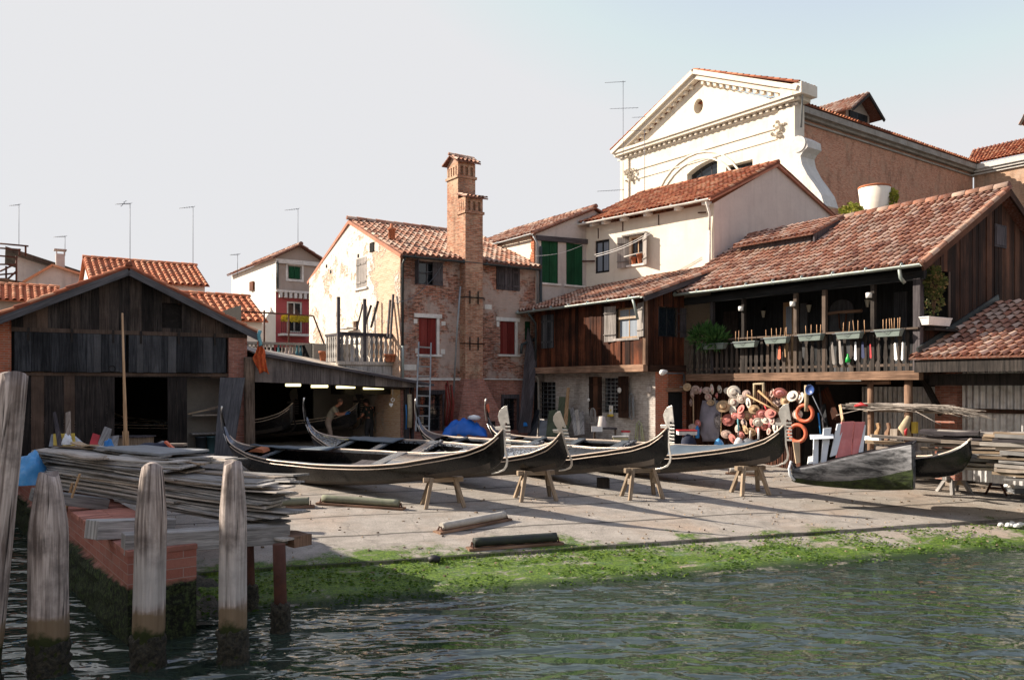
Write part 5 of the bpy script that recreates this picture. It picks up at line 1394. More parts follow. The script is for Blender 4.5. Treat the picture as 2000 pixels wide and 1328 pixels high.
mb = MB(GF); a = GF.hx(1869, 1.5); corrugated(mb, GF, a, a+6.5, GZ-.3, lz0-.05, 1.5, .17, .03); mb.obj('corrugated_wall', M['corr'], le)
z = GF.hz(1930, 802, 1.4); mb = MB(GF); mb.box(a, a+6.5, 1.36, 1.45, z-.06, z+.05); mb.obj('rail', M['wood_gable'], le)
# ================================================================ church behind
KX, KY = 52*.3406, 52.0
KF = Frame(KX, KY, 143.7); KS = Frame(KX, KY, 53.7)
kc = T('church', 'big white church front with a pediment, dentils and a long brick nave', 'church', KF.w(-7, 0, GZ))
kl = KF.hx(1217); zc = KF.hz(1541, 205); kax, kaz = KF.hit(1356, 140, -.5)
lun = px_rect(KF, (1342, 316), (1401, 372)); lun2 = px_rect(KF, (1418, 318), (1470, 372))
ocx, ocz = KF.hit(1364, 208)
mb = MB(KF)
apz0 = kaz-.6
wall(mb, kl, 0, 8, zc, [lun, lun2], depth=.7)
# tympanum with a round opening
seg = 20; ro = .42
tri = [(kl, zc), (0, zc), (kax, apz0)]
def ray_to(tri, c, a):
    best = 1e9; d = (cos(a), sin(a))
    for i in range(3):
        p, q = tri[i], tri[(i+1) % 3]; ex, ez = q[0]-p[0], q[1]-p[1]; den = d[0]*ez-d[1]*ex
        if abs(den) < 1e-9: continue
        t = ((p[0]-c[0])*ez-(p[1]-c[1])*ex)/den; s_ = ((p[0]-c[0])*d[1]-(p[1]-c[1])*d[0])/den
        if t > 0 and -1e-6 <= s_ <= 1+1e-6: best = min(best, t)
    return (c[0]+d[0]*best, c[1]+d[1]*best)
angs = sorted([2*pi*i/seg for i in range(seg)]+[math.atan2(p[1]-ocz, p[0]-ocx) % (2*pi) for p in tri])
for i in range(len(angs)):
    a, b = angs[i], angs[(i+1) % len(angs)]
    p, q = ray_to(tri, (ocx, ocz), a+1e-5), ray_to(tri, (ocx, ocz), b-1e-5)
    u, v = (ocx+cos(a)*ro, ocz+sin(a)*ro*1.25), (ocx+cos(b)*ro, ocz+sin(b)*ro*1.25)
    mb.face([(u[0], 0, u[1]), (p[0], 0, p[1]), (q[0], 0, q[1]), (v[0], 0, v[1])], None, .5)
    mb.face([(u[0], 0, u[1]), (v[0], 0, v[1]), (v[0], .8, v[1]), (u[0], .8, u[1])], None, .5)
mb.box(-.9, .35, -.12, .9, 8, zc-.0); mb.box(kl-.2, kl+.7, -.12, -.0, 8, zc)       # corner pilasters
mb.obj('facade', M['white_st'], kc)
mb = MB(KF); mb.box(ocx-.7, ocx+.7, .8, .85, ocz-.8, ocz+.8); mb.obj('oculus_dark', M['tanpl'], kc)
mb = MB(KF)
def molding(a, b, prof):
    for (z0, z1, pr) in prof:
        A_ = Vector((a[0], 0, a[1])); B_ = Vector((b[0], 0, b[1])); d = (B_-A_).normalized(); up = Vector((-d.z, 0, d.x))
        if up.z < 0: up = -up
        m = (z0+z1)/2
        mb.beam(A_+up*m-Vector((0, pr/2, 0)), B_+up*m-Vector((0, pr/2, 0)), pr, z1-z0, up=up)
cor = [(-.2, -.05, .12), (.1, .3, .5), (.3, .5, .62)]
molding((kl-.5, zc), (.55, zc), cor)
s1 = ((kl-.6, zc+.35), (kax, kaz-.15)); s2 = ((kax, kaz-.15), (.85, zc+.55))
for s_ in (s1, s2): molding(s_[0], s_[1], [(-.35, -.05, .5), (-.05, .25, .72)])
molding((kl, zc-1.3), (0, zc-1.3), [(0, .12, .08)]); molding((kl, zc-2.0), (0, zc-2.0), [(0, .1, .06)])
for q in (1.0, 1.45):       # big blind arch over the lower window
    pts = [((lun[0]+.9)+cos(t*pi/16)*(2.9+q), lun[2]-1.6+sin(t*pi/16)*(2.9+q)) for t in range(17)]
    for i in range(16): mb.beam((pts[i][0], -.03, pts[i][1]), (pts[i+1][0], -.03, pts[i+1][1]), .12, .1, up=(0, 1, 0))
mb.box(-.4, 1.15, -.6, 1.1, zc+.3, zc+1.0); mb.box(-.2, .8, -.3, .9, zc+.05, zc+.3)
mb.obj('cornice', M['white_st'], kc)
mb = MB(KF)
n_ = 30
for i in range(n_+1):
    x = kl+.1+(0-kl-.2)*i/n_; mb.box(x-.1, x+.1, -.3, -.0, zc-.12, zc+.1)
for (a, b) in (s1, s2):
    n_ = 15
    for i in range(1, n_):
        p = (a[0]+(b[0]-a[0])*i/n_, a[1]+(b[1]-a[1])*i/n_-.52); mb.box(p[0]-.11, p[0]+.11, -.32, 0, p[1]-.1, p[1]+.12)
mb.obj('dentils', M['white_st'], kc)
for (px, py) in ((1523, 252), (1232, 343)):       # leafy capitals
    mb = MB(KF); c = KF.hit(px, py, -.1)
    for i in range(26):
        p = (c[0]+R.uniform(-.5, .5), -.16-R.uniform(0, .12), c[1]+R.uniform(-.5, .5)); s_ = R.uniform(.07, .15)
        mb.lathe([(.001, -s_), (s_, 0), (.001, s_)], p, 7, axis=Matrix.Rotation(1.2, 3, 'X'))
    mb.obj('capital', M['white_st'], kc)
wl = window(kc, KF, *lun, y=.5, fm='wood_dkshut', nx=3, nz=2, fw=.09, label='arched church window'); window(kc, KF, *lun2, y=.5, fm='wood_dkshut', nx=3, nz=2, fw=.09)
mb = MB(KF)      # arched head of the window opening
for L_ in (lun,):
    w_ = (L_[1]-L_[0]); pts = [(L_[0], L_[3]+.02)]
    for t in range(0, 7): f = t/6; pts.append((L_[0]+w_*f, L_[3]-.6*(1-f)**2.4))
    pts.append((L_[1], L_[3]+.02)); mb.prism(pts, -.004, .52, 'xz')
mb.obj('window_arch', M['white_st'], wl)
# scroll buttress
vp = [(1546, 272), (1562, 266), (1578, 274), (1580, 288), (1571, 297), (1566, 306), (1569, 322), (1580, 343), (1594, 362), (1606, 380), (1613, 402), (1560, 402), (1546, 330)]
mb = MB(KF); mb.prism([KF.hit(a, b, -.1) for a, b in vp][::-1], -.25, 1.25, 'xz')
c = KF.hit(1563, 283, -.1); mb.tube([(c[0], -.32, c[1]), (c[0], -.2, c[1])], .5, 16)
mb.obj('scroll', M['stone'], kc)
# nave
ntop = KS.hz(1562, 222, 1.0); nl = KS.hx(1900, 1.0)
niche = px_rect(KS, (1618, 388), (1642, 430), 1.0)
mb = MB(KS); wall(mb, .3, nl, 5, ntop, [niche], y=1.0, depth=.6); mb.box(.9, KS.hx(1652, .8), .8, 1.0, 5, ntop-1.2); mb.box(niche[0]-.1, niche[1]+.1, 1.6, 1.65, niche[2], niche[3]); mb.obj('nave_wall', M['brick_nave'], kc)
mb = MB(KS)
for (z0, z1, y0) in ((-.6, -.48, .88), (-.3, -.1, .72), (-.1, .3, .45)):
    mb.box(.35, nl+.1, y0, 1.3, ntop+z0, ntop+z1)
mb.obj('nave_cornice', M['cornice'], kc)
mb = MB(); tiles(mb, KS.w(.3, .4, ntop+.4), KS.w(nl, .4, ntop+.4), KS.w(nl, 8, ntop+2.2), KS.w(.3, 8, ntop+2.2), pitch=.34, course=.6, rad_=.12, sag=0)
# church front roof edge
tiles(mb, KF.w(.95, -.7, zc+1.0), KF.w(.95, 1.2, zc+1.0), KF.w(kax, 1.2, kaz+.12), KF.w(kax, -.7, kaz+.12), pitch=.3, course=.5, rad_=.11, sag=0)
tiles(mb, KF.w(kl-.8, 1.2, zc+.7), KF.w(kl-.8, -.7, zc+.7), KF.w(kax, -.7, kaz+.12), KF.w(kax, 1.2, kaz+.12), pitch=.3, course=.5, rad_=.11, sag=0)
mb.obj('roof', M['tile_red'], kc)
mb = MB(KF); p = KF.w(1.1, -.4, zc+.9); mb.tube([(1.1, -.4, zc+.95), (.95, -.2, zc+.2), (.6, .2, zc-1.6)], .06, 6); mb.obj('drainpipe', M['pipe'], kc)
# dormer
def dormer(par, fr, xa, xb, y, z0, ze, zr_, dep):
    xm = (xa+xb)/2
    mb = MB(fr); mb.prism([(xa, z0), (xb, z0), (xb, ze), (xm, zr_), (xa, ze)], y, y+dep, 'xz'); d = mb.obj('dormer', M['tanpl'], par)
    mb = MB(); o_ = .55
    sl_ = (zr_-ze)/(xm-xa)
    tiles(mb, fr.w(xa-o_, y+dep, ze-sl_*o_+.12), fr.w(xa-o_, y-.9, ze-sl_*o_+.12), fr.w(xm, y-.9, zr_+.12), fr.w(xm, y+dep, zr_+.12), pitch=.3, course=.5, rad_=.11, sag=0)
    tiles(mb, fr.w(xb+o_, y-.9, ze-sl_*o_+.12), fr.w(xb+o_, y+dep, ze-sl_*o_+.12), fr.w(xm, y+dep, zr_+.12), fr.w(xm, y-.9, zr_+.12), pitch=.3, course=.5, rad_=.11, sag=0)
    mb.obj('roof', M['tile_old'], d)
    mb = MB(fr)
    for a, b in (((xa-o_, ze-sl_*o_-.02), (xm, zr_-.02)), ((xb+o_, ze-sl_*o_-.02), (xm, zr_-.02))): mb.beam((a[0], y-.85, a[1]), (b[0], y-.85, b[1]), .1, .2)
    mb.obj('barge_board', M['wood_shed'], d)
    w_ = (xb-xa)*.12
    mb = MB(fr); mb.box(xa+w_, xm-.03, y-.08, y-.01, z0, ze-.05); mb.box(xm+.03, xb-w_, y-.08, y-.01, z0, ze-.05)
    mb.obj('shutter', M['wood_panel'], d)
da = KS.hx(1657, 1.0); db = KS.hx(1703, 1.0)
dormer(kc, KS, da, db, 1.2, ntop+.3, KS.hz(1657, 214, 1.2), KS.hz(1690, 196, 1.2), 5.5)
# transept at the right edge
TF = Frame(0, 0, 143.7); TF.o = KS.w(nl, .9, 0)
mb = MB(TF); zt = ntop+.0; wall(mb, 0, 9, 5, zt-.2); mb.obj('transept_wall', m_brick('sunlit_church_brick', (.42, .24, .15), (.5, .32, .21), (.46, .36, .28), (.48, .36, .27), .6, .2, bw=.3, bh=.085), kc)
mb = MB(TF)
for (z0, z1, y0) in ((-.5, -.38, -.2), (-.3, -.1, -.35), (-.1, .3, -.5)): mb.box(-.2, 9, y0, .4, ntop+z0, ntop+z1)
mb.obj('transept_cornice', M['stone'], kc)
mb = MB(); tiles(mb, TF.w(-.4, -.6, ntop+.4), TF.w(9, -.6, ntop+.4), TF.w(9, 5.5, ntop+3.2), TF.w(-2.6, 5.5, ntop+3.2), pitch=.34, course=.6, rad_=.12, sag=0); mb.obj('transept_roof', M['tile_red'], kc)
p0 = TF.hx(1985, -.3); dormer(kc, TF, p0+.9, p0+3.2, .3, ntop+1.0, TF.hz(1990, 232, .3)+.2, TF.hz(1995, 205, .3)+1.2, 4)

# white flared chimney pot behind the gallery roof
p = at(1708, 420, 31.5)
t = T('flared_chimney', 'white flared chimney behind the gallery roof ridge, before the brick church', 'chimney', (p.x, p.y, p.z-1.2))
mb = MB(); mb.lathe([(.42, p.z-1.2), (.44, p.z-.15), (.585, p.z+1.0), (.52, p.z+1.02), (.5, p.z+.8)], (p.x, p.y, 0), 20); mb.obj('shaft', M['cream'], t)
mb = MB(); mb.lathe([(.5, p.z+1.0), (.6, p.z+1.02), (.6, p.z+1.08), (.45, p.z+1.12), (.1, p.z+1.08)], (p.x, p.y, 0), 14); mb.obj('rim', M['terracotta'], t)

# ================================================================ distant houses on the left
def farhouse(name, label, fr, W, D, ze, zr_, mt, rt, along=True, wins=(), zb=2.0, wm='greypl', sidemat=None, pitch=.3):
    t = T(name, label, 'house', fr.w(W/2, 0, zb))
    mb = MB(fr)
    if along:      # ridge parallel to the front
        wall(mb, 0, W, zb, ze, wins); mb.obj('front_wall', M[mt], t)
        mb = MB(fr); mb.prism([(0.02, zb), (D, zb), (D, ze), (D/2, zr_), (0.02, ze)], .0, .05, 'yz'); mb.prism([(0.02, zb), (D, zb), (D, ze), (D/2, zr_), (.02, ze)], W-.05, W, 'yz'); mb.obj('side_wall', M[sidemat or mt], t)
        mb = MB()
        tiles(mb, fr.w(-.2, -.3, ze), fr.w(W+.2, -.3, ze), fr.w(W+.2, D/2, zr_+.1), fr.w(-.2, D/2, zr_+.1), pitch=pitch, course=.42, rad_=pitch*.36, sag=.02)
        tiles(mb, fr.w(W+.2, D+.3, ze), fr.w(-.2, D+.3, ze), fr.w(-.2, D/2, zr_+.1), fr.w(W+.2, D/2, zr_+.1), pitch=pitch*2, course=.8)
        ridge(mb, fr.w(-.2, D/2, zr_+.12), fr.w(W+.2, D/2, zr_+.12), .13); mb.obj('roof', M[rt], t)
    else:
        wall(mb, 0, W, zb, zr_+.05, wins, [line_above((0, ze), (W/2, zr_)), line_above((W/2, zr_), (W, ze))]); mb.obj('front_wall', M[mt], t)
        mb = MB(fr); mb.box(0, .05, .02, D, zb, ze); mb.box(W-.05, W, .02, D, zb, ze); mb.obj('side_wall', M[sidemat or mt], t)
        mb = MB(); sl_ = (zr_-ze)/(W/2); o_ = .3
        tiles(mb, fr.w(-o_, D, ze-sl_*o_+.1), fr.w(-o_, -.35, ze-sl_*o_+.1), fr.w(W/2, -.35, zr_+.1), fr.w(W/2, D, zr_+.1), pitch=pitch, course=.42)
        tiles(mb, fr.w(W+o_, -.35, ze-sl_*o_+.1), fr.w(W+o_, D, ze-sl_*o_+.1), fr.w(W/2, D, zr_+.1), fr.w(W/2, -.35, zr_+.1), pitch=pitch, course=.42)
        ridge(mb, fr.w(W/2, -.35, zr_+.12), fr.w(W/2, D, zr_+.12), .13); mb.obj('roof', M[rt], t)
    return t
# pale house whose lower front is dark red
p = at(539, 600, 46); DF = Frame(p.x, p.y, 56); DS = Frame(p.x, p.y, 145)
w1 = px_rect(DF, (562, 519), (589, 546)); w2 = px_rect(DF, (560, 589), (590, 650)); de = DF.hz(541, 503); dW = DF.hx(628); dzr = DF.hz(583, 482)
zred = DF.hz(575, 573)
rh = farhouse('red_front_house', 'distant pale house with a dark red lower front and flower balcony', DF, dW, 9, de, dzr, 'tanpl', 'tile_old', False, [w1, w2], zb=1.5, sidemat='palepl', pitch=.28)
mb = MB(DF)
wall(mb, -.02, dW+.02, 1.5, zred, [w2], y=-.02, depth=.05); mb.obj('red_wall', M['redpl'], rh)
mb = MB(DF); mb.box(-.05, dW+.05, -.14, -.0, de-.32, de-.08); mb.obj('cornice', M['whitest'], rh); mb = MB(DF); mb.box(-.08, dW+.08, -.3, 0, zred, zred+.12)
for i in range(9): x = .2+(dW-.4)*i/8; mb.box(x-.08, x+.08, -.28, -.02, zred-.3, zred-.005)
mb.obj('dentil_course', M['whitest'], rh)
w_ = window(rh, DF, *w1, y=.1, fm='whitest', fw=.08, pane=None, label='window with green shutters in a white frame'); shut(w_, DF, w1[0]+.07, w1[1]-.07, w1[2]+.05, w1[3]-.05, 'green_shutter', y=.06, battens=False)
mb = MB(DF); mb.box(w1[0]-.12, w1[0], -.03, .0, w1[2]-.12, w1[3]+.12); mb.box(w1[1], w1[1]+.12, -.03, 0, w1[2]-.12, w1[3]+.12); mb.box(w1[0], w1[1], -.03, 0, w1[3], w1[3]+.12); mb.box(w1[0], w1[1], -.05, 0, w1[2]-.12, w1[2]); mb.obj('surround', M['whitest'], w_)
w_ = window(rh, DF, *w2, y=.04, fm='whitest', fw=.1, nx=2, nz=1, label='tall glazed balcony door in a white frame')
bp = px_rect(DF, (548, 628), (603, 652), -.5)
mb = MB(DF); mb.box(bp[0], bp[1], -.75, -.03, bp[2]-.12, bp[2]); bal = mb.obj('balcony', M['whitest'], rh)
mb = MB(DF)
for i in range(15): x = bp[0]+(bp[1]-bp[0])*i/14; mb.tube([(x, -.72, bp[2]), (x, -.72, bp[3])], .018, 5)
mb.box(bp[0], bp[1], -.75, -.7, bp[3], bp[3]+.04); mb.obj('balcony_rail', M['iron'], bal)
mb = MB(DF)
for i in range(520):
    x = bp[0]+(bp[1]-bp[0])*R.random(); zz = bp[3]+R.uniform(-.05, .26); s_ = .1; yy = -.75+R.uniform(-.15, .1); a = R.uniform(0, 3)
    mb.face([(x, yy, zz), (x+s_*cos(a), yy-s_*.3, zz+s_*sin(a)), (x+s_*cos(a+1), yy+s_*.3, zz+s_*sin(a+1))])
tag(mb.obj('balcony_flowers', M['flower'], None, loc=DF.w((bp[0]+bp[1])/2, -.75, bp[3])), 'yellow flowers along the rail of the red house balcony', 'flowers')
mb = MB(DS); s0 = px_rect(DS, (488, 550), (495, 568)); mb.box(s0[0], s0[1], -.04, .03, s0[2], s0[3]); mb.obj('slot_window', M['wood_brown'], rh)
mb = MB(DF); mb.tube([(.06, -.1, de-.2), (.06, -.1, zred+.2)], .06, 6); mb.obj('drainpipe', M['dkpipe'], rh)
# tiled houses
def quadhouse(name, label, pxl, pxr, y_eave_r, y_ridge_r, Y, D, mt, rt, zb=1.5):
    p = at(pxl, 600, Y); fr = Frame(p.x, p.y, 58); W = fr.hx(pxr)
    ze = fr.hz(pxr, y_eave_r); zr_ = fr.hz(pxr, y_ridge_r, D/2)
    return fr, farhouse(name, label, fr, W, D, ze, zr_, mt, rt, True, zb=zb)
f1, _ = quadhouse('tiled_house', 'house with a bright orange tiled roof rising behind the boat shed ridge', 180, 400, 560, 524, 42, 6.5, 'palepl', 'tile_new')
f2_, _ = quadhouse('tiled_house', 'low house with a reddish tiled roof between the shed and the pale house', 385, 512, 629, 586, 36, 6.0, 'palepl', 'tile_new')
f4_, _ = quadhouse('tiled_house', 'tiled roof house low behind the left slope of the shed', -60, 112, 592, 566, 38, 5, 'tanpl', 'tile_new')
p = at(30, 560, 48); f5 = Frame(p.x, p.y, 58)
W5 = f5.hx(168); z5 = f5.hz(32, 500); z5b = f5.hz(168, 545)
t = T('grey_house', 'grey plastered house with a dark sloping roof edge far left', 'house', f5.w(W5/2, 0, 2))
mb = MB(f5); wall(mb, 0, W5, 2, z5, (), [line_above((0, z5), (W5, z5b))]); mb.obj('wall', M['greypl'], t)
mb = MB(f5); mb.hexa([(-.5, -.5, z5+.2), (W5+.4, -.5, z5b), (W5+.4, 6, z5b), (-.5, 6, z5+.2), (-.5, -.5, z5+.45), (W5+.4, -.5, z5b+.2), (W5+.4, 6, z5b+.2), (-.5, 6, z5+.45)]); mb.obj('roof', M['wood_shed'], t)
c = px_rect(f5, (109, 497), (126, 562), -1.0)
mb = MB(f5); mb.box(c[0], c[1], -1.3, -.7, c[2]-3, c[3]); mb.box(c[0]-.1, c[1]+.1, -1.4, -.6, c[3]+.22, c[3]+.27)
for a in (c[0], c[1]-.06): mb.box(a, a+.06, -1.3, -1.22, c[3], c[3]+.22)
mb.obj('chimney', M['greypl'], t)
mb = MB(f5); a = f5.hit(80, 528, -.1); mb.tube([(a[0], -.1, a[1]), (a[0], -.1, a[1]-2.5)], .09, 8); mb.obj('white_pipe', M['white'], t)
q = [f5.hit(30, 562, -1.5), f5.hit(102, 520, -1.5), f5.hit(160, 548, -1.5)]
mb = MB(f5); mb.prism([(q[0][0], 3), (q[2][0]+1, 3), (q[2][0]+1, q[2][1]), (q[1][0], q[1][1]), (q[0][0], q[0][1])], -1.5, -.55, 'xz'); mb.obj('gable_annex', M['greypl'], t)
mb = MB(f5)
for a, b in ((q[0], q[1]), (q[1], (q[2][0]+1, q[2][1]))): mb.beam((a[0], -1.6, a[1]+.05), (b[0], -1.6, b[1]+.05), .3, .12)
mb.obj('annex_roof', M['tile_red'], t)
# roof terrace of dark posts (altana)
t = T('roof_terrace', 'dark iron framed roof terrace at the far left edge', 'roof terrace', at(15, 560, 45))
mb = MB()
def ln(a, b, r=.05, Y0=45, Y1=None):
    mb.tube([at(a[0], a[1], Y0), at(b[0], b[1], Y1 or Y0)], r, 6)
for a, b in (((12, 520), (12, 560)), ((32, 500), (32, 552)), ((38, 486), (38, 500)), ((50, 479), (50, 500)), ((-20, 474), (55, 481)), ((-20, 483), (40, 488)), ((-20, 498), (34, 503)), ((-20, 516), (32, 517)), ((-20, 538), (32, 534)), ((-20, 551), (32, 552)), ((0, 530), (32, 515)), ((12, 548), (32, 530))): ln(a, b)
mb.obj('frame', M['rust'], t)
mb = MB(); c_ = [at(-20, 549, 45), at(30, 549, 45)]; mb.beam(c_[0], c_[1], 2.0, .08); mb.obj('floor', M['wood_shed'], t)

# ---------------------------------------------------------------- aerials
def antenna(px, yt, yb, Y, label, arms):
    p = at(px, yb, Y); q = at(px, yt, Y); t = T('antenna', label, 'antenna', p, 'rooftop television aerials')
    k = Y/F
    mb = MB(); mb.tube([p, q], max(.014, .36*k), 6); mb.obj('mast', M['ant'], t)
    for (xa, ya, xb, yb_, n) in arms:
        mb = MB(); a, b = at(xa, ya, Y), at(xb, yb_, Y); mb.tube([a, b], max(.01, .3*k), 5)
        d = (b-a).normalized(); s_ = Vector((d.y, -d.x, 0)).normalized()
        s_ = Vector((.35, .8, .45)).normalized()
        for i in range(n):
            c = a+(b-a)*((i+.5)/n); l = (3+3.0*i/n)*k; mb.tube([c-s_*l, c+s_*l], max(.008, .28*k), 4)
        mb.obj('boom', M['ant'], t)
antenna(37, 398, 478, 46, 'aerial with one short boom above the roof terrace at the far left', [(18, 402, 39, 400, 5)])
antenna(127, 461, 500, 46, 'faint short aerial just above the grey chimney at the left', [(105, 463, 129, 462, 6)])
antenna(254, 397, 512, 40, 'tall aerial with a spiky head right over the boat shed ridge', [(226, 399, 256, 398, 9), (236, 404, 246, 392, 3)])
antenna(377, 404, 520, 44, 'aerial on the bright orange roof right of the shed ridge', [(350, 407, 380, 404, 6)])
antenna(464, 496, 540, 47, 'small aerial left of the pale house eaves', [(449, 498, 468, 497, 6)])
antenna(582, 408, 484, 48, 'aerial with a single boom over the pale house gable', [(556, 411, 584, 408, 6)])
antenna(1217, 158, 400, 40, 'tallest aerial, four booms, before the left end of the church pediment', [(1181, 162, 1222, 160, 9), (1191, 213, 1247, 211, 8), (1166, 374, 1219, 371, 10)])
antenna(1259, 256, 392, 39, 'thin aerial before the sunlit church front', [(1226, 256, 1261, 255, 5), (1234, 230, 1262, 229, 3)])

# ---------------------------------------------------------------- terrace balustrade between shed and brick house
BL = Frame(0, 0, 58); p = at(482, 672, 32.5); BL.o = Vector((p.x, p.y, 0))
bt_ = T('balustrade', 'stone balustrade with white, pink and blue painted balusters above the workshop roof', 'balustrade', BL.w(1.5, 0, BL.hz(482, 703)))
x1 = BL.hx(613); zt = BL.hz(482, 672); zb = BL.hz(482, 702)
mb = MB(BL); mb.box(-.1, x1, -.12, .12, zt, zt+.1); mb.obj('rail', M['cornice'], bt_)
mb = MB(BL); mb.box(-.1, x1, -.15, .15, zb-.9, zb); mb.box(-.1, x1+1.2, .15, 4, zb-.25, zb-.1); mb.obj('base', M['cornice'], bt_)
cols = ['whitest', 'whitest', 'tanpl', 'teal', 'whitest', 'pink', 'whitest', 'redpl', 'teal', 'tanpl', 'pink', 'pink', 'tanpl', 'teal', 'teal', 'tanpl', 'whitest', 'whitest']
for i in range(18):
    x = .05+(x1-.15)*i/17; h = zt-zb; mb = MB(BL)
    mb.lathe([(.05, zb), (.05, zb+.06*h), (.03, zb+.12*h), (.075, zb+.36*h), (.06, zb+.5*h), (.028, zb+.72*h), (.045, zb+.9*h), (.05, zt)], (x, 0, 0), 10)
    mb.obj('baluster', M[cols[i]], bt_)
t = T('pipe_frame', 'rusty pipe frame standing over the terrace balustrade', 'pipe frame', BL.w(1.5, .3, zb))
mb = MB(BL)
def bp_(a, b, y0=.3): p, q = BL.hit(a[0], a[1], y0), BL.hit(b[0], b[1], y0); mb.tube([(p[0], y0, p[1]), (q[0], y0, q[1])], .035, 6)
for a, b in (((516, 606), (516, 702)), ((564, 611), (564, 702)), ((440, 606), (612, 617)), ((470, 606), (470, 640)), ((612, 617), (640, 690))): bp_(a, b)
mb.obj('pipes', M['rust'], t)
p = at(632, 700, 31.5); t = T('flower_pot', 'terracotta pot at the end of the terrace beside the wooden balcony', 'pot', p); mb = MB(); mb.lathe([(.12, p.z-.2), (.17, p.z+.2), (.2, p.z+.2), (.2, p.z+.28), (.14, p.z+.28), (.1, p.z)], (p.x, p.y, 0), 12); mb.obj('pot', M['terracotta'], t)
p = at(503, 690, 27.2)      # orange flag hung at the shed corner
t = T('flag', 'crumpled orange and gold flag tied to a teal strap at the shed corner', 'flag', (p.x, p.y, p.z))
mb = MB(); pts = [(505, 668), (509, 680), (506, 695), (511, 712), (516, 728)]
rows = []
for i in range(13):
    f = i/12*4; k = min(3, int(f)); g = f-k; a, b = pts[k], pts[k+1]; px = a[0]+(b[0]-a[0])*g; py = a[1]+(b[1]-a[1])*g; w_ = (3+9*sin(min(1, i/8)*pi*.6))
    row = []
    for j in range(9):
        q = at(px+(j/8-.5)*2*w_*.9, py+(abs(j-4)-2)*1.5, 26.5); q.y += .09*sin(j*2.1+i*.7); row.append(mb.P(q))
    rows.append(row)
mb.smooth = True
for i in range(12):
    for j in range(8): mb.quad_idx([rows[i][j], rows[i+1][j], rows[i+1][j+1], rows[i][j+1]], [(i*.1, j*.1)]*4, .5)
o = mb.obj('cloth', M['orangecloth'], t); s_ = o.modifiers.new('thick', 'SOLIDIFY'); s_.thickness = .015
mb = MB(); mb.tube([at(508, 646, 26.5), at(505, 655, 26.45), at(508, 668, 26.5), at(509, 676, 26.45)], .06, 8); mb.obj('strap', M['teal'], t)

# ---------------------------------------------------------------- wooden balcony on the gable
bc = HG.w(HG.hx(766), 0, 0); VF = Frame(0, 0, 56); VF.o = Vector((bc.x, bc.y, 0)); VS = Frame(0, 0, 145)
vx0 = VF.hx(661); VS.o = VF.w(vx0, 0, 0); vl = VS.hx(637)
vzt, vzb = VF.hz(700, 655), VF.hz(700, 706)
vb = T('wooden_balcony', 'grey wooden balcony with cut out balusters on the sunlit gable', 'balcony', VF.w(vx0/2, .5, vzb))
mb = MB(); 
mb.fr = VF; mb.box(vx0-.05, 0, -.08, .1, vzb-.12, vzb); mb.box(vx0, 0, .0, 1.3, vzb-.16, vzb-.04); mb.box(vx0, -.0, -.02, .06, vzb-.5, vzb-.16)
mb.obj('floor', M['wood_grey'], vb)
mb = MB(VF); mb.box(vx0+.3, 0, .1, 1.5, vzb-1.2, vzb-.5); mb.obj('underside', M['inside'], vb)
mb = MB(VF); mb.box(vx0, 0, -.06, .06, vzt-.02, vzt+.1); rl = mb.obj('rail', M['wood_dkshut'], vb)
mb = MB(VS); mb.box(vl, 0, -.05, .05, vzt-.02, vzt+.06); mb.obj('side_rail', M['wood_dkshut'], rl)
def cutbal(fr, x):
    mb = MB(fr); h = vzt-vzb; w_ = .075
    pr = [(1, 0), (1, .1), (.45, .2), (1, .38), (.45, .58), (.9, .74), (.5, .88), (1, .96), (1, 1)]
    mb.prism([(x+w_*a, vzb+h*b) for a, b in pr]+[(x-w_*a, vzb+h*b) for a, b in pr[::-1]], -.02, .02, 'xz'); mb.obj('baluster', M['wood_grey'], rl)
for i in range(11): cutbal(VF, vx0+.13+(-vx0-.2)*i/10)
for i in range(6): cutbal(VS, vl+.1+(-vl-.2)*i/5)
mb = MB(VF)
for px, py in ((661, 580), (712, 584)): a = VF.hit(px, py); mb.box(a[0]-.05, a[0]+.05, -.05, .05, vzb-.1, a[1])
mb.obj('corner_post', M['wood_dkshut'], vb)
for k, (px, py) in enumerate(((752, 700), (761, 698))):
    a = VF.hit(px, py, .1); x = a[0]; t = T('flower_pot', '%s of the two terracotta pots on the right end of the wooden balcony' % ['left', 'right'][k], 'pot', VF.w(x, -.15, vzb)); mb = MB(VF)
    mb.lathe([(.09, vzb), (.13, vzb+.22), (.15, vzb+.22), (.15, vzb+.29), (.1, vzb+.29), (.08, vzb+.1)], (x, -.16, 0), 12); mb.obj('pot', M['terracotta'], t)
for k, (a, b) in enumerate((((700, 640), (708, 594)), ((714, 640), (724, 596)), ((727, 640), (738, 588)), ((759, 662), (761, 586)), ((765, 660), (767, 575)))):
    p = HG.hit(a[0], a[1], -.25); q = HG.hit(b[0], b[1], -.12)
    mb = MB(HG); mb.beam((p[0], -.3, p[1]), (q[0], -.1, q[1]), .09, .06); o = mb.obj('timber_pole', M['wood_dkshut'], None, loc=HG.w(p[0], -.3, p[1]))
    tag(o, '%s dark timber leaning on the sunlit gable above the balcony' % ['first', 'second', 'third', 'fourth', 'fifth'][k]+', counted from the left', 'timber pole', 'dark timbers leaning on the gable')
mb = MB(HG); p = HG.hit(672, 640, -.4); mb.box(p[0]-.6, p[0]+.5, -.5, -.1, p[1]-.05, p[1]); a = HG.hit(722, 655, -.3); mb.box(a[0]-1.4, a[0]+.6, -.7, -.2, a[1]-.3, a[1]-.1)
tag(mb.obj('table', M['whitest'], None, loc=HG.w(a[0], -.4, a[1])), 'pale table top and slab behind the wooden balcony rail', 'table')
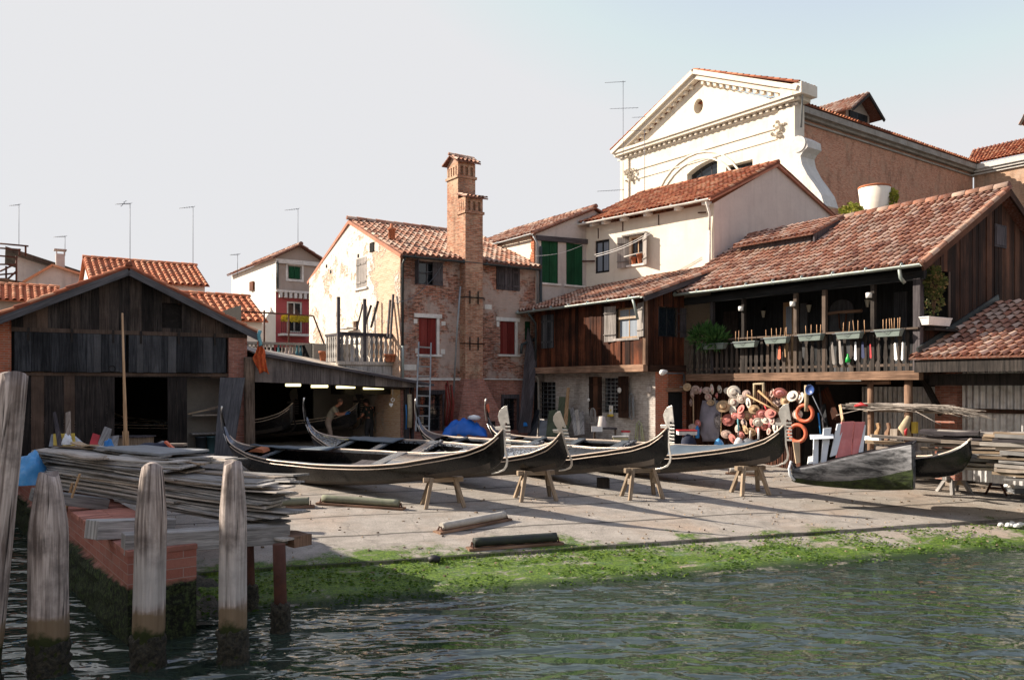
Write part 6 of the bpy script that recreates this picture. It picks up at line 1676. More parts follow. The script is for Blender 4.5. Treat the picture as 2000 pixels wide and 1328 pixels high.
# ================================================================ gondolas
import numpy as np
def prof(pts, n=61, L=10.3, sm=2):
    xs = np.linspace(0, L, n); p = np.array(pts); y = np.interp(xs, p[:, 0], p[:, 1])
    for _ in range(sm):
        z = y.copy(); z[1:-1] = .25*y[:-2]+.5*y[1:-1]+.25*y[2:]; y = z
    return xs, y
GL = 10.3
SX, SH = prof([(0, 1.98), (.06, 1.46), (.2, 1.15), (.45, .95), (.85, .84), (1.6, .74), (3, .68), (5.2, .66), (6.5, .67), (7.6, .72), (8.6, .83), (9.3, .94), (9.85, 1.13), (10.1, 1.3), (10.3, 1.5)], 83, sm=1)
_, KZ = prof([(0, 1.75), (.06, 1.3), (.2, .95), (.45, .66), (.85, .38), (1.4, .18), (2.2, .06), (4, 0), (5.5, .03), (7, .12), (8.5, .28), (9.4, .4), (9.9, .5), (10.2, .66), (10.3, .85)], 83, sm=1)
_, HB = prof([(0, .015), (.2, .05), (.5, .12), (1, .24), (1.8, .42), (3, .6), (4.6, .7), (6, .66), (7.5, .5), (8.6, .33), (9.4, .17), (9.9, .075), (10.2, .03), (10.3, .02)], 83, sm=1)
def hv(s, arr): return float(np.interp(s, SX, arr))
FERRO = [(.127, 2.07), (.15, 1.88), (.172, 1.72), (.183, 1.63), (.13, 1.625), (.1, 1.66), (.065, 1.655), (.05, 1.6)]
for k in range(6):
    z = 1.585-.088*k; FERRO += [(.055, z), (.2, z), (.2, z-.045), (.055, z-.045)]
FERRO += [(.06, 1.0), (.09, .85), (.115, .74), (.08, .6), (.0, .5), (-.18, .43), (-.38, .39), (-.38, .42), (-.18, .465), (-.03, .54), (.035, .63), (.06, .74), (.04, .86), (.01, 1.0), (0, 1.38), (-.02, 1.48), (-.22, 1.485), (-.23, 1.56), (-.06, 1.57), (-.12, 1.7), (-.145, 1.82), (-.11, 1.92), (-.03, 2.01), (.05, 2.055)]
class Warp:
    """hull lists by a at the stern and middle, easing to b at the bow"""
    def __init__(s, M_, a, b): s.M = M_; s.a = a; s.b = b
    def __matmul__(s, v):
        f = min(1, max(0, (v[0]-6.6)/3.5)); f = f*f*(3-2*f); r_ = s.a+(s.b-s.a)*f; g_ = max(0, 1-v[0]/2.6); r_ = r_+(s.a*.25-r_)*g_*g_*(3-2*g_)
        return s.M @ Vector((v[0], v[1]*cos(r_)-v[2]*sin(r_), v[1]*sin(r_)+v[2]*cos(r_)))
def gondola(label, bow, stern, zmid, zbow, roll=0.0, style=0, ferro='steel', group='gondolas drawn up on the slip', list_=(0, 0)):
    B = Vector((bow[0], bow[1], 0)); S = Vector((stern[0], stern[1], 0)); d = (B-S).normalized()
    Lr = (B-S).length; sc = Lr/10.4
    # pitch so that keel at s=3.9 is at zmid and the foot at s=9.8 is at zbow
    k1 = hv(9.8, KZ); run = 9.8-3.9; tp = ((zbow-zmid)-k1*sc)/(run*sc)
    ca = 1/math.sqrt(1+tp*tp); ex = Vector((d.x*ca, d.y*ca, tp*ca)); ey = Vector((-d.y, d.x, 0)); ez_ = ex.cross(ey)
    rr = rad(roll); ey, ez_ = ey*cos(rr)+ez_*sin(rr), ez_*cos(rr)-ey*sin(rr)
    org = S+(B-S)*(3.9/10.3); org.z = zmid
    Mx = Matrix(((ex.x, ey.x, ez_.x, org.x), (ex.y, ey.y, ez_.y, org.y), (ex.z, ey.z, ez_.z, org.z), (0, 0, 0, 1))) @ Matrix.Scale(sc, 4) @ Matrix.Translation((-3.9, 0, 0))
    t = T('gondola', label, 'gondola', org, group)
    Mx = Warp(Mx, rad(list_[0]), rad(list_[1]))
    def new(): m = MB(); m.xf = Mx; return m
    # hull
    mb = new(); rows = []
    for i, s in enumerate(SX):
        b, zs, zk = HB[i], SH[i], KZ[i]; h = zs-zk; c = b*.7
        sec = [(b, zs), (b*1.0, zs-.1*h), (b*.965, zs-.4*h), (b*.86, zs-.75*h), (c, zk+.05*h), (c*.93, zk), (0, zk-.005)]
        sec = sec+[(-y, z) for y, z in sec[-2::-1]]
        rows.append([mb.P((s, y, z)) for y, z in sec])
    n = len(rows[0]); mb.smooth = True
    for i in range(len(rows)-1):
        for j in range(n-1):
            mb.m = 1 if 3 <= j <= 8 and hv(SX[i], KZ) < .5 else 0
            mb.quad_idx([rows[i][j], rows[i][j+1], rows[i+1][j+1], rows[i+1][j]][::-1], [(SX[i], j*.2), (SX[i], j*.2+.2), (SX[i+1], j*.2+.2), (SX[i+1], j*.2)][::-1], .5)
    mb.m = 0; mb.smooth = False
    mb.quad_idx(rows[0], [(0, 0)]*n, .5); mb.quad_idx(rows[-1][::-1], [(0, 0)]*n, .5)
    mb.obj('hull', [M['lacq'], M['hullbot']], t)
    for sg in (-1, 1):      # pale strips along the gunwale
        mb = new()
        mb.tube([(s, sg*(HB[i]+.008), SH[i]+.005) for i, s in enumerate(SX) if s > .15], [.019]*len([s for s in SX if s > .15]), 6)
        mb.tube([(s, sg*(HB[i]*1.0+.006), SH[i]-.075-.02*(.3 < s < 9.8)) for i, s in enumerate(SX) if .5 < s < 10.2], .014, 6)
        mb.obj('gunwale_strip', M['brass'], t)
    # decks, cockpit
    def deck(name, s0, s1, mat_, inset=.0, crown=.05, dz=-.005, uvs=1.0, w0=-1.0, w1=1.0):
        mb = new(); g = []
        ss = [s for s in SX if s0 <= s <= s1]
        for s in ss:
            row = []
            for j in range(9):
                f = w0+(w1-w0)*j/8; b = hv(s, HB)-inset
                row.append((mb.P((s, b*f, hv(s, SH)+dz+crown*(1-f*f)*min(1, b/.4))), (s, b*f)))
            g.append(row)
        mb.smooth = True
        for i in range(len(g)-1):
            for j in range(8):
                q = [g[i][j], g[i+1][j], g[i+1][j+1], g[i][j+1]]; mb.quad_idx([c[0] for c in q], [c[1] for c in q], .5)
        return mb.obj(name, mat_, t)
    f0 = 7.0 if style != 2 else 6.6
    deck('fore_deck', f0, 10.25, M['carved'] if style == 2 else M['deck'])
    deck('aft_deck', .1, 2.1 if style in (2,) else 1.5, M['carved'] if style == 2 else M['deck'])
    s_a = 2.1 if style == 2 else 1.5
    ss = [s for s in SX if s_a-.1 <= s <= f0+.1]
    mb = new(); rows = []
    gw_ = .13 if style != 1 else .09
    for s in ss:
        b, zs, zk = hv(s, HB), hv(s, SH), hv(s, KZ)
        sec = [(b-.0, zs-.004), (b-gw_, zs+.012), (b-gw_-.015, zs-.05), (b*.72, zk+.2), (b*.5, zk+.12), (0, zk+.12)]
        sec = sec+[(-y, z) for y, z in sec[-2::-1]]
        rows.append([mb.P((s, y, z)) for y, z in sec])
    n = len(rows[0])
    for i in range(len(rows)-1):
        for j in range(n-1):
            mb.m = 1 if 2 <= j <= n-4 else 0
            mb.quad_idx([rows[i][j], rows[i+1][j], rows[i+1][j+1], rows[i][j+1]][::-1], [(SX[i], j*.2), (SX[i+1], j*.2), (SX[i+1], j*.2+.2), (SX[i], j*.2+.2)][::-1], .5)
    mb.obj('cockpit', [M['carved'] if style == 2 else M['deck'], M['lacq']], t)
    def thw(s, w, mt, dz=-.01, th=.04, name='thwart'):
        mb = new(); b = hv(s, HB)-.04; z = hv(s, SH)+dz; mb.box(s, s+w, -b, b, z-th, z+.018); return mb.obj(name, M[mt], t, bevel=.008)
    if style == 1:      # first gondola: open, with boards laid inside
        thw(2.25, .16, 'thwart'); thw(6.6, .35, 'thwart', .02)
        mb = new(); mb.box(4.2, 5.6, -.5, .5, .3, .34); mb.obj('floor_board', M['wood_shed'], t)
        mb = new(); mb.box(4.3, 5.2, -.6, -.3, .36, .52); mb.box(5.3, 6.6, .1, .6, .4, .44); mb.obj('seat', M['wood_dkshut'], t)
    else:
        thw(2.15, .2, 'thwart', .03); thw(3.5, .26, 'thwart', .04); thw(5.05, .28, 'thwart', .04)
        mb = new(); b = hv(5.8, HB)-.16; mb.box(5.5, 6.5, .1, b, .42, .47); mb.box(5.45, 5.5, .1, b, .3, .5); mb.obj('seat', M['cushion'], t)
        mb = new(); mb.box(5.45, 5.58, -.62, .62, hv(5.5, SH)+.02, hv(5.5, SH)+.1)
        mb.obj('carved_board', M['carved'], t)
        mb = new(); mb.box(2.5, 3.0, -.4, -.1, .45, .52); mb.obj('step', M['thwart'], t)
    mb = new(); mb.prism([(GL+x, z) for x, z in FERRO], -.011, .011, 'xz'); mb.obj('bow_iron', M[ferro], t, bevel=.003)
    mb = new(); mb.tube([(.0, 0, 1.3), (-.03, 0, 1.7), (-.0, 0, 1.92), (.05, 0, 2.05)], [.014, .018, .022, .03], 8); mb.tube([(.05, 0, 1.2), (.2, 0, .93), (.45, 0, .66), (.85, 0, .38)], .015, 6); mb.obj('stern_iron', M['steel'], t)
    return t, Mx
def gsit(bowpx, Yb, sternpx, Ys):
    return ((bowpx-CX)/F*Yb, Yb), ((sternpx-CX)/F*Ys, Ys)
b1 = gsit(991, 18.3, 437, 23.4)
b2 = gsit(1128, 19.6, 598, 25.7)
b3 = gsit(1308, 20.1, 814, 27.2)
b4 = gsit(1539, 20.9, 950, 27.4)
def midz(b): return gz(b[1][0]+(b[0][0]-b[1][0])*.4, b[1][1]+(b[0][1]-b[1][1])*.4)
g1, X1 = gondola('black gondola nearest the water, its bow iron straight up above the first trestle', *b1, midz(b1)+.12, 1.42, 0, 1, list_=(13, 2))
g2, X2 = gondola('second black gondola with carved decks, tilted so that its bow iron leans', *b2, midz(b2)+.06, 1.4, 0, 2, list_=(18, 25))
g3, X3 = gondola('third black gondola, its mottled bow iron before the red brick pier', *b3, midz(b3)+.0, 1.33, 0, 3, list_=(13, 0))
g4, X4 = gondola('black gondola with a plain blue grey deck, bow iron against the hanging hats', *b4, midz(b4)+.0, 1.33, 0, 4, list_=(13, 4))
# two more inside the workshop
def wb_(px, yl, back): p = WF.w(WF.hx(px, yl), yl, 0); q = p+back; return (p.x, p.y), (q.x, q.y)
back = (WF.u*-.82+WF.v*.57)*10.2
gondola('unfinished dark gondola in the workshop shadow, left of the men', *wb_(575, 1.6, back), 1.3, 1.72, 0, 3, 'iron', 'gondolas inside the workshop')
gondola('dark gondola in the workshop with its bow between the two men', *wb_(704, 2.6, back), 1.25, 1.7, 0, 3, 'iron', 'gondolas inside the workshop')
# covers and things lying on the boats
def on_boat(Mx, pts, th, name, mat_, label, cat):
    mb = MB(); mb.xf = Mx; n = len(pts[0]); g = [[mb.P(p) for p in row] for row in pts]; mb.smooth = True
    for i in range(len(g)-1):
        for j in range(n-1): mb.quad_idx([g[i][j], g[i+1][j], g[i+1][j+1], g[i][j+1]], [(i*.2, j*.2), (i*.2+.2, j*.2), (i*.2+.2, j*.2+.2), (i*.2, j*.2+.2)], .5)
    c = Mx @ Vector(pts[len(pts)//2][n//2]); o = mb.obj(name, M[mat_], None, loc=c); s_ = o.modifiers.new('thick', 'SOLIDIFY'); s_.thickness = th
    return tag(o, label, cat)
def sheet(s0, s1, f0, f1, dz, n=10, m=6, amp=.02):
    out = []
    for i in range(n+1):
        s = s0+(s1-s0)*i/n; row = []
        for j in range(m+1):
            f = f0+(f1-f0)*j/m; b = hv(s, HB); row.append((s, b*f, hv(s, SH)+dz+.05*(1-f*f)+amp*noise.noise(Vector((s*3, f*3, 2)))))
        out.append(row)
    return out
on_boat(X1, sheet(1.2, 4.3, .35, 1.08, .07), .03, 'cover', 'slate', 'blue grey sheet along the far side of the nearest gondola', 'cover')
on_boat(X2, sheet(2.0, 4.0, .25, 1.02, .06), .02, 'cover', 'slate', 'blue grey cloth spread over the far gunwale of the carved gondola', 'cover')
on_boat(X4, sheet(6.9, 9.6, -.95, .95, .02, amp=.01), .012, 'deck_cover', 'slate', 'plain blue grey cover on the fore deck of the gondola nearest the hats', 'cover')
mb = MB(); mb.xf = X1; mb.prism([(1.35, .0), (1.7, .12), (2.0, .1), (2.05, 0)], -.25, .0, 'xz'); 
for v in range(len(mb.v)): mb.v[v] = mb.v[v]+Vector((0, 0, .68))
tag(mb.obj('wooden_wedge', M['terracotta'], None, loc=X1 @ Vector((1.7, -.1, .7))), 'rust brown wooden wedge lying in the stern of the nearest gondola', 'wedge')
for k, (px, py, Mt, lb) in enumerate(((948, 792, 'orange', 'red orange tag hanging at the stern tip of the gondola before the brick hearth'),)):
    p = at(px+4, py+4, 27.3); mb = MB(); mb.prism([(-.05, .1), (.05, .13), (.08, -.12), (0, -.22), (-.06, -.1)], -.012, .012, 'xz')
    for v in range(len(mb.v)): mb.v[v] = mb.v[v]+p
    tag(mb.obj('tag', M[Mt], None, loc=p), lb, 'tag')

# ---------------------------------------------------------------- trestles
def trestle(c, h, L, dirv, label, mt='wood_saw'):
    t = T('trestle', label, 'trestle', c, 'wooden trestles on the slip')
    u = Vector((dirv[0], dirv[1], 0)).normalized(); w = Vector((-u.y, u.x, 0))
    mb = MB(); a = c+Vector((0, 0, h-.07)); mb.beam(a-u*L/2, a+u*L/2, .16, .12); mb.obj('top_beam', M[mt], t, bevel=.015)
    for sx in (-1, 1):
        for sy in (-1, 1):
            f = c+u*(sx*(L/2-.02))+w*(sy*.26); f.z = gz(f.x, f.y); top = c+u*(sx*(L/2-.2))+w*(sy*.06)+Vector((0, 0, h-.02))
            mb = MB(); mb.beam(top, f+Vector((0, 0, -.01)), .1, .085, up=u); mb.obj('leg', M[mt], t, bevel=.008)
        mb = MB(); p = c+u*(sx*(L/2-.13))+Vector((0, 0, h*.55)); mb.beam(p-w*.17, p+w*.17, .035, .14); mb.obj('brace', M['wood_pale'], t)
    return t
def bow_trestle(Mx, s, L, label, dirv=(.96, .28), dz=0.0):
    p = Mx @ Vector((s, 0, hv(s, KZ))); g = gz(p.x, p.y); trestle(Vector((p.x, p.y, g)), p.z-g+dz, L, dirv, label)
bow_trestle(X1, 8.45, .95, 'first trestle, under the bow of the gondola nearest the water')
bow_trestle(X2, 9.2, .95, 'second trestle, under the tilted bow of the carved gondola', dz=.0)
bow_trestle(X3, 9.5, .95, 'third trestle, under the bow in front of the brick pier')
bow_trestle(X4, 9.35, .85, 'fourth trestle, under the bow in front of the hats')
mb = MB(); p = gpix(1178, 952); mb.box(p.x-.16, p.x+.16, p.y-.12, p.y+.12, p.z-.02, p.z+.26); tag(mb.obj('wood_block', M['wood_shed'], None, loc=p, bevel=.01), 'dark wooden block on the slip behind the third trestle', 'block')
# ---------------------------------------------------------------- launching rollers
def roller(a, b, rr, mt, label, Z=.1):
    A_, B_ = gpix(*a), gpix(*b); t = T('roller', label, 'roller', (A_+B_)/2, 'launching rollers on the slip')
    d = (B_-A_).normalized(); s_ = Vector((-d.y, d.x, 0)); up = Vector((0, 0, 1))
    mb = MB(); mb.beam(A_-d*.12+up*.02, B_+d*.12+up*.02, .26, .045); mb.obj('base_board', M['wood_beam'], t)
    mb = MB(); L = (B_-A_).length; n = 14
    mb.tube([A_+d*(L*i/n)+up*(.045+rr*1.05) for i in range(n+1)], [rr*(1+.05*noise.noise(Vector((i*.7, rr*40, 0)))) for i in range(n+1)], 12); mb.obj('roller_log', mt, t)
    mb = MB()
    for p in (A_-d*.03, B_+d*.03): mb.beam(p+up*.04-s_*.11, p+up*.04+s_*.11, .03, .02); mb.beam(p+up*.03-s_*.09, p+up*(.05+rr)-s_*.02, .02, .03); mb.beam(p+up*.03+s_*.09, p+up*(.05+rr)+s_*.02, .02, .03)
    mb.obj('bracket', M['rust'], t)
m_gr = m_plain('mossy_roller_log', (.2, .2, .14), .8, var=.4, sc=9, dirt=(.1, .14, .06), da=.6)
m_pl = m_plain('pale_roller_log', (.48, .44, .38), .8, var=.3, sc=9, dirt=(.2, .18, .15), da=.6)
m_dk = m_plain('dark_wet_roller_log', (.03, .034, .028), .6, var=.4, sc=9, dirt=(.06, .08, .03), da=.6)
roller((630, 984), (780, 994), .085, m_gr, 'mossy roller on the slip below the nearest gondola')
roller((862, 1040), (985, 1016), .08, m_pl, 'pale roller lying aslant in the middle of the slip')
roller((925, 1073), (1086, 1062), .09, m_dk, 'dark wet roller beside the line of green weed')
roller((548, 992), (604, 990), .09, m_gr, 'mossy roller half hidden behind the front end of the plank pile')
roller((1425, 926), (1480, 930), .09, m_pl, 'thick pale roller behind the fourth trestle')
p = gpix(848, 1098); t = T('rubber_fender', 'small black rubber lump on the weedy edge of the slip', 'fender', p); mb = MB(); mb.lathe([(.001, .0), (.09, .01), (.11, .06), (.1, .1), (.05, .13), (.001, .13)], p, 12, sx=1.1); mb.obj('body', M['black'], t)
mb = MB(); p = gpix(1975, 1030); pts = []
for i in range(30): a = R.uniform(0, 6.3); q = R.uniform(0, .25); mb.lathe([(.001, 0), (.07, .02), (.05, .07), (.001, .08)], p+Vector((cos(a)*q, sin(a)*q*.5, R.uniform(0, .05))), 6)
tag(mb.obj('plastic_bag', M['white'], None, loc=p), 'crumpled white bag on the weed at the right edge', 'bag')

# ---------------------------------------------------------------- boats at the right
def loft(t, st, name, mats, rimmat):
    """st: (center xy, axis-right vec, half beam, z rim, z chine, z keel, chine ratio)"""
    mb = MB(); rows = []; rim = [[], []]
    for (c, w, b, zr_, zc_, zk, cr, rl) in st:
        c = Vector((c[0], c[1], 0)); row = []
        for (y, z) in ((b, zr_), (b*1.0, zr_-.05), (b*cr, zc_), (b*cr*.55, zk+.02), (0, zk), (-b*cr*.55, zk+.02), (-b*cr, zc_), (-b, zr_-.05), (-b, zr_)):
            zz = zk+(z-zk)*cos(rl)+y*sin(rl); yy = y*cos(rl)-(z-zk)*sin(rl)
            q = c+w*yy; row.append(mb.P((q.x, q.y, zz)))
            if (y, z) == (b, zr_): rim[0].append((q.x, q.y, zz))
            if (y, z) == (-b, zr_): rim[1].append((q.x, q.y, zz))
        rows.append(row)
    mb.smooth = True
    for i in range(len(rows)-1):
        for j in range(8):
            mb.m = 1 if 2 <= j <= 5 else 0
            mb.quad_idx([rows[i][j], rows[i][j+1], rows[i+1][j+1], rows[i+1][j]], [(i*.3, j*.2), (i*.3, j*.2+.2), (i*.3+.3, j*.2+.2), (i*.3+.3, j*.2)], .5)
    mb.m = 0; mb.smooth = False; mb.quad_idx(rows[-1][::-1], [(0, 0)]*9, .5); mb.quad_idx(rows[0], [(0, 0)]*9, .5)
    o = mb.obj(name, mats, t); s_ = o.modifiers.new('thick', 'SOLIDIFY'); s_.thickness = .03; s_.offset = -1
    for r_ in rim:
        mb = MB(); mb.tube(r_, .028, 6); mb.obj('gunwale', rimmat, t)
A_ = gpix(1556, 940); B_ = gpix(1812, 962)
t = T('grey_boat', 'scuffed grey wooden boat with a weedy bottom lying on the slip', 'boat', (A_+B_)/2)
def pxboat(t, sts, Ya, Yb, mats, rim, k=.8):
    x0, x1 = sts[0][0], sts[-1][0]; st = []
    P0, P1 = at(x0, 900, Ya), at(x1, 900, Yb); d = P1-P0; d.z = 0; d.normalize(); w = Vector((-d.y, d.x, 0))
    for (px, b, yr_, yc_, yk_) in sts:
        Y = Ya+(Yb-Ya)*(px-x0)/(x1-x0); c = at(px, 900, Y)+w*b; zz = [EYE+(HY-q)/F*(Y+(0 if i < 2 else b*.9)) for i, q in enumerate((yr_, yc_, yk_))]; st.append(((c.x, c.y), w, b, zz[0], zz[1], zz[2], k, 0.0))
    loft(t, st, 'hull', mats, rim)
pxboat(t, [(1546, .03, 903, 925, 936), (1552, .1, 915, 932, 940), (1575, .22, 912, 936, 944), (1610, .36, 904, 939, 948), (1660, .46, 892, 938, 952), (1715, .5, 880, 931, 954), (1782, .5, 866, 917, 954)], 20.4, 19.0, [M['greyhull'], M['algae']], M['wood_dkshut'], .84)
mb = MB(); mb.tube([at(1552, 938, 20.35), at(1543, 928, 20.35), at(1541, 915, 20.35), at(1545, 900, 20.35)], [.03, .035, .03, .025], 8); mb.obj('stem', M['bluewhite'], t)
t2 = T('black_boat', 'black boat bow rising on a low trestle before the timber stack', 'boat', B_)
pxboat(t2, [(1700, .5, 897, 922, 932), (1745, .5, 897, 922, 932), (1790, .5, 896, 922, 932), (1825, .42, 891, 920, 930), (1855, .3, 882, 916, 926), (1877, .16, 872, 906, 917), (1889, .07, 863, 892, 902), (1896, .02, 857, 880, 886)], 20.3, 18.9, [M['lacq'], M['lacq']], M['brass'])
def gtrestle(px, py, h, L, label, mt, Yd=(.95, .3)):
    c = gpix(px, py); trestle(c, h, L, Yd, label, mt)
gtrestle(1864, 962, .48, .7, 'low grey trestle under the black boat bow', 'wood_grey')

# chips, shavings and pebbles lying about the slip
mb = MB()
for i in range(700):
    a = R.uniform(-6, 16); d = R.choice([R.uniform(2.3, 11), R.uniform(4, 9), R.uniform(.4, 3)]); x = W0[0]+U2[0]*a+N2[0]*d; y = W0[1]+U2[1]*a+N2[1]*d; z = gz(x, y)+.02; s_ = R.uniform(.004, .016); t_ = R.uniform(0, 3)
    c, q = cos(t_)*s_*R.uniform(1, 3.5), sin(t_)*s_*R.uniform(1, 3.5)
    mb.hexa([(x-c-q*.3, y-q+c*.3, z-.03), (x+q*.3, y-c*.3, z-.03), (x+c+q*.3, y+q-c*.3, z-.03), (x-q*.3, y+c*.3, z-.03), (x-c*.8-q*.3, y-q*.8+c*.3, z+s_*.4), (x+q*.3, y-c*.3, z+s_*.5), (x+c*.9+q*.3, y+q*.9-c*.3, z+s_*.4), (x-q*.3, y+c*.3, z+s_*.5)])
tag(mb.obj('wood_chips', M['wood_saw']), 'wood chips and crumbs scattered over the slip', 'wood chips', kind='stuff')
# ================================================================ timber stack and shelf at the right
RS = GF.shifted(0, 0, 8)
G_ = 'planks stacked at the right edge'
def rstack(px0, px1, ytop, ybot, Y, nl, seed, wl):
    a = at(px0, ybot, Y); b = at(px1, ybot, Y-1.0)
    d = (b-a); L = d.length; d.normalize(); fr = Frame(0, 0, 0); fr.o = Vector((a.x, a.y, 0)); fr.u = Vector((d.x, d.y, 0)).normalized(); fr.v = Vector((-fr.u.y, fr.u.x, 0))
    z0 = a.z; z1 = EYE+(HY-ytop)/F*Y; th = (z1-z0)/nl
    for k in range(nl):
        for b_ in range(2 if k < nl-2 else 3):
            y0 = b_*.36+R.uniform(-.03, .03)
            xx = R.uniform(-.06, .4)+(.25 if k < 3 else 0)
            o = board('board', fr, xx, L*R.choice([.55, .8, 1.0, 1.2, 1.4])+.3, y0-R.uniform(0, .12), y0+R.uniform(.26, .35), z0+th*k, th*R.uniform(.45, .9), M[R.choice(['wood_pale', 'wood_grey', 'wood_grey', 'wood_saw', 'wood_dkshut'])], bend=R.uniform(0, .03), twist=R.uniform(-.02, .02), skew=R.uniform(-.14, .14))
            tag(o, 'plank of the %s right hand stack, %s, %s' % (wl, layer_name(k, nl), ['front row', 'second row back', 'third row back'][b_]), 'plank', G_)
rstack(1915, 2080, 846, 935, 18.9, 11, 3, 'nearer')
rstack(1795, 1960, 840, 912, 20.1, 9, 5, 'farther')
for k, (px0, py0, px1, py1, Y) in enumerate(((1690, 862, 1790, 868, 20.6), (1700, 851, 1862, 862, 20.3), (1712, 874, 1800, 885, 20.2))):
    a, b = at(px0, py0, Y), at(px1, py1, Y-.5); mb = MB(); mb.beam(a, b, .3, .07); o = mb.obj('board', M['wood_pale'], None, loc=a)
    tag(o, ['loose pale board behind the grey boat, just above the black one', 'long loose board lying highest behind the black boat', 'lowest loose board between the grey boat and the black boat'][k], 'plank')
# steel trestle and crate under the stack
c = gpix(1945, 966); t = T('steel_trestle', 'rusty steel trestle under the timber stack', 'trestle', c); mb = MB()
for a, b in (((-.28, 0, 0), (.0, 0, .55)), ((.28, 0, 0), (.0, 0, .55)), ((-.1, .3, 0), (.02, .05, .55)), ((.15, -.25, 0), (0, -.03, .55)), ((-.2, 0, .18), (.2, 0, .18))): mb.tube([c+Vector(a), c+Vector(b)], .025, 6)
mb.box(c.x-.25, c.x+.25, c.y-.05, c.y+.05, c.z+.55, c.z+.6); mb.obj('frame', M['rust'], t)
c = gpix(1990, 964); t = T('white_box', 'white box with a dark base at the right edge under the timber', 'box', c); mb = MB(); mb.box(c.x-.12, c.x+.5, c.y, c.y+.5, c.z+.14, c.z+.4); mb.obj('body', M['white'], t, bevel=.01); mb = MB(); mb.box(c.x-.14, c.x+.52, c.y-.02, c.y+.52, c.z, c.z+.135); mb.obj('base', M['grey'], t)
# brushwood bundle on a shelf
BR = GF
mb = MB(BR); a = BR.hit(1640, 797, .15); b = BR.hit(1868, 806, .15)
zsh = a[1]-.05
mbp = MB(BR); mbp.box(BR.hx(1690, .4), BR.hx(1868, .4), .3, .8, zsh-.03, zsh+.02); tag(mbp.obj('shelf_board', M['wood_pale'], None, loc=BR.w(0, .5, zsh)), 'pale shelf board behind the two posts carrying brushwood', 'shelf')
tb = T('brushwood', 'bundle of thin bare sticks lying across the posts under the gallery', 'brushwood', BR.w(-1, .1, zsh)); mb = MB(BR)
xa, xb = BR.hx(1640, .0), BR.hx(1908, -.1)
for i in range(130):
    f0 = R.uniform(0, .55); l = R.uniform(.25, .6); x0 = xa+(xb-xa)*f0; x1 = min(xb+.1, x0+(xb-xa)*l); z = zsh+R.uniform(.03, .2); y = R.uniform(-.15, .6)
    dr_ = R.uniform(-.1, .1)-(.22 if x1 > xb-.5 else 0); yb_ = y+R.uniform(-.25, .15)
    mb.tube([(x0, y, z), ((x0+x1)/2, (y+yb_)/2, z+R.uniform(-.03, .04)), (x1, yb_, z+dr_*.7)], [.013, .01, .005], 4, caps=False)
for a, b in (((1633, 811), (1688, 798)), ((1788, 803), (1838, 830)), ((1640, 790), (1700, 795))):
    p = BR.hit(a[0], a[1], -.1); q = BR.hit(b[0], b[1], -.15); mb.tube([(p[0], -.1, p[1]), (q[0], -.15, q[1])], .01, 4)
mb.obj('sticks', m_wood('bare_twigs', (.16, .13, .11), (.5, .45, .4), None, var=.5), tb)
p = BR.hit(1684, 793, -.05); mb = MB(BR); mb.tube([(p[0]-.2, -.1, p[1]), (p[0], -.12, p[1]+.05), (p[0]+.2, -.1, p[1]+.02)], [.03, .06, .02], 8); tag(mb.obj('red_cloth', M['redpaint'], None, loc=BR.w(p[0], -.1, p[1])), 'red cloth caught on the brushwood left of the posts', 'cloth')
# painted boards standing behind the grey boat
def leaning(name, fr, quad_px, yl0, yl1, th, mt, label, cat, group=None):
    """quad_px: bottom-left, bottom-right, top-right, top-left; bottom at depth yl0, top at yl1"""
    P4 = []
    for k, (px, py) in enumerate(quad_px):
        yl = yl0 if k < 2 else yl1; x, z = fr.hit(px, py, yl); P4.append(Vector((x, yl, z)))
    mb = MB(fr); o2 = Vector((0, th, 0)); c = sum(P4, Vector())/4
    mb.hexa([P4[0], P4[1], P4[1]+o2, P4[0]+o2, P4[3], P4[2], P4[2]+o2, P4[3]+o2])
    o = mb.obj(name, M[mt] if isinstance(mt, str) else mt, None, loc=fr.w(*c)); tag(o, label, cat, group); return o
PFm = Frame(0, 20.3, 90)
gb = 'painted boards standing behind the grey boat'
for q, mt, lb in ((((1622, 892), (1634, 888), (1650, 826), (1636, 828)), 'bluewhite', 'white board left of the faded red boards behind the grey boat'),
        (((1634, 894), (1662, 888), (1668, 823), (1644, 824)), 'pinkpaint', 'broad faded red board standing behind the grey boat'),
        (((1664, 888), (1676, 885), (1690, 824), (1670, 824)), 'pinkpaint', 'narrower faded red and white board, right of the broad one'),
        (((1677, 884), (1686, 882), (1691, 830), (1684, 832)), 'bluewhite', 'thin white board at the right end of the painted boards'),
        (((1604, 904), (1614, 901), (1624, 835), (1609, 837)), 'bluewhite', 'tall white post board leaning before the stored poles'),
        (((1588, 908), (1598, 905), (1599, 852), (1590, 852)), 'bluewhite', 'slim white upright under the white crossbar'),
        (((1584, 858), (1628, 856), (1628, 848), (1583, 849)), 'bluewhite', 'white crossbar on top of the slim white upright'),
        (((1555, 905), (1563, 903), (1562, 863), (1549, 863)), 'wood_pale', 'cream board stub standing at the bow of the grey boat'),
        (((1578, 906), (1594, 903), (1592, 890), (1580, 892)), 'white', 'small white block inside the grey boat')):
    leaning('painted_board', PFm, q, .0, .15, .05, mt, lb, 'board', gb)
mb = MB(GF); a = GF.hit(1690, 856, -.9); mb.box(a[0]-.1, a[0]+.42, -.95, -.85, a[1]-.05, a[1]+.07); tag(mb.obj('white_bar', M['bluewhite'], None, loc=GF.w(a[0], -.9, a[1])), 'short white bar right of the painted boards', 'bar')
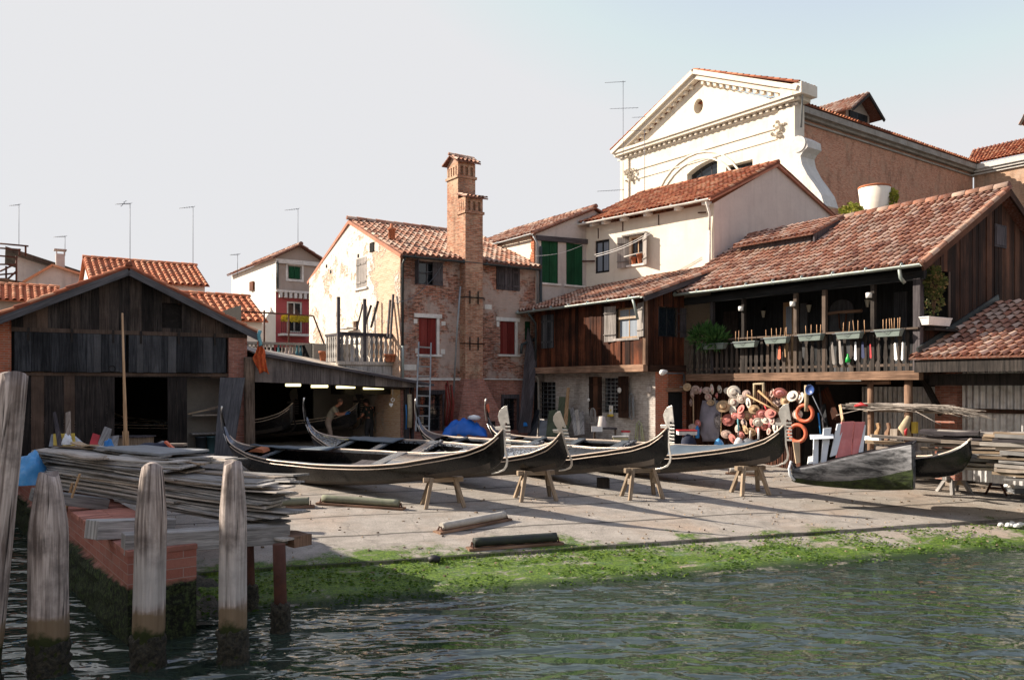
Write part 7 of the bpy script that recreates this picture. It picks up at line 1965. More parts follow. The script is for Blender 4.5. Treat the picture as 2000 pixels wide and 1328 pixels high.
for k, (a, b, yl, th, mt, nm, lb) in enumerate((((1607, 762), (1643, 868), 1.0, .42, 'wood_brown', 'plank', 'wide brown plank leaning in the dark store under the gallery'), ((1641, 790), (1650, 870), .6, .08, 'wood_oar', 'pole', 'short yellow brown pole right of the wide leaning plank'),
        ((1608, 790), (1614, 870), .8, .14, 'wood_panel', 'plank', 'grey plank stub left of the wide brown plank'), ((1600, 755), (1608, 868), .9, .05, 'wood_dkshut', 'pole', 'thin dark pole at the left side of the dark store'))):
    p, q = GF.hit(a[0], a[1], yl), GF.hit(b[0], b[1], yl-.5); mb = MB(GF); mb.beam((p[0], yl, p[1]), (q[0], yl-.4, q[1]), th, .04, up=(0, 1, 0)); tag(mb.obj(nm, M[mt], None, loc=GF.w(p[0], yl, p[1])), lb, nm)
for k, (px, py, mt, nm, lb) in enumerate(((1712, 838, 'wood_oar', 'carved_oar_rest', 'curved brown oar rest standing behind the first post'), (1732, 838, 'wood_beam', 'carved_oar_rest', 'slim brown oar rest between the two posts'), (1747, 845, 'wood_pale', 'wooden_block', 'pale wooden block between the two posts'))):
    p = GF.hit(px, py, -.2); x, z = p; mb = MB(GF)
    if nm[0] == 'c': mb.prism([(x-.07, z-.3), (x+.04, z-.3), (x+.05, z-.1), (x+.1, z+.05), (x+.07, z+.18), (x-.02, z+.16), (x+.02, z+.02), (x-.06, z-.08)], -.22, -.14, 'xz')
    else: mb.box(x-.1, x+.1, -.25, -.12, z-.2, z+.1)
    tag(mb.obj(nm, M[mt], None, loc=GF.w(x, -.2, z), bevel=.01), lb, nm.replace('_', ' '))
p = GF.hit(1772, 835, -.05); mb = MB(GF); mb.tube([(p[0], -.02, p[1]-.25), (p[0]-.06, -.12, p[1]), (p[0]+.02, -.12, p[1]+.15), (p[0]+.05, -.05, p[1]+.3)], [.1, .14, .1, .06], 9); tag(mb.obj('rope_hank', M['rope'], None, loc=GF.w(p[0], -.1, p[1])), 'pale bundle tied round the foot of the thicker post', 'rope')
p = GF.hit(1772, 841, -.15); mb = MB(GF); mb.tube([(p[0]-.02, -.19, p[1]-.12), (p[0], -.22, p[1]), (p[0]+.03, -.2, p[1]+.06)], [.03, .04, .02], 8); tag(mb.obj('red_rag', M['redpaint'], None, loc=GF.w(p[0], -.2, p[1])), 'small red rag on the pale bundle at the thicker post', 'rag')
p = GF.hit(1785, 835, -.0); mb = MB(GF); mb.box(p[0]-.06, p[0]+.06, -.02, .1, p[1]-.15, p[1]+.15); tag(mb.obj('yellow_board', M['gold'], None, loc=GF.w(p[0], 0, p[1])), 'yellow offcut just right of the thicker post', 'board')

# ================================================================ hats on the slatted wall
HP = [  # crop px, py, radius px(crop), style, tilt
 (345, 200, 34, 'w', None), (410, 180, 36, 's', None), (495, 205, 40, 'p', 'brown'), (545, 215, 40, 'p', 'pink'), (600, 212, 38, 'p', None), (655, 200, 46, 'w', 'pink'), (730, 200, 42, 'w', 'navy'), (802, 215, 36, 'w', 'red'), (866, 228, 58, 'w', 'navy'),
 (1242, 238, 54, 'p', 'brown'), (1318, 238, 60, 'r', 'pink'), (1368, 312, 44, 't', None), (1440, 268, 54, 'w', 'navy'), (1522, 285, 56, 'w', None), (942, 298, 40, 'w', 'red'), (865, 326, 48, 'w', 'red'), (764, 368, 60, 's', 'brown'), (640, 332, 34, 's', 'navy'),
 (1010, 335, 50, 'w', 'navy'), (937, 396, 46, 'r', 'red'), (1066, 398, 48, 't', 'brown'), (1000, 456, 46, 's', 'pink'), (1138, 440, 46, 'r', 'pink'), (1226, 436, 56, 'r', 'pink'), (858, 410, 46, 'w', None), (815, 500, 56, 'r', 'red'),
 (965, 520, 50, 'p', 'navy'), (1046, 528, 44, 'r', 'brown'), (1104, 522, 46, 'w', None), (1170, 560, 50, 'r', 'red'), (982, 592, 42, 's', None), (1272, 570, 52, 'w', 'navy'), (1042, 615, 40, 's', 'brown'), (795, 640, 50, 'p', 'brown'), (855, 682, 46, 'r', None),
 (460, 248, 40, 'p', None), (450, 330, 36, 'p', 'navy'), (515, 535, 46, 'r', 'pink'), (465, 572, 40, 'p', 'pink'), (1335, 592, 44, 'w', 'brown'), (1328, 448, 40, 's', 'red'), (618, 275, 34, 'p', 'red'), (700, 262, 34, 'r', None), (905, 262, 36, 'w', 'brown'), (990, 245, 36, 'p', None), (885, 462, 40, 'r', 'pink'), (935, 455, 36, 'r', None), (1092, 466, 38, 'r', 'red'), (1178, 498, 40, 'w', 'navy'), (1240, 508, 40, 'p', 'pink'), (1100, 590, 36, 'r', 'pink'), (1208, 612, 38, 'p', 'red'), (905, 585, 36, 'p', None), (938, 640, 34, 'r', 'pink'), (1300, 520, 40, 'w', None), (1290, 335, 40, 'p', 'brown'), (1490, 445, 44, 'w', 'red')]
HM = {'w': ('paper', 'white'), 's': ('straw', 'golden straw'), 'p': ('palestraw', 'greyed straw'), 'r': ('rosestraw', 'rosy straw'), 't': ('straw', 'dark gold straw')}
rows_ = sorted(HP, key=lambda h: h[1])
def place_words(h):
    x, y = h[0], h[1]
    ro_ = 'top' if y < 260 else ('second' if y < 350 else ('third' if y < 420 else ('fourth' if y < 480 else ('fifth' if y < 545 else 'bottom'))))
    same = sorted([q for q in HP if (('top' if q[1] < 260 else ('second' if q[1] < 350 else ('third' if q[1] < 420 else ('fourth' if q[1] < 480 else ('fifth' if q[1] < 545 else 'bottom'))))) == ro_)], key=lambda q: q[0])
    k = same.index(h); W_ = ['first', 'second', 'third', 'fourth', 'fifth', 'sixth', 'seventh', 'eighth', 'ninth', 'tenth', 'eleventh', 'twelfth', 'thirteenth', 'fourteenth']
    return '%s from the left in the %s row' % (W_[k], ro_)
for h in HP:
    px, py, rp_, st, bd = 1260+h[0]/5, 720+h[1]/5, h[2]/5, h[3], h[4]
    yl = -.08-R.uniform(0, .22); x, z = GF.hit(px, py, yl); c = GF.w(x, yl, z); Y = c.y; rr = rp_*Y/F*1.14
    nm = HM[st]; lb = '%s hat%s, %s' % (nm[1], ' with a %s ribbon' % bd if bd else ' without ribbon', place_words(h))
    t = T('hat', lb, 'hat', c, 'hats hanging on the slatted wall')
    # crown axis points outwards (-v), tilted at random
    ax_ = (-GF.v+GF.u*R.uniform(-.7, .7)+Vector((0, 0, R.uniform(-.45, .5)))).normalized()
    q = ax_.to_track_quat('Z', 'Y').to_matrix()
    mb = MB(); sy_ = R.uniform(.74, 1)
    brim = [(.001, 0), (rr*.46, .0), (rr*.8, -.006), (rr, R.uniform(-.01, .02)), (rr, .012), (rr*.8, .006), (rr*.48, .012)]
    crown = [(rr*.47, .02), (rr*.46, rr*.28), (rr*.41, rr*.34), (rr*.25, rr*.35), (.001, rr*.33)] if st != 't' else [(rr*.47, .02), (rr*.44, rr*.24), (rr*.32, rr*.42), (.001, rr*.48)]
    mb.lathe(brim+crown, c, 18, axis=q, sy=sy_); mb.obj('straw', M[nm[0]], t)
    if bd:
        mb = MB(); mb.lathe([(rr*.5, .014), (rr*.52, .018), (rr*.5, rr*.2), (rr*.46, rr*.22)], c, 18, axis=q, sy=sy_); mb.obj('ribbon', M['band_'+bd], t)
# other things on the hat wall
def hangtube(name, pts, r_, mt, label, cat, yl=-.1, fr=None, group=None):
    fr = fr or GF; P_ = []
    for (px, py) in pts: x, z = fr.hit(px, py, yl); P_.append((x, yl, z))
    mb = MB(fr); mb.tube(P_, r_, 8); return tag(mb.obj(name, M[mt], None, loc=fr.w(*P_[0])), label, cat, group)
def c7(*pts): return [(1260+x/5, 720+y/5) for x, y in pts]
hangtube('oar', c7((1105, 215), (1310, 400)), .035, 'wood_oar', 'light wooden pole hanging aslant across the hats', 'pole', -.35)
hangtube('oar', c7((990, 255), (1320, 430)), .03, 'wood_oar', 'second slanting pole, lower and to the left of the other', 'pole', -.4)
for k, (pts, nm, lb) in enumerate(((c7((1070, 330), (1068, 150), (1155, 145), (1160, 260)), 'rope_loop', 'thick rope frame hanging over the middle of the hats'),)):
    hangtube(nm, pts, .05, 'rope', lb, 'rope', -.3)
mb = MB(GF); x, z = GF.hit(*c7((1575, 300))[0], -.3); pts = []
for i in range(7): mb.tube([(x+.02*cos(a), -.3+.02*sin(a), z+.3-.1*i) for a in (0, 1)], .05, 8)
mb.tube([(x, -.3, z+.42), (x, -.3, z-.35)], .06, 8); tag(mb.obj('rope_coil', M['rope'], None, loc=GF.w(x, -.3, z)), 'thick rope hank hanging through the upper orange ring', 'rope')
def ring(px, py, R_, r_, label, yl, tiltz=.2):
    x, z = GF.hit(px, py, yl); c = GF.w(x, yl, z); t = T('life_ring', label, 'life ring', c, 'orange life rings')
    mb = MB(); ax_ = (-GF.v+GF.u*tiltz).normalized(); q = ax_.to_track_quat('Z', 'Y').to_matrix(); n, m = 28, 10; g = []
    for i in range(n):
        a = 2*pi*i/n; row = []
        for j in range(m):
            b = 2*pi*j/m; p = Vector(((R_+r_*cos(b))*cos(a), (R_+r_*cos(b))*sin(a), r_*sin(b)*1.1)); row.append(mb.P(c+q @ p))
        g.append(row)
    mb.smooth = True
    for i in range(n):
        for j in range(m): mb.quad_idx([g[i][j], g[(i+1) % n][j], g[(i+1) % n][(j+1) % m], g[i][(j+1) % m]], [(0, 0)]*4, .5)
    mb.obj('ring', M['orange'], t)
    for k in range(4):
        a = pi/4+k*pi/2; mb = MB(); rows = []
        for da in (-.1, .1):
            rows.append([mb.P(c+q @ Vector(((R_+r_*1.06*cos(2*pi*j/m))*cos(a+da), (R_+r_*1.06*cos(2*pi*j/m))*sin(a+da), r_*1.15*sin(2*pi*j/m)))) for j in range(m)])
        for j in range(m): mb.quad_idx([rows[0][j], rows[1][j], rows[1][(j+1) % m], rows[0][(j+1) % m]], [(0, 0)]*4, .5)
        mb.obj('band', M['terracotta'], t)
ring(1572, 807, .24, .055, 'orange life ring hanging beside the blue pan, the upper one', -.28)
ring(1558, 846, .25, .055, 'lower orange life ring, half behind the bow iron', -.45)
x, z = GF.hit(1583, 761, -.35); c = GF.w(x, -.35, z); t = T('blue_pan', 'round blue enamel pan on a long pole at the end of the hats', 'pan', c); mb = MB(); q = (-GF.v).to_track_quat('Z', 'Y').to_matrix(); mb.lathe([(.001, 0), (.12, .0), (.145, .05), (.15, .05), (.13, -.02), (.001, -.02)], c, 20, axis=q); mb.obj('dish', M['denim'], t)
mb = MB(GF); x2, z2 = GF.hit(1612, 825, -.35); mb.tube([(x+.03, -.34, z-.12), (x2, -.35, z2)], .016, 6); mb.obj('handle', M['ant'], t)
# lavender cloth, fan, bottle
mb = MB(GF); g = []
for i in range(15):
    row = []
    for j in range(11):
        f = i/14; px = 1260+(545+ (j/10)*(150+60*sin(pi*f)) - 30*sin(pi*f))/5; py = 720+(310+f*400)/5
        x, z = GF.hit(px, py, -.12); row.append(mb.P((x, -.05-.14*sin(pi*f)*sin(pi*j/10)-.05*noise.noise(Vector((i*.5, j*.6, 1))), z)))
    g.append(row)
mb.smooth = True
for i in range(14):
    for j in range(10): mb.quad_idx([g[i][j], g[i+1][j], g[i+1][j+1], g[i][j+1]], [(0, 0)]*4, .5)
o = mb.obj('hanging_cloth', M['lav'], None, loc=GF.w(*[GF.hit(1385, 820)[0], -.1, GF.hit(1385, 820)[1]])); s_ = o.modifiers.new('thick', 'SOLIDIFY'); s_.thickness = .02; tag(o, 'large lavender grey cloth hanging among the hats on the left', 'cloth')
x, z = GF.hit(1401, 822, -.25); c = GF.w(x, -.25, z); mb = MB(); q = (-GF.v+GF.u*-.4).normalized().to_track_quat('Z', 'Y').to_matrix()
for i in range(26):
    a = 2*pi*i/26; mb.beam(c, c+q @ Vector((cos(a)*.27, sin(a)*.27, 0)), .012, .008)
for rr in (.12, .2): mb.tube([c+q @ Vector((cos(2*pi*i/20)*rr, sin(2*pi*i/20)*rr, 0)) for i in range(21)], .008, 5)
tag(mb.obj('wicker_disc', M['wood_dkshut'], None, loc=c), 'dark wicker disc beside the lavender cloth', 'wicker disc')
x, z = GF.hit(1362, 843, -.4); t = T('blue_bottle', 'bright blue canister standing below the lavender cloth', 'bottle', GF.w(x, -.4, z-.2)); mb = MB(GF); mb.lathe([(.001, z-.22), (.07, z-.21), (.07, z+.1), (.05, z+.16), (.03, z+.17), (.03, z+.21), (.001, z+.21)], (x, -.4, 0), 14); mb.obj('body', M['blue'], t)
for k, (pts, mt, nm, lb) in enumerate(((c7((470, 270), (475, 680)), 'straw', 'thin_pole', 'thin tan pole beside the doorway left of the hats'), (c7((905, 440), (915, 650)), 'teal', 'hanging_cloth', 'teal strip hanging between the lower hats'), (c7((1225, 470), (1215, 570)), 'band_pink', 'ribbon', 'pink ribbon hanging under a white hat'),
        (c7((1108, 580), (1108, 690)), 'bluewhite', 'hanging_cloth', 'white strip hanging below the bottom row of hats'), (c7((1030, 600), (1025, 690)), 'paper', 'hanging_cloth', 'cream strip hanging beside the white one'), (c7((745, 430), (742, 640)), 'straw', 'thin_pole', 'thin stick below the large golden straw hat'),
        (c7((1690, 430), (1715, 640)), 'blue', 'blue_pole', 'blue pole leaning right of the life rings'), (c7((675, 285), (705, 400)), 'cloth_grey', 'strap', 'grey strap above the lavender cloth'), (c7((1165, 350), (1195, 420)), 'band_red', 'ribbon', 'red ribbon folded under a white hat'))):
    hangtube(nm, pts, .022 if 'pole' in nm else .03, mt, lb, nm.split('_')[-1], -.2 if k != 6 else -.1)
# things on the ground before the hats
for px, py, w_, h_, mt, nm, lb, cat in ((1345, 860, .5, .34, 'navy', 'navy_bag', 'dark navy bag on the ground before the hats', 'bag'), (1404, 862, .34, .24, 'bluebag', 'plastic_bag', 'light blue plastic bag lying behind the last gondola', 'bag'), (1443, 862, .36, .26, 'white', 'white_sack', 'white sack behind the deck of the last gondola', 'sack'),
        (1323, 874, .16, .2, 'redpaint', 'red_can', 'red can behind the third bow iron', 'can'), (1340, 877, .2, .16, 'paper', 'cloth_bundle', 'cream cloth bundle beside the red can', 'bundle'), (1462, 858, .5, .18, 'grey', 'grey_tarp', 'grey sheet behind the white sack', 'sheet')):
    Y = 25.2 if px > 1330 else 24.4; p = at(px, py, Y); mb = MB(); g = []; n, m = 12, 7
    for i in range(m+1):
        f = i/m; row = []
        for j in range(n):
            a = 2*pi*j/n; rr = w_*.5*math.sqrt(max(0, 1-f*f*.98))*(1+.3*noise.noise(Vector((cos(a)*1.5+px, sin(a)*1.5, f*2)))); row.append(mb.P((p.x+cos(a)*rr, p.y+sin(a)*rr*.7, p.z-.25+f*(h_+.1)+.04*noise.noise(Vector((cos(a)*3, sin(a)*3, px))))))
        g.append(row)
    mb.smooth = True
    for i in range(m):
        for j in range(n): mb.quad_idx([g[i][j], g[i][(j+1) % n], g[i+1][(j+1) % n], g[i+1][j]], [(0, 0)]*4, .5)
    mb.quad_idx(g[-1], [(0, 0)]*n, .5); mb.quad_idx(g[0][::-1], [(0, 0)]*n, .5)
    tag(mb.obj(nm, M[mt], None, loc=p), lb, cat)
p = at(1341, 845, 25.4); t = T('red_crate', 'flat red and white crate on the navy bag', 'crate', p); mb = MB(); mb.box(p.x-.28, p.x+.28, p.y-.2, p.y+.2, p.z-.06, p.z+.05); mb.obj('box', M['whitest'], t); mb = MB(); mb.box(p.x-.29, p.x+.29, p.y-.21, p.y+.21, p.z+.053, p.z+.09); mb.obj('lid', M['redpaint'], t)
mb = MB(); mb.xf = X4
mb.box(6.35, 6.5, -.55, .55, hv(6.4, SH)+.03, hv(6.4, SH)+.09); tag(mb.obj('carved_board', M['wood_panel'], None, loc=X4 @ Vector((6.4, 0, .5))), 'dark board with a gilt ornament lying across the last gondola', 'board')

# ================================================================ gallery plants, planters and lamps
def foliage(c, rx, ry, rz, n, size, mt, parent, name='leaves', shape='ball', stemz=None):
    mb = MB()
    for i in range(n):
        while True:
            p = Vector((R.uniform(-1, 1), R.uniform(-1, 1), R.uniform(-1, 1)))
            if p.length < 1: break
        if noise.noise(p*2.2+Vector((c.x, c.y, c.z))) < -.12: continue
        q = c+Vector((p.x*rx, p.y*ry, p.z*rz)); s_ = size*R.uniform(.6, 1.3)
        d = (p+Vector((R.uniform(-.6, .6), R.uniform(-.6, .6), R.uniform(-.1, .9)))).normalized(); sd_ = d.cross(Vector((R.random(), R.random(), R.random()))).normalized()
        if shape == 'blade': L_, w_ = s_*2.6, s_*.28
        else: L_, w_ = s_, s_*.45
        mb.face([q, q+d*L_*.5+sd_*w_, q+d*L_, q+d*L_*.5-sd_*w_], [(0, 0)]*4)
    return mb.obj(name, M[mt], parent)
def stems(c, n, h, spread, r_, parent):
    mb = MB()
    for i in range(n):
        a = R.uniform(0, 6.3); q = R.uniform(0, spread); mb.tube([c, c+Vector((cos(a)*q*.5, sin(a)*q*.5, h*.5)), c+Vector((cos(a)*q, sin(a)*q, h))], [r_, r_*.8, r_*.4], 5, caps=False)
    return mb.obj('stem', M['leaf_stem'], parent)
def trough(fr, x0, x1, y, zt, h, w_, mt, label, name='planter', cat='planter', group=None):
    t = T(name, label, cat, fr.w((x0+x1)/2, y, zt-h), group); mb = MB(fr)
    e = .05
    mb.hexa([(x0+e, y-w_*.35, zt-h), (x1-e, y-w_*.35, zt-h), (x1-e, y+w_*.35, zt-h), (x0+e, y+w_*.35, zt-h), (x0, y-w_*.5, zt), (x1, y-w_*.5, zt), (x1, y+w_*.5, zt), (x0, y+w_*.5, zt)])
    mb.box(x0-.015, x1+.015, y-w_*.53, y+w_*.53, zt+.001, zt+.025); mb.obj('box', M[mt], t); return t
gp = 'planter boxes on the gallery rail'
for k, (xa, xb, yt, lb, sticks) in enumerate(((1375, 1417, 672, 'planter holding the green fern at the shady end of the gallery rail', []),
        (1436, 1478, 668, 'first planter with bare stakes, right of the fern', [(1436, 647), (1444, 646), (1459, 646), (1468, 644)]), (1496, 1540, 660, 'second planter with bare stakes, counted from the fern', [(1495, 644), (1507, 641), (1516, 641), (1525, 640), (1533, 640), (1536, 639)]),
        (1562, 1607, 654, 'third planter with bare stakes, in the middle of the rail', [(1573, 636), (1584, 634), (1594, 634), (1602, 634)]), (1636, 1684, 650, 'fourth planter with bare stakes, before the arched door', [(1647, 630), (1659, 628), (1667, 626), (1676, 626), (1689, 625)]),
        (1712, 1762, 645, 'fifth planter with bare stakes, nearest the corner post', [(1724, 624), (1731, 623), (1738, 622), (1742, 622), (1747, 621), (1753, 621), (1758, 620)]))):
    yl = -.28; x0, x1 = GF.hx(xa, yl), GF.hx(xb, yl); z = GF.hz((xa+xb)/2, yt, yl)
    t = trough(GF, x0, x1, yl, z, .17, .22, 'planter', lb, group=gp)
    for (px, py) in sticks:
        x, zz = GF.hit(px, py, yl); mb = MB(GF); mb.tube([(x+R.uniform(-.03, .03), yl, z-.05), (x, yl+R.uniform(-.03, .03), zz)], .009, 5); mb.obj('stake', M['stake'], t)
    mb = MB(GF); mb.tube([(x0-.1, yl-.13, z-.02), (x1+.15, yl-.13, z-.01)], .008, 4); mb.tube([(x0+.2, yl-.13, z), (x0+.35, yl-.12, z-.1), (x0+.5, yl-.13, z)], .006, 4); mb.obj('bracket', M['ant'], t)
x, z = GF.hit(1378, 660, -.28); c = GF.w(x, -.28, z)
t = T('fern', 'bushy green fern spilling from the planter at the shady end of the rail', 'plant', c-Vector((0, 0, .2)))
foliage(c+Vector((0, 0, .05)), .42, .3, .36, 800, .1, 'leaf', t, shape='blade'); c2 = GF.w(GF.hx(1398, -.3), -.3, z-.02); foliage(c2, .36, .26, .3, 700, .085, 'leaf', t, shape='blade'); stems(c-Vector((0, 0, .25)), 10, .45, .3, .012, t)
x, z = GS.hit(1827, 632, -.2); c = GS.w(x, -.15, z); zt = GS.hz(1827, 622, -.15)
t = trough(GS, GS.hx(1805, -.15), GS.hx(1850, -.15), -.15, zt, .19, .26, 'white', 'white planter box on the ledge of the plank gable')
t = T('bush', 'tall half dry bush in the white planter by the plank gable', 'bush', GS.w(x, -.15, zt)); cc = GS.w(x, -.15, zt)
foliage(cc+Vector((0, 0, .95)), .3, .24, .42, 1300, .075, 'leaf_dry', t); foliage(cc+Vector((0, 0, .42)), .26, .2, .4, 420, .06, 'leaf_dry', t, name='lower_leaves'); stems(cc, 12, 1.1, .22, .012, t)
for (px, py, Y, w_, h_, lb, mt) in ((1662, 415, 31, .42, .32, 'yellow green weed growing at the roof ridge left of the flared chimney', 'leaf_y'), (1743, 385, 31.2, .2, .28, 'small yellow green tuft on the right of the flared chimney', 'leaf_y'), (1742, 408, 31, .17, .16, 'lower yellow green tuft by the flared chimney foot', 'leaf_y')):
    c = at(px, py, Y); t = T('roof_weed', lb, 'plant', c-Vector((0, 0, h_))); foliage(c, w_, w_*.8, h_, int(500*w_/.3), .1, mt, t); stems(c-Vector((0, 0, h_*1.5)), 6, h_*1.4, w_*.6, .012, t)
for k, (px, py) in enumerate(((1448, 603), (1549, 594), (1698, 577))):
    x, z = GF.hit(px, py, -.1); t = T('gallery_lamp', ['white drum lamp on the gallery post nearest the fern', 'white drum lamp on the gallery post by the glazed door', 'white drum lamp on the gallery post near the corner'][k], 'lamp', GF.w(x, -.1, z), 'drum lamps on the gallery posts')
    mb = MB(GF); mb.lathe([(.001, z-.07), (.08, z-.07), (.085, z+.07), (.001, z+.075)], (x, -.12, 0), 14); mb.obj('shade', M['white'], t); mb = MB(GF); mb.tube([(x+.02, -.1, z), (x+.06, -.02, z)], .02, 6); mb.obj('bracket', M['iron'], t)
for k, (px, py, lb) in enumerate(((1491, 613, 'wall lantern behind the railing left of the glazed door'), (1580, 602, 'wall lantern right of the glazed door'), (1694, 592, 'wall lantern near the corner of the gallery'))):
    x, z = GF.hit(px, py, 1.5); t = T('wall_lantern', lb, 'lantern', GF.w(x, 1.55, z), 'wall lanterns on the gallery'); mb = MB(GF); mb.lathe([(.04, z-.12), (.09, z+.1)], (x, 1.5, 0), 6); mb.obj('glass', M['lantern'], t); mb = MB(GF); mb.lathe([(.11, z+.1), (.03, z+.2), (.001, z+.24)], (x, 1.5, 0), 6); mb.tube([(x, 1.5, z+.2), (x, 1.66, z+.25)], .012, 5); mb.obj('cap', M['iron'], t)
hangtube('wooden_yoke', [(1617, 613), (1640, 610), (1683, 607)], .05, 'wood_beam', 'carved wooden yoke hanging before the arched gallery door', 'yoke', 1.2)
hangtube('hanging_strap', [(1638, 612), (1640, 640), (1650, 652), (1653, 612)], .025, 'wood_brown', 'brown loop hanging under the carved yoke', 'strap', 1.15)
for (a, b, th, mt, nm, lb, cat) in (((1523, 677), (1522, 702), .06, 'orange', 'orange_mesh', 'orange mesh strip hanging on the gallery railing', 'mesh'), ((1533, 676), (1534, 698), .02, 'wood_oar', 'string', 'orange string hanging beside the orange mesh', 'string'), ((1656, 690), (1656, 708), .055, 'green', 'green_bottle', 'bright green bottle hung on the gallery railing', 'bottle'),
        ((1671, 668), (1671, 704), .04, 'bluewhite', 'board_sample', 'pale blue strip on the railing right of the green bottle', 'strip'), ((1685, 668), (1686, 700), .05, 'band_navy', 'navy_strip', 'dark blue strip hanging on the gallery railing', 'strip'), ((1700, 672), (1701, 700), .03, 'redpaint', 'red_strip', 'red strip hanging on the gallery railing', 'strip'), ((1748, 670), (1750, 704), .045, 'white', 'striped_strip', 'blue and white strip hanging near the corner post', 'strip'), ((1763, 668), (1762, 704), .03, 'white', 'white_strip', 'narrow white strip hanging closest to the corner post', 'strip'),
        ((1625, 668), (1629, 712), .055, 'wood_shutter', 'spare_baluster', 'loose pale baluster hung before the railing', 'baluster'), ((1640, 666), (1643, 712), .055, 'wood_shutter', 'spare_baluster', 'second loose pale baluster, left of the green bottle', 'baluster')):
    p, q = GF.hit(a[0], a[1], -.14), GF.hit(b[0], b[1], -.14); mb = MB(GF); w_ = th
    if nm == 'green_bottle': mb.lathe([(.001, q[1]), (.07, q[1]+.01), (.06, q[1]+.12), (.025, q[1]+.18), (.025, q[1]+.24), (.001, q[1]+.24)], (q[0], -.14, 0), 12)
    else: mb.prism([(q[0]-w_, q[1]+.04), (q[0]-w_*.4, q[1]), (q[0]+w_*.4, q[1]), (q[0]+w_, q[1]+.04), (p[0]+w_*.6, p[1]-.06), (p[0]+w_*.7, p[1]-.02), (p[0], p[1]+.02), (p[0]-w_*.7, p[1]-.02), (p[0]-w_*.6, p[1]-.06)], -.15, -.135, 'xz')
    tag(mb.obj(nm, M[mt], None, loc=GF.w(q[0], -.14, q[1])), lb, cat)
# street lamp on the pier and other things under the timber house
x, z = f3.hit(1336, 735, .0); t = T('street_lamp', 'white street lamp on a bent pipe over the red brick pier', 'lamp', f3.w(.4, -.1, z)); mb = MB(f3)
L0 = f3.hit(1336, 752, -.1); L1_ = f3.hit(1334, 732, -.1); L2_ = f3.hit(1296, 729, -.6)
mb.tube([(L0[0], -.1, L0[1]-.1), (L0[0], -.1, L1_[1]), (L0[0]-.08, -.14, L1_[1]+.05), (L2_[0], -.6, L2_[1])], .022, 8); mb.obj('pipe', M['ant'], t)
mb = MB(f3); mb.lathe([(.001, -.07), (.07, -.05), (.1, .0), (.09, .08), (.05, .22), (.02, .26)], (L2_[0]-.1, -.62, L2_[1]+.02), 12, axis=Matrix.Rotation(rad(80), 3, 'Y')); mb.obj('head', M['white'], t)
def gprop(px, pyb, Y): return at(px, pyb, Y)
for q, mt, nm, lb in ((((1066, 852), (1084, 852), (1086, 800), (1072, 802)), 'green_board', 'green_board', 'dull green board leaning at the left grille window'), (((1085, 850), (1098, 850), (1103, 775), (1092, 775)), 'green_board', 'green_board', 'taller green board leaning before the whitewashed wall'), (((1052, 852), (1068, 852), (1068, 822), (1054, 820)), 'grey', 'grey_board', 'short blue grey board left of the green boards'), (((1081, 855), (1089, 855), (1092, 822), (1082, 822)), 'bluewhite', 'white_board', 'small white board between the green boards'), (((1085, 856), (1100, 858), (1122, 800), (1110, 798)), 'green_board', 'green_board', 'green board leaning to the right behind the carved bow'),
        (((1100, 830), (1106, 830), (1111, 757), (1107, 757)), 'wood_oar', 'brown_board', 'narrow orange brown board on the whitewashed wall'), (((1012, 845), (1034, 845), (1047, 700), (1030, 640)), 'wood_dkshut', 'grey_plank', 'huge grey plank leaning in the corner beside the drainpipe'), (((1022, 832), (1028, 832), (1030, 780), (1026, 780)), 'blue', 'blue_board', 'bright blue pipe standing beside the huge grey plank'), (((1030, 850), (1046, 852), (1052, 800), (1046, 800)), 'wood_panel', 'dark_board', 'dark board leaning below the huge grey plank')):
    leaning(nm, f2, q, -1.3, -.5, .05, mt, lb, 'board')
for k in range(3):
    leaning('slat_board', f2, ((1122+k*6, 850-k), (1128+k*6, 850-k), (1118+k*10, 795+k*4), (1112+k*10, 797+k*4)), -1.2, -.6, .05, 'wood_grey', ['first', 'second', 'third'][k]+' leaning grey slat right of the carved bow iron', 'board', 'leaning grey slats')
p = at(1176, 834, 26.2); t = T('bucket', 'pale upturned bucket on the bench by the window', 'bucket', p); mb = MB(); mb.lathe([(.15, p.z), (.1, p.z+.34), (.001, p.z+.35)], (p.x, p.y, 0), 14); mb.obj('body', M['greypl'], t)
t = T('work_bench', 'small dark bench under the grille window', 'bench', at(1180, 850, 26.2)); mb = MB(); mb.box(p.x-.3, p.x+.45, p.y-.25, p.y+.25, p.z-.06, p.z-.005); mb.obj('top', M['wood_dkshut'], t)
for dx in (-.26, .4):
    mb = MB(); mb.box(p.x+dx-.03, p.x+dx+.03, p.y-.2, p.y-.14, GZ, p.z-.065); mb.obj('leg', M['wood_shed'], t)
p = at(1166, 843, 25.9); mb = MB(); mb.box(p.x-.17, p.x+.17, p.y-.02, p.y+.02, p.z, p.z+.17); tag(mb.obj('white_plate', M['white'], None, loc=p), 'white plate hung on the front of the small bench', 'plate')
p = at(1212, 868, 25.9); t = T('yellow_crate', 'pale yellow crate on the ground by the whitewashed wall', 'crate', p); mb = MB(); mb.box(p.x-.25, p.x+.22, p.y-.2, p.y+.2, p.z, p.z+.24); mb.obj('box', m_plain('pale_yellow_plastic', (.5, .45, .26), .7), t); 
mb = MB(); mb.box(p.x-.27, p.x+.24, p.y-.22, p.y+.22, p.z+.24, p.z+.28); mb.obj('rim', M['whitest'], t)
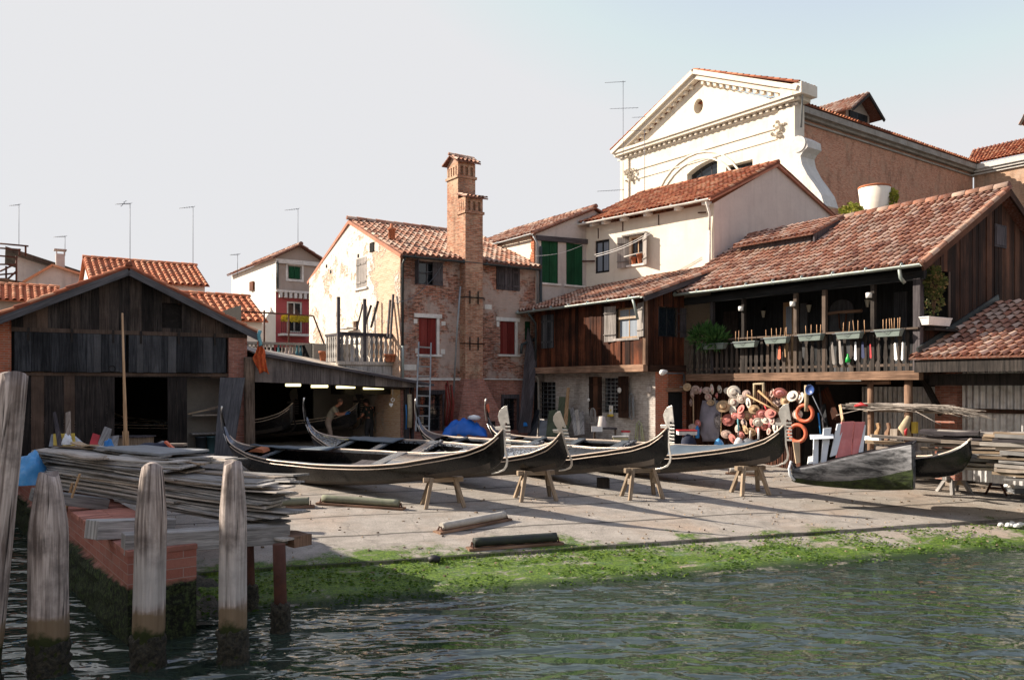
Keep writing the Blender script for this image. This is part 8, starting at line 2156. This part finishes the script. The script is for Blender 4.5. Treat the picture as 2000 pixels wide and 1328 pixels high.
p = at(1222, 850, 26.1); t = T('red_pot', 'red topped pot behind the pale yellow crate', 'pot', p); mb = MB(); mb.lathe([(.12, p.z-.1), (.14, p.z+.08), (.14, p.z+.1), (.001, p.z+.1)], (p.x, p.y, 0), 12); mb.obj('body', M['whitest'], t); mb = MB(); mb.lathe([(.15, p.z+.1), (.15, p.z+.15), (.001, p.z+.16)], (p.x, p.y, 0), 12); mb.obj('lid', M['redpaint'], t)
for nm, pts, mt, r_, lb in (('hose_coil', [(1228, 815), (1229, 775), (1233, 767), (1237, 775), (1238, 815), (1234, 820), (1230, 812), (1231, 778), (1235, 776), (1236, 812)], 'grey', .02, 'grey hose looped on the whitewashed wall by the red pier'), ('rope_coil', [(1240, 862), (1243, 828), (1248, 822), (1253, 828), (1258, 862), (1250, 868), (1245, 858), (1247, 830), (1251, 832), (1254, 860), (1248, 866), (1241, 850), (1245, 826)], 'hose', .02, 'pale green rope coil hanging at the foot of the whitewashed wall')):
    hangtube(nm, pts, r_, mt, lb, nm.split('_')[0], -.1, f2)
for px, py, r_, mt, nm, lb in ((1210, 762, .1, 'whitest', 'wall_disc', 'round white disc on the dark shutter by the grille'), (1150, 781, .06, 'white', 'wall_disc', 'small white knob on the left dark shutter'), (1267, 755, .0, '', '', '')):
    if not nm: continue
    x, z = f2.hit(px, py, -.15); c = f2.w(x, -.15, z); mb = MB(); q = (-f2.v).to_track_quat('Z', 'Y').to_matrix(); mb.lathe([(.001, 0), (r_, 0), (r_, .02), (r_*.5, .04), (.001, .03)], c, 16, axis=q); tag(mb.obj(nm, M[mt], None, loc=c), lb, 'disc')
x, z = f2.hit(1193, 800, -.05); mb = MB(f2); mb.box(x-.1, x+.1, -.05, -.03, z-.2, z+.15); mb.box(x-.05, x+.05, -.055, -.05, z-.08, z+.04); tag(mb.obj('notice', M['whitest'], None, loc=f2.w(x, -.05, z)), 'small pale notice with a yellow spot in the grille window', 'notice')
mb = MB(f2); mb.box(x-.035, x+.035, -.062, -.0555, z-.06, z+.02); tag(mb.obj('sticker', M['gold'], None, loc=f2.w(x, -.06, z)), 'yellow sticker on the pale notice', 'sticker')
x, z = f2.hit(1192, 812, -.12); mb = MB(f2); mb.tube([(x-.12, -.12, z), (x+.1, -.12, z+.02), (x+.16, -.12, z+.02)], [.05, .05, .02], 10); tag(mb.obj('yellow_bottle', M['gold'], None, loc=f2.w(x, -.12, z)), 'yellow bottle lying on the sill of the grille window', 'bottle')
x, z = f2.hit(1158, 815, -.6); c = f2.w(x, -.6, z); mb = MB(); pts = [c+f2.u*(.14*cos(t_*pi/8))+Vector((0, 0, .1+.22*sin(t_*pi/8))) for t_ in range(9)]; mb.tube([c+f2.u*.14-Vector((0, 0, .6))]+pts+[c-f2.u*.14-Vector((0, 0, .6))], .03, 8)
for k in range(3): a = c+f2.u*(-.08+.08*k); mb.tube([a-Vector((0, 0, .2)), a+Vector((0, 0, .28))], .015, 6)
mb.beam(c-f2.u*.17-Vector((0, 0, .2)), c+f2.u*.17-Vector((0, 0, .2)), .08, .05); tag(mb.obj('chair_back', M['wood_grey'], None, loc=c), 'round backed old wooden chair by the grille window', 'chair')
x, z = f2.hit(1268, 760, -.02); mb = MB(f2); mb.box(x-.09, x+.09, -.05, -.01, z-.1, z+.1); tag(mb.obj('meter_box', M['greypl'], None, loc=f2.w(x, -.03, z)), 'small grey box on the wall near the brick pier', 'box')

# ================================================================ before the brick house: ladder, poles, tarp
def ladder(fr, bl_, br, tl, tr, y0, y1, n, label):
    P_ = lambda q, yl: Vector((fr.hit(q[0], q[1], yl)[0], yl, fr.hit(q[0], q[1], yl)[1]))
    a, b, c, d = P_(bl_, y0), P_(br, y0), P_(tl, y1), P_(tr, y1); t = T('ladder', label, 'ladder', fr.w(*((a+b)/2)))
    for p, q in ((a, c), (b, d)): mb = MB(fr); mb.beam(p, q, .05, .07); mb.obj('rail', M['pipe'], t)
    for i in range(n): f = (i+.5)/n; mb = MB(fr); mb.beam(a+(c-a)*f, b+(d-b)*f, .035, .05); mb.obj('rung', M['pipe'], t)
ladder(HF, (812, 842), (838, 842), (818, 668), (842, 670), -1.2, -.2, 9, 'grey ladder leaning below the left red shutters')
hangtube('long_pole', [(884, 800), (893, 640), (899, 560)], .035, 'pipe', 'very long thin grey pole standing beside the chimney', 'pole', -.5, HF)
for k in range(6):
    x0 = 868+k*2.8; hangtube('red_pole', [(x0+R.uniform(-1, 1), 832), (x0+4+R.uniform(-3, 3), 790), (x0+2+R.uniform(-3, 3), 742+R.uniform(0, 14))], .03, 'red_shutter' if k % 3 else 'wood_brown', ['leftmost', 'second', 'third', 'fourth', 'fifth', 'last'][k]+' red pole of the bundle beside the barred window', 'pole', -.6-.04*k, HF, 'red poles bundled on the brick wall')
p = at(905, 842, 29.0); t = T('tarpaulin', 'bright blue tarpaulin heaped over boat gear before the brick hearth', 'tarpaulin', Vector((p.x, p.y, GZ))); mb = MB(); g = []
for i in range(26):
    row = []
    for j in range(12):
        f = i/25; h = .62*sin(pi*min(1, f*1.0))**.6*(1+.35*noise.noise(Vector((f*5, j*.4, 3)))); yy = (j/11-.5)*1.3; hh = h*(1-(abs(yy)/.68)**2.5); row.append(mb.P((p.x-.75+f*1.6, p.y+yy*.8+.08*noise.noise(Vector((f*7, j*.5, 9))), 1.55+hh*.9+.13*noise.noise(Vector((f*9, j*.9, 0))))))
    g.append(row)
mb.smooth = True
for i in range(25):
    for j in range(11): mb.quad_idx([g[i][j], g[i+1][j], g[i+1][j+1], g[i][j+1]], [(0, 0)]*4, .5)
o = mb.obj('sheet', M['bluetarp'], t); s_ = o.modifiers.new('thick', 'SOLIDIFY'); s_.thickness = .02
p = at(926, 819, 28.9); t = T('white_cloth_roll', 'white and navy rolled cloth on top of the blue tarpaulin', 'cloth', p); mb = MB(); mb.lathe([(.001, -.02), (.16, 0), (.2, .06), (.14, .13), (.001, .16)], p, 12, sx=1.2); mb.obj('roll', M['bluewhite'], t)
for k, (px, a, b, mt, lb) in enumerate(((800, 770, 835, 'rope', 'tan sack of rope hanging at the end of the workshop'), (806, 765, 838, 'wood_brown', 'red brown pole at the end post of the workshop'), (793, 790, 838, 'blue', 'blue stick standing right of the workshop end post'), (812, 780, 840, 'wood_panel', 'grey stick between the ladder and the workshop'))):
    hangtube(['rope_sack', 'pole', 'stick', 'stick'][k], [(px, b), (px+1, (a+b)/2), (px, a)], [.09, .03, .025, .03][k], mt, lb, ['rope', 'pole', 'stick', 'stick'][k], .0 if k else -.1, WF)
x, z = WF.hit(767, 781, .1); c = WF.w(x, .1, z); mb = MB(); mb.tube([c+WF.u*(.06*cos(2*pi*i/14))+Vector((0, 0, .06*sin(2*pi*i/14))) for i in range(15)], .016, 6); mb.tube([c+Vector((0, 0, .08)), c+Vector((0, 0, .4))], .006, 4); tag(mb.obj('hanging_ring', M['whitest'], None, loc=c), 'small pale ring hanging at the right end of the workshop', 'ring')
x, z = WF.hit(764, 790, .1); c = WF.w(x, .1, z); mb = MB(); mb.prism([(0, -.09), (.07, 0), (.05, .06), (0, .03), (-.05, .06), (-.07, 0)], -.02, .02, 'xz')
for v in range(len(mb.v)): mb.v[v] = mb.v[v]+c
tag(mb.obj('white_heart', M['white'], None, loc=c), 'small white heart hanging below the pale ring', 'ornament')
# laundry lines
def wire(name, pts, Ys, r_, mt, label):
    P_ = [at(px, py, Y) for (px, py), Y in zip(pts, Ys)]; mb = MB(); Q = []
    for i in range(len(P_)-1):
        for k in range(8): f = k/8; Q.append(P_[i]+(P_[i+1]-P_[i])*f-Vector((0, 0, .12*sin(pi*f))))
    mb.tube(Q+[P_[-1]], r_, 4); tag(mb.obj(name, M[mt], None, loc=P_[0]), label, 'line')
wire('clothes_line', [(1046, 500), (1140, 478)], [32.8, 34], .007, 'white', 'clothes line crossing the tall green shutters')
wire('clothes_line', [(1160, 502), (1272, 456)], [33, 31], .013, 'white', 'pale clothes line before the two cream house windows, the lower strand')
wire('clothes_line', [(1160, 498), (1272, 452)], [33, 31], .01, 'white', 'upper strand of the clothes lines before the cream house')
wire('cable', [(780, 590), (830, 560), (872, 502)], [29.6, 30.5, 31], .012, 'ant', 'thin cable hanging from the brick house roof to its corner')
wire('cable', [(810, 530), (870, 520)], [30.3, 31], .008, 'ant', 'thin cable stretched before the upper left brick house window')

# ================================================================ left foreground clutter
def gleft(px, py, Y): return at(px, py, Y)
oa = at(247, 912, 22.0); ob = at(239, 612, 23.6)
t = T('oar', 'very tall pale oar standing upright before the boat shed doorway', 'oar', oa); mb = MB(); d = ob-oa; mb.tube([oa+d*f for f in (0, .35, .6, 1)], [.05, .05, .035, .028], 10); mb.obj('shaft', M['wood_oar'], t); mb = MB(); mb.beam(oa, oa+d*.22, .16, .03); mb.obj('blade', M['wood_oar'], t)
q = gpix(262, 900); t = T('work_table', 'rough wooden box table behind the plank pile', 'table', q); zt = EYE+(HY-851)/F*q.y
mb = MB(); mb.box(q.x-.45, q.x+.45, q.y-.3, q.y+.3, zt-.3, zt-.04); mb.obj('box', M['wood_saw'], t); mb = MB(); mb.box(q.x-.5, q.x+.5, q.y-.34, q.y+.34, zt-.038, zt); mb.obj('top', M['wood_dkshut'], t)
for dx in (-.4, -.12, .2, .41):
    mb = MB(); mb.box(q.x+dx-.03, q.x+dx+.03, q.y-.26, q.y-.2, q.z, zt-.3); mb.obj('leg', M['wood_pale'], t)
LFm = Frame(0, 23.2, 90)
for q4, mt, nm, lb in ((((112, 872), (122, 872), (107, 804), (103, 806)), 'wood_dkshut', 'thin_board', 'thin dark board leaning on the shed, first on the left'), (((128, 868), (137, 868), (136, 803), (128, 806)), 'wood_pale', 'thin_board', 'pale narrow board with a rounded top against the shed'), (((104, 872), (146, 870), (144, 846), (104, 847)), 'gold', 'yellow_board', 'dull yellow panel behind the plank pile'), (((174, 870), (190, 872), (194, 850), (181, 846)), 'redpaint', 'red_board', 'bright red board behind the plank pile'),
        (((186, 878), (208, 878), (217, 838), (204, 833)), 'wood_grey', 'grey_offcut', 'grey offcut leaning right of the red board'), (((208, 880), (226, 880), (231, 850), (212, 852)), 'wood_grey', 'grey_offcut', 'lower grey offcut beside the box table'), (((150, 882), (178, 880), (146, 852), (142, 855)), 'bluewhite', 'white_offcut', 'pointed white board leaning over the plank pile'), (((182, 882), (186, 882), (193, 858), (190, 857)), 'bluewhite', 'white_lath', 'thin white lath beside the grey offcut'), (((95, 872), (110, 872), (118, 850), (100, 848)), 'grey', 'grey_board', 'grey rounded panel left of the yellow panel')):
    leaning(nm, LFm, q4, -2.0, -1.4, .05, mt, lb, 'board')
leaning('wide_plank', LFm, ((417, 905), (452, 903), (478, 737), (430, 737)), 1.5, 2.6, .07, 'wood_fascia', 'tall wide grey plank leaning on the shed corner behind a gondola stern', 'plank')
def lump(name, c, sx, sy, sz, mt, label, cat, amp=.35, fq=1.8):
    mb = MB(); g = []; n, m = 18, 10
    for i in range(m+1):
        th = pi*.5*i/m; row = []
        for j in range(n):
            a = 2*pi*j/n; d = Vector((cos(a)*cos(th), sin(a)*cos(th), sin(th))); k = 1+amp*noise.noise(d*fq+Vector((c.x, c.y, 0)))+amp*.35*noise.noise(d*fq*3+Vector((c.x, 3, 0))); row.append(mb.P((c.x+d.x*sx*k, c.y+d.y*sy*k, c.z+d.z*sz*k)))
        g.append(row)
    mb.smooth = True
    for i in range(m):
        for j in range(n): mb.quad_idx([g[i][j], g[i][(j+1) % n], g[i+1][(j+1) % n], g[i+1][j]], [(0, 0)]*4, .5)
    return tag(mb.obj(name, M[mt], None, loc=c), label, cat)
lump('navy_sheet', at(300, 900, 17.0), .5, .5, .38, 'navy', 'navy canvas heap behind the middle mooring post, the left half', 'canvas'); lump('navy_sheet', at(338, 918, 16.2), .52, .4, .3, 'navy', 'navy canvas heap sloping down toward the slip, the right half', 'canvas')
lump('blue_bag', at(58, 945, 16.0), .26, .3, .62, 'bluebag', 'light blue plastic sheet bundle at the back corner of the plank pile', 'bag', .25)
lump('blue_bag', at(213, 884, 18.5), .12, .12, .28, 'blue', 'small blue cloth bundle behind the grey panel', 'bundle'); lump('bottle_bag', at(131, 868, 17.8), .1, .1, .2, 'bluewhite', 'small pale blue bottle bag on the plank pile', 'bag')
mb = MB(); a = at(323, 862, 16.8); mb.beam(a, a+Vector((.22, 0, -.2)), .1, .04); tag(mb.obj('orange_board', M['orange'], None, loc=a), 'short orange red board resting on the navy canvas', 'board')
mb = MB(); a = at(338, 882, 16.6); mb.beam(a, a+Vector((.1, -.1, -.2)), .05, .03); tag(mb.obj('red_lath', M['redpaint'], None, loc=a), 'short red lath sticking out of the navy canvas', 'lath')
mb = MB(); a = at(330, 868, 17.2); mb.beam(a, a+Vector((.35, 0, 0)), .2, .05); tag(mb.obj('pale_offcut', M['wood_pale'], None, loc=a), 'pale offcut lying on the back of the navy canvas', 'offcut')
p = gpix(357, 925); lump('white_rag', p, .12, .1, .07, 'wood_pale', 'pale rag on the ground right of the navy canvas', 'rag')

# ================================================================ people
def skin_obj(name, verts, edges, radii, mat_, parent, root=0, lvl=2):
    off = OFF[parent.name]; me = bpy.data.meshes.new(name); me.from_pydata([tuple(Vector(v)-off) for v in verts], edges, []); me.materials.append(mat_)
    o = bpy.data.objects.new(name, me); COL.objects.link(o); o.parent = parent; OFF[o.name] = off
    m = o.modifiers.new('skin', 'SKIN'); m.use_smooth_shade = True
    lay = me.skin_vertices[0] if me.skin_vertices else None
    if lay is None:
        bpy.context.view_layer.objects.active = o; lay = me.skin_vertices[0]
    for i, r_ in enumerate(radii): lay.data[i].radius = (r_, r_); lay.data[i].use_root = (i == root)
    s_ = o.modifiers.new('sub', 'SUBSURF'); s_.levels = lvl; s_.render_levels = lvl
    return o
def person(label, base, fwd, pose, shirt, trousers, hair, gloves=None):
    """pose: joints in (forward, left, up) metres"""
    f = Vector((fwd[0], fwd[1], 0)).normalized(); l = Vector((-f.y, f.x, 0))
    W = lambda p: base+f*p[0]+l*p[1]+Vector((0, 0, p[2]))
    t = T('person', label, 'person', base)
    J = pose; V = []; E = []; Rr = []; idx = {}
    def add(k, r_, par=None):
        V.append(W(J[k])); Rr.append(r_); idx[k] = len(V)-1
        if par: E.append((idx[par], idx[k]))
    add('pelvis', .135); add('waist', .12, 'pelvis'); add('chest', .145, 'waist'); add('neck0', .075, 'chest'); add('neck', .055, 'neck0'); add('jaw', .075, 'neck'); add('skull', .098, 'jaw'); add('crown', .07, 'skull')
    for s in 'LR':
        add('sh'+s, .07, 'chest'); add('el'+s, .045, 'sh'+s); add('wr'+s, .03, 'el'+s); add('palm'+s, .036, 'wr'+s)
        d = (Vector(J['palm'+s])-Vector(J['wr'+s])).normalized(); side = Vector((0, 1, 0)).cross(d) if 0 else Vector((0, 1 if s == 'L' else -1, 0))
        for k in range(4):
            o1 = Vector(J['palm'+s])+d*(.06+.01*(k in (1, 2)))+side*(.03-.02*k)+Vector((0, 0, -.01)); J['f%d%s' % (k, s)] = tuple(o1); J['g%d%s' % (k, s)] = tuple(o1+d*.035+Vector((0, 0, -.03)))
            add('f%d%s' % (k, s), .0095, 'palm'+s); add('g%d%s' % (k, s), .008, 'f%d%s' % (k, s))
        o1 = Vector(J['palm'+s])-d*.01-side*.05+Vector((0, 0, -.01)); J['t'+s] = tuple(o1); add('t'+s, .011, 'palm'+s); J['tt'+s] = tuple(o1+d*.04); add('tt'+s, .009, 't'+s)
        add('hip'+s, .1, 'pelvis'); add('kn'+s, .062, 'hip'+s); add('an'+s, .042, 'kn'+s); add('toe'+s, .04, 'an'+s)
    nd = Vector(J['nose']); add('nose', .02, 'skull'); 
    skin_obj('body', V, E, Rr, M['skin'], t, 0)
    ks = ['pelvis', 'waist', 'chest', 'neck0', 'shL', 'slL', 'shR', 'slR']
    for s in 'LR': J['sl'+s] = tuple(Vector(J['sh'+s])+(Vector(J['el'+s])-Vector(J['sh'+s]))*.72)
    skin_obj('shirt', [W(J[k]) for k in ks], [(0, 1), (1, 2), (2, 3), (2, 4), (4, 5), (2, 6), (6, 7)], [.155, .145, .17, .085, .092, .075, .092, .075], M[shirt], t, 0)
    ks = ['waist', 'pelvis', 'hipL', 'knL', 'anL', 'hipR', 'knR', 'anR']
    skin_obj('trousers', [W(J[k]) for k in ks], [(0, 1), (1, 2), (2, 3), (3, 4), (1, 5), (5, 6), (6, 7)], [.13, .15, .118, .085, .068, .118, .085, .068], M[trousers], t, 1)
    # hair cap
    c = W(J['skull']); up = (W(J['crown'])-W(J['jaw'])).normalized(); fw = (W(J['nose'])-c).normalized(); fw = (fw-up*fw.dot(up)).normalized()
    mb = MB(); g = []
    for i in range(9):
        row = []
        for j in range(16):
            a = 2*pi*j/16; th = pi*.62*i/8; d = fw*cos(a)*sin(th)+fw.cross(up)*sin(a)*sin(th)+up*cos(th); cut = 1.0 if d.dot(fw) < .45 or th < .75 else .86
            row.append(mb.P(c+up*.025+d*(.112*cut)))
        g.append(row)
    mb.smooth = True
    for i in range(8):
        for j in range(16): mb.quad_idx([g[i][j], g[i][(j+1) % 16], g[i+1][(j+1) % 16], g[i+1][j]], [(0, 0)]*4, .5)
    mb.obj('hair', M[hair], t)
    mb = MB()      # ears, eyes
    sd_ = fw.cross(up)
    for s in (-1, 1): mb.lathe([(.001, -.03), (.022, -.01), (.024, .015), (.001, .035)], c+sd_*(.1*s)-up*.02, 8, sx=.5)
    mb.obj('ears', M['skin'], t)
    mb = MB()
    for s in (-1, 1): mb.lathe([(.001, -.008), (.011, 0), (.001, .008)], c+sd_*(.036*s)+fw*.092-up*.0, 8)
    mb.obj('eyes', M['hair'], t)
    if gloves:
        for s in 'LR':
            Vg = [W(J['wr'+s]), W(J['palm'+s])]; Eg = [(0, 1)]; Rg = [.045, .05]
            for k in range(4): Vg += [W(J['f%d%s' % (k, s)]), W(J['g%d%s' % (k, s)])]; n = len(Vg); Eg += [(1, n-2), (n-2, n-1)]; Rg += [.014, .012]
            Vg += [W(J['t'+s]), W(J['tt'+s])]; n = len(Vg); Eg += [(1, n-2), (n-2, n-1)]; Rg += [.016, .013]
            skin_obj('glove', Vg, Eg, Rg, M[gloves], t, 0)
    return t
base = WF.w(WF.hx(641, 2.1), 2.1, GZ)
person('man in a beige shirt and blue gloves bending over a gondola in the workshop', base, (.93, .1), dict(
    pelvis=(0, 0, .95), waist=(.06, 0, 1.1), chest=(.2, 0, 1.32), neck0=(.3, 0, 1.46), neck=(.35, 0, 1.52), jaw=(.43, 0, 1.56), skull=(.44, 0, 1.66), crown=(.43, 0, 1.72), nose=(.545, 0, 1.63),
    shL=(.22, .2, 1.4), elL=(.38, .27, 1.2), wrL=(.62, .2, 1.24), palmL=(.71, .18, 1.26), shR=(.22, -.2, 1.4), elR=(.36, -.27, 1.17), wrR=(.6, -.22, 1.2), palmR=(.69, -.2, 1.22),
    hipL=(-.01, .1, .9), knL=(.05, .12, .5), anL=(-.06, .13, .09), toeL=(.1, .14, .04), hipR=(-.01, -.1, .9), knR=(.1, -.12, .5), anR=(.06, -.13, .09), toeR=(.22, -.14, .04)),
    'cloth_grey', 'trouser', 'hairg', 'glove')
base = WF.w(WF.hx(722, 2.2), 2.2, GZ)
person('man with dark hair in a dark green shirt at the workshop wall', base, (-.75, .5), dict(
    pelvis=(0, 0, .92), waist=(.02, 0, 1.07), chest=(.06, 0, 1.3), neck0=(.1, 0, 1.44), neck=(.13, 0, 1.5), jaw=(.19, 0, 1.53), skull=(.2, 0, 1.62), crown=(.18, 0, 1.69), nose=(.3, 0, 1.58),
    shL=(.05, .2, 1.38), elL=(.12, .28, 1.1), wrL=(.34, .2, 1.02), palmL=(.42, .17, 1.0), shR=(.05, -.2, 1.38), elR=(.1, -.28, 1.1), wrR=(.33, -.2, 1.04), palmR=(.41, -.18, 1.03),
    hipL=(-.01, .1, .88), knL=(.05, .12, .48), anL=(-.03, .13, .09), toeL=(.12, .14, .04), hipR=(-.01, -.1, .88), knR=(.05, -.12, .48), anR=(-.02, -.13, .09), toeR=(.13, -.14, .04)),
    'cloth_dk', 'trouser2', 'hair')
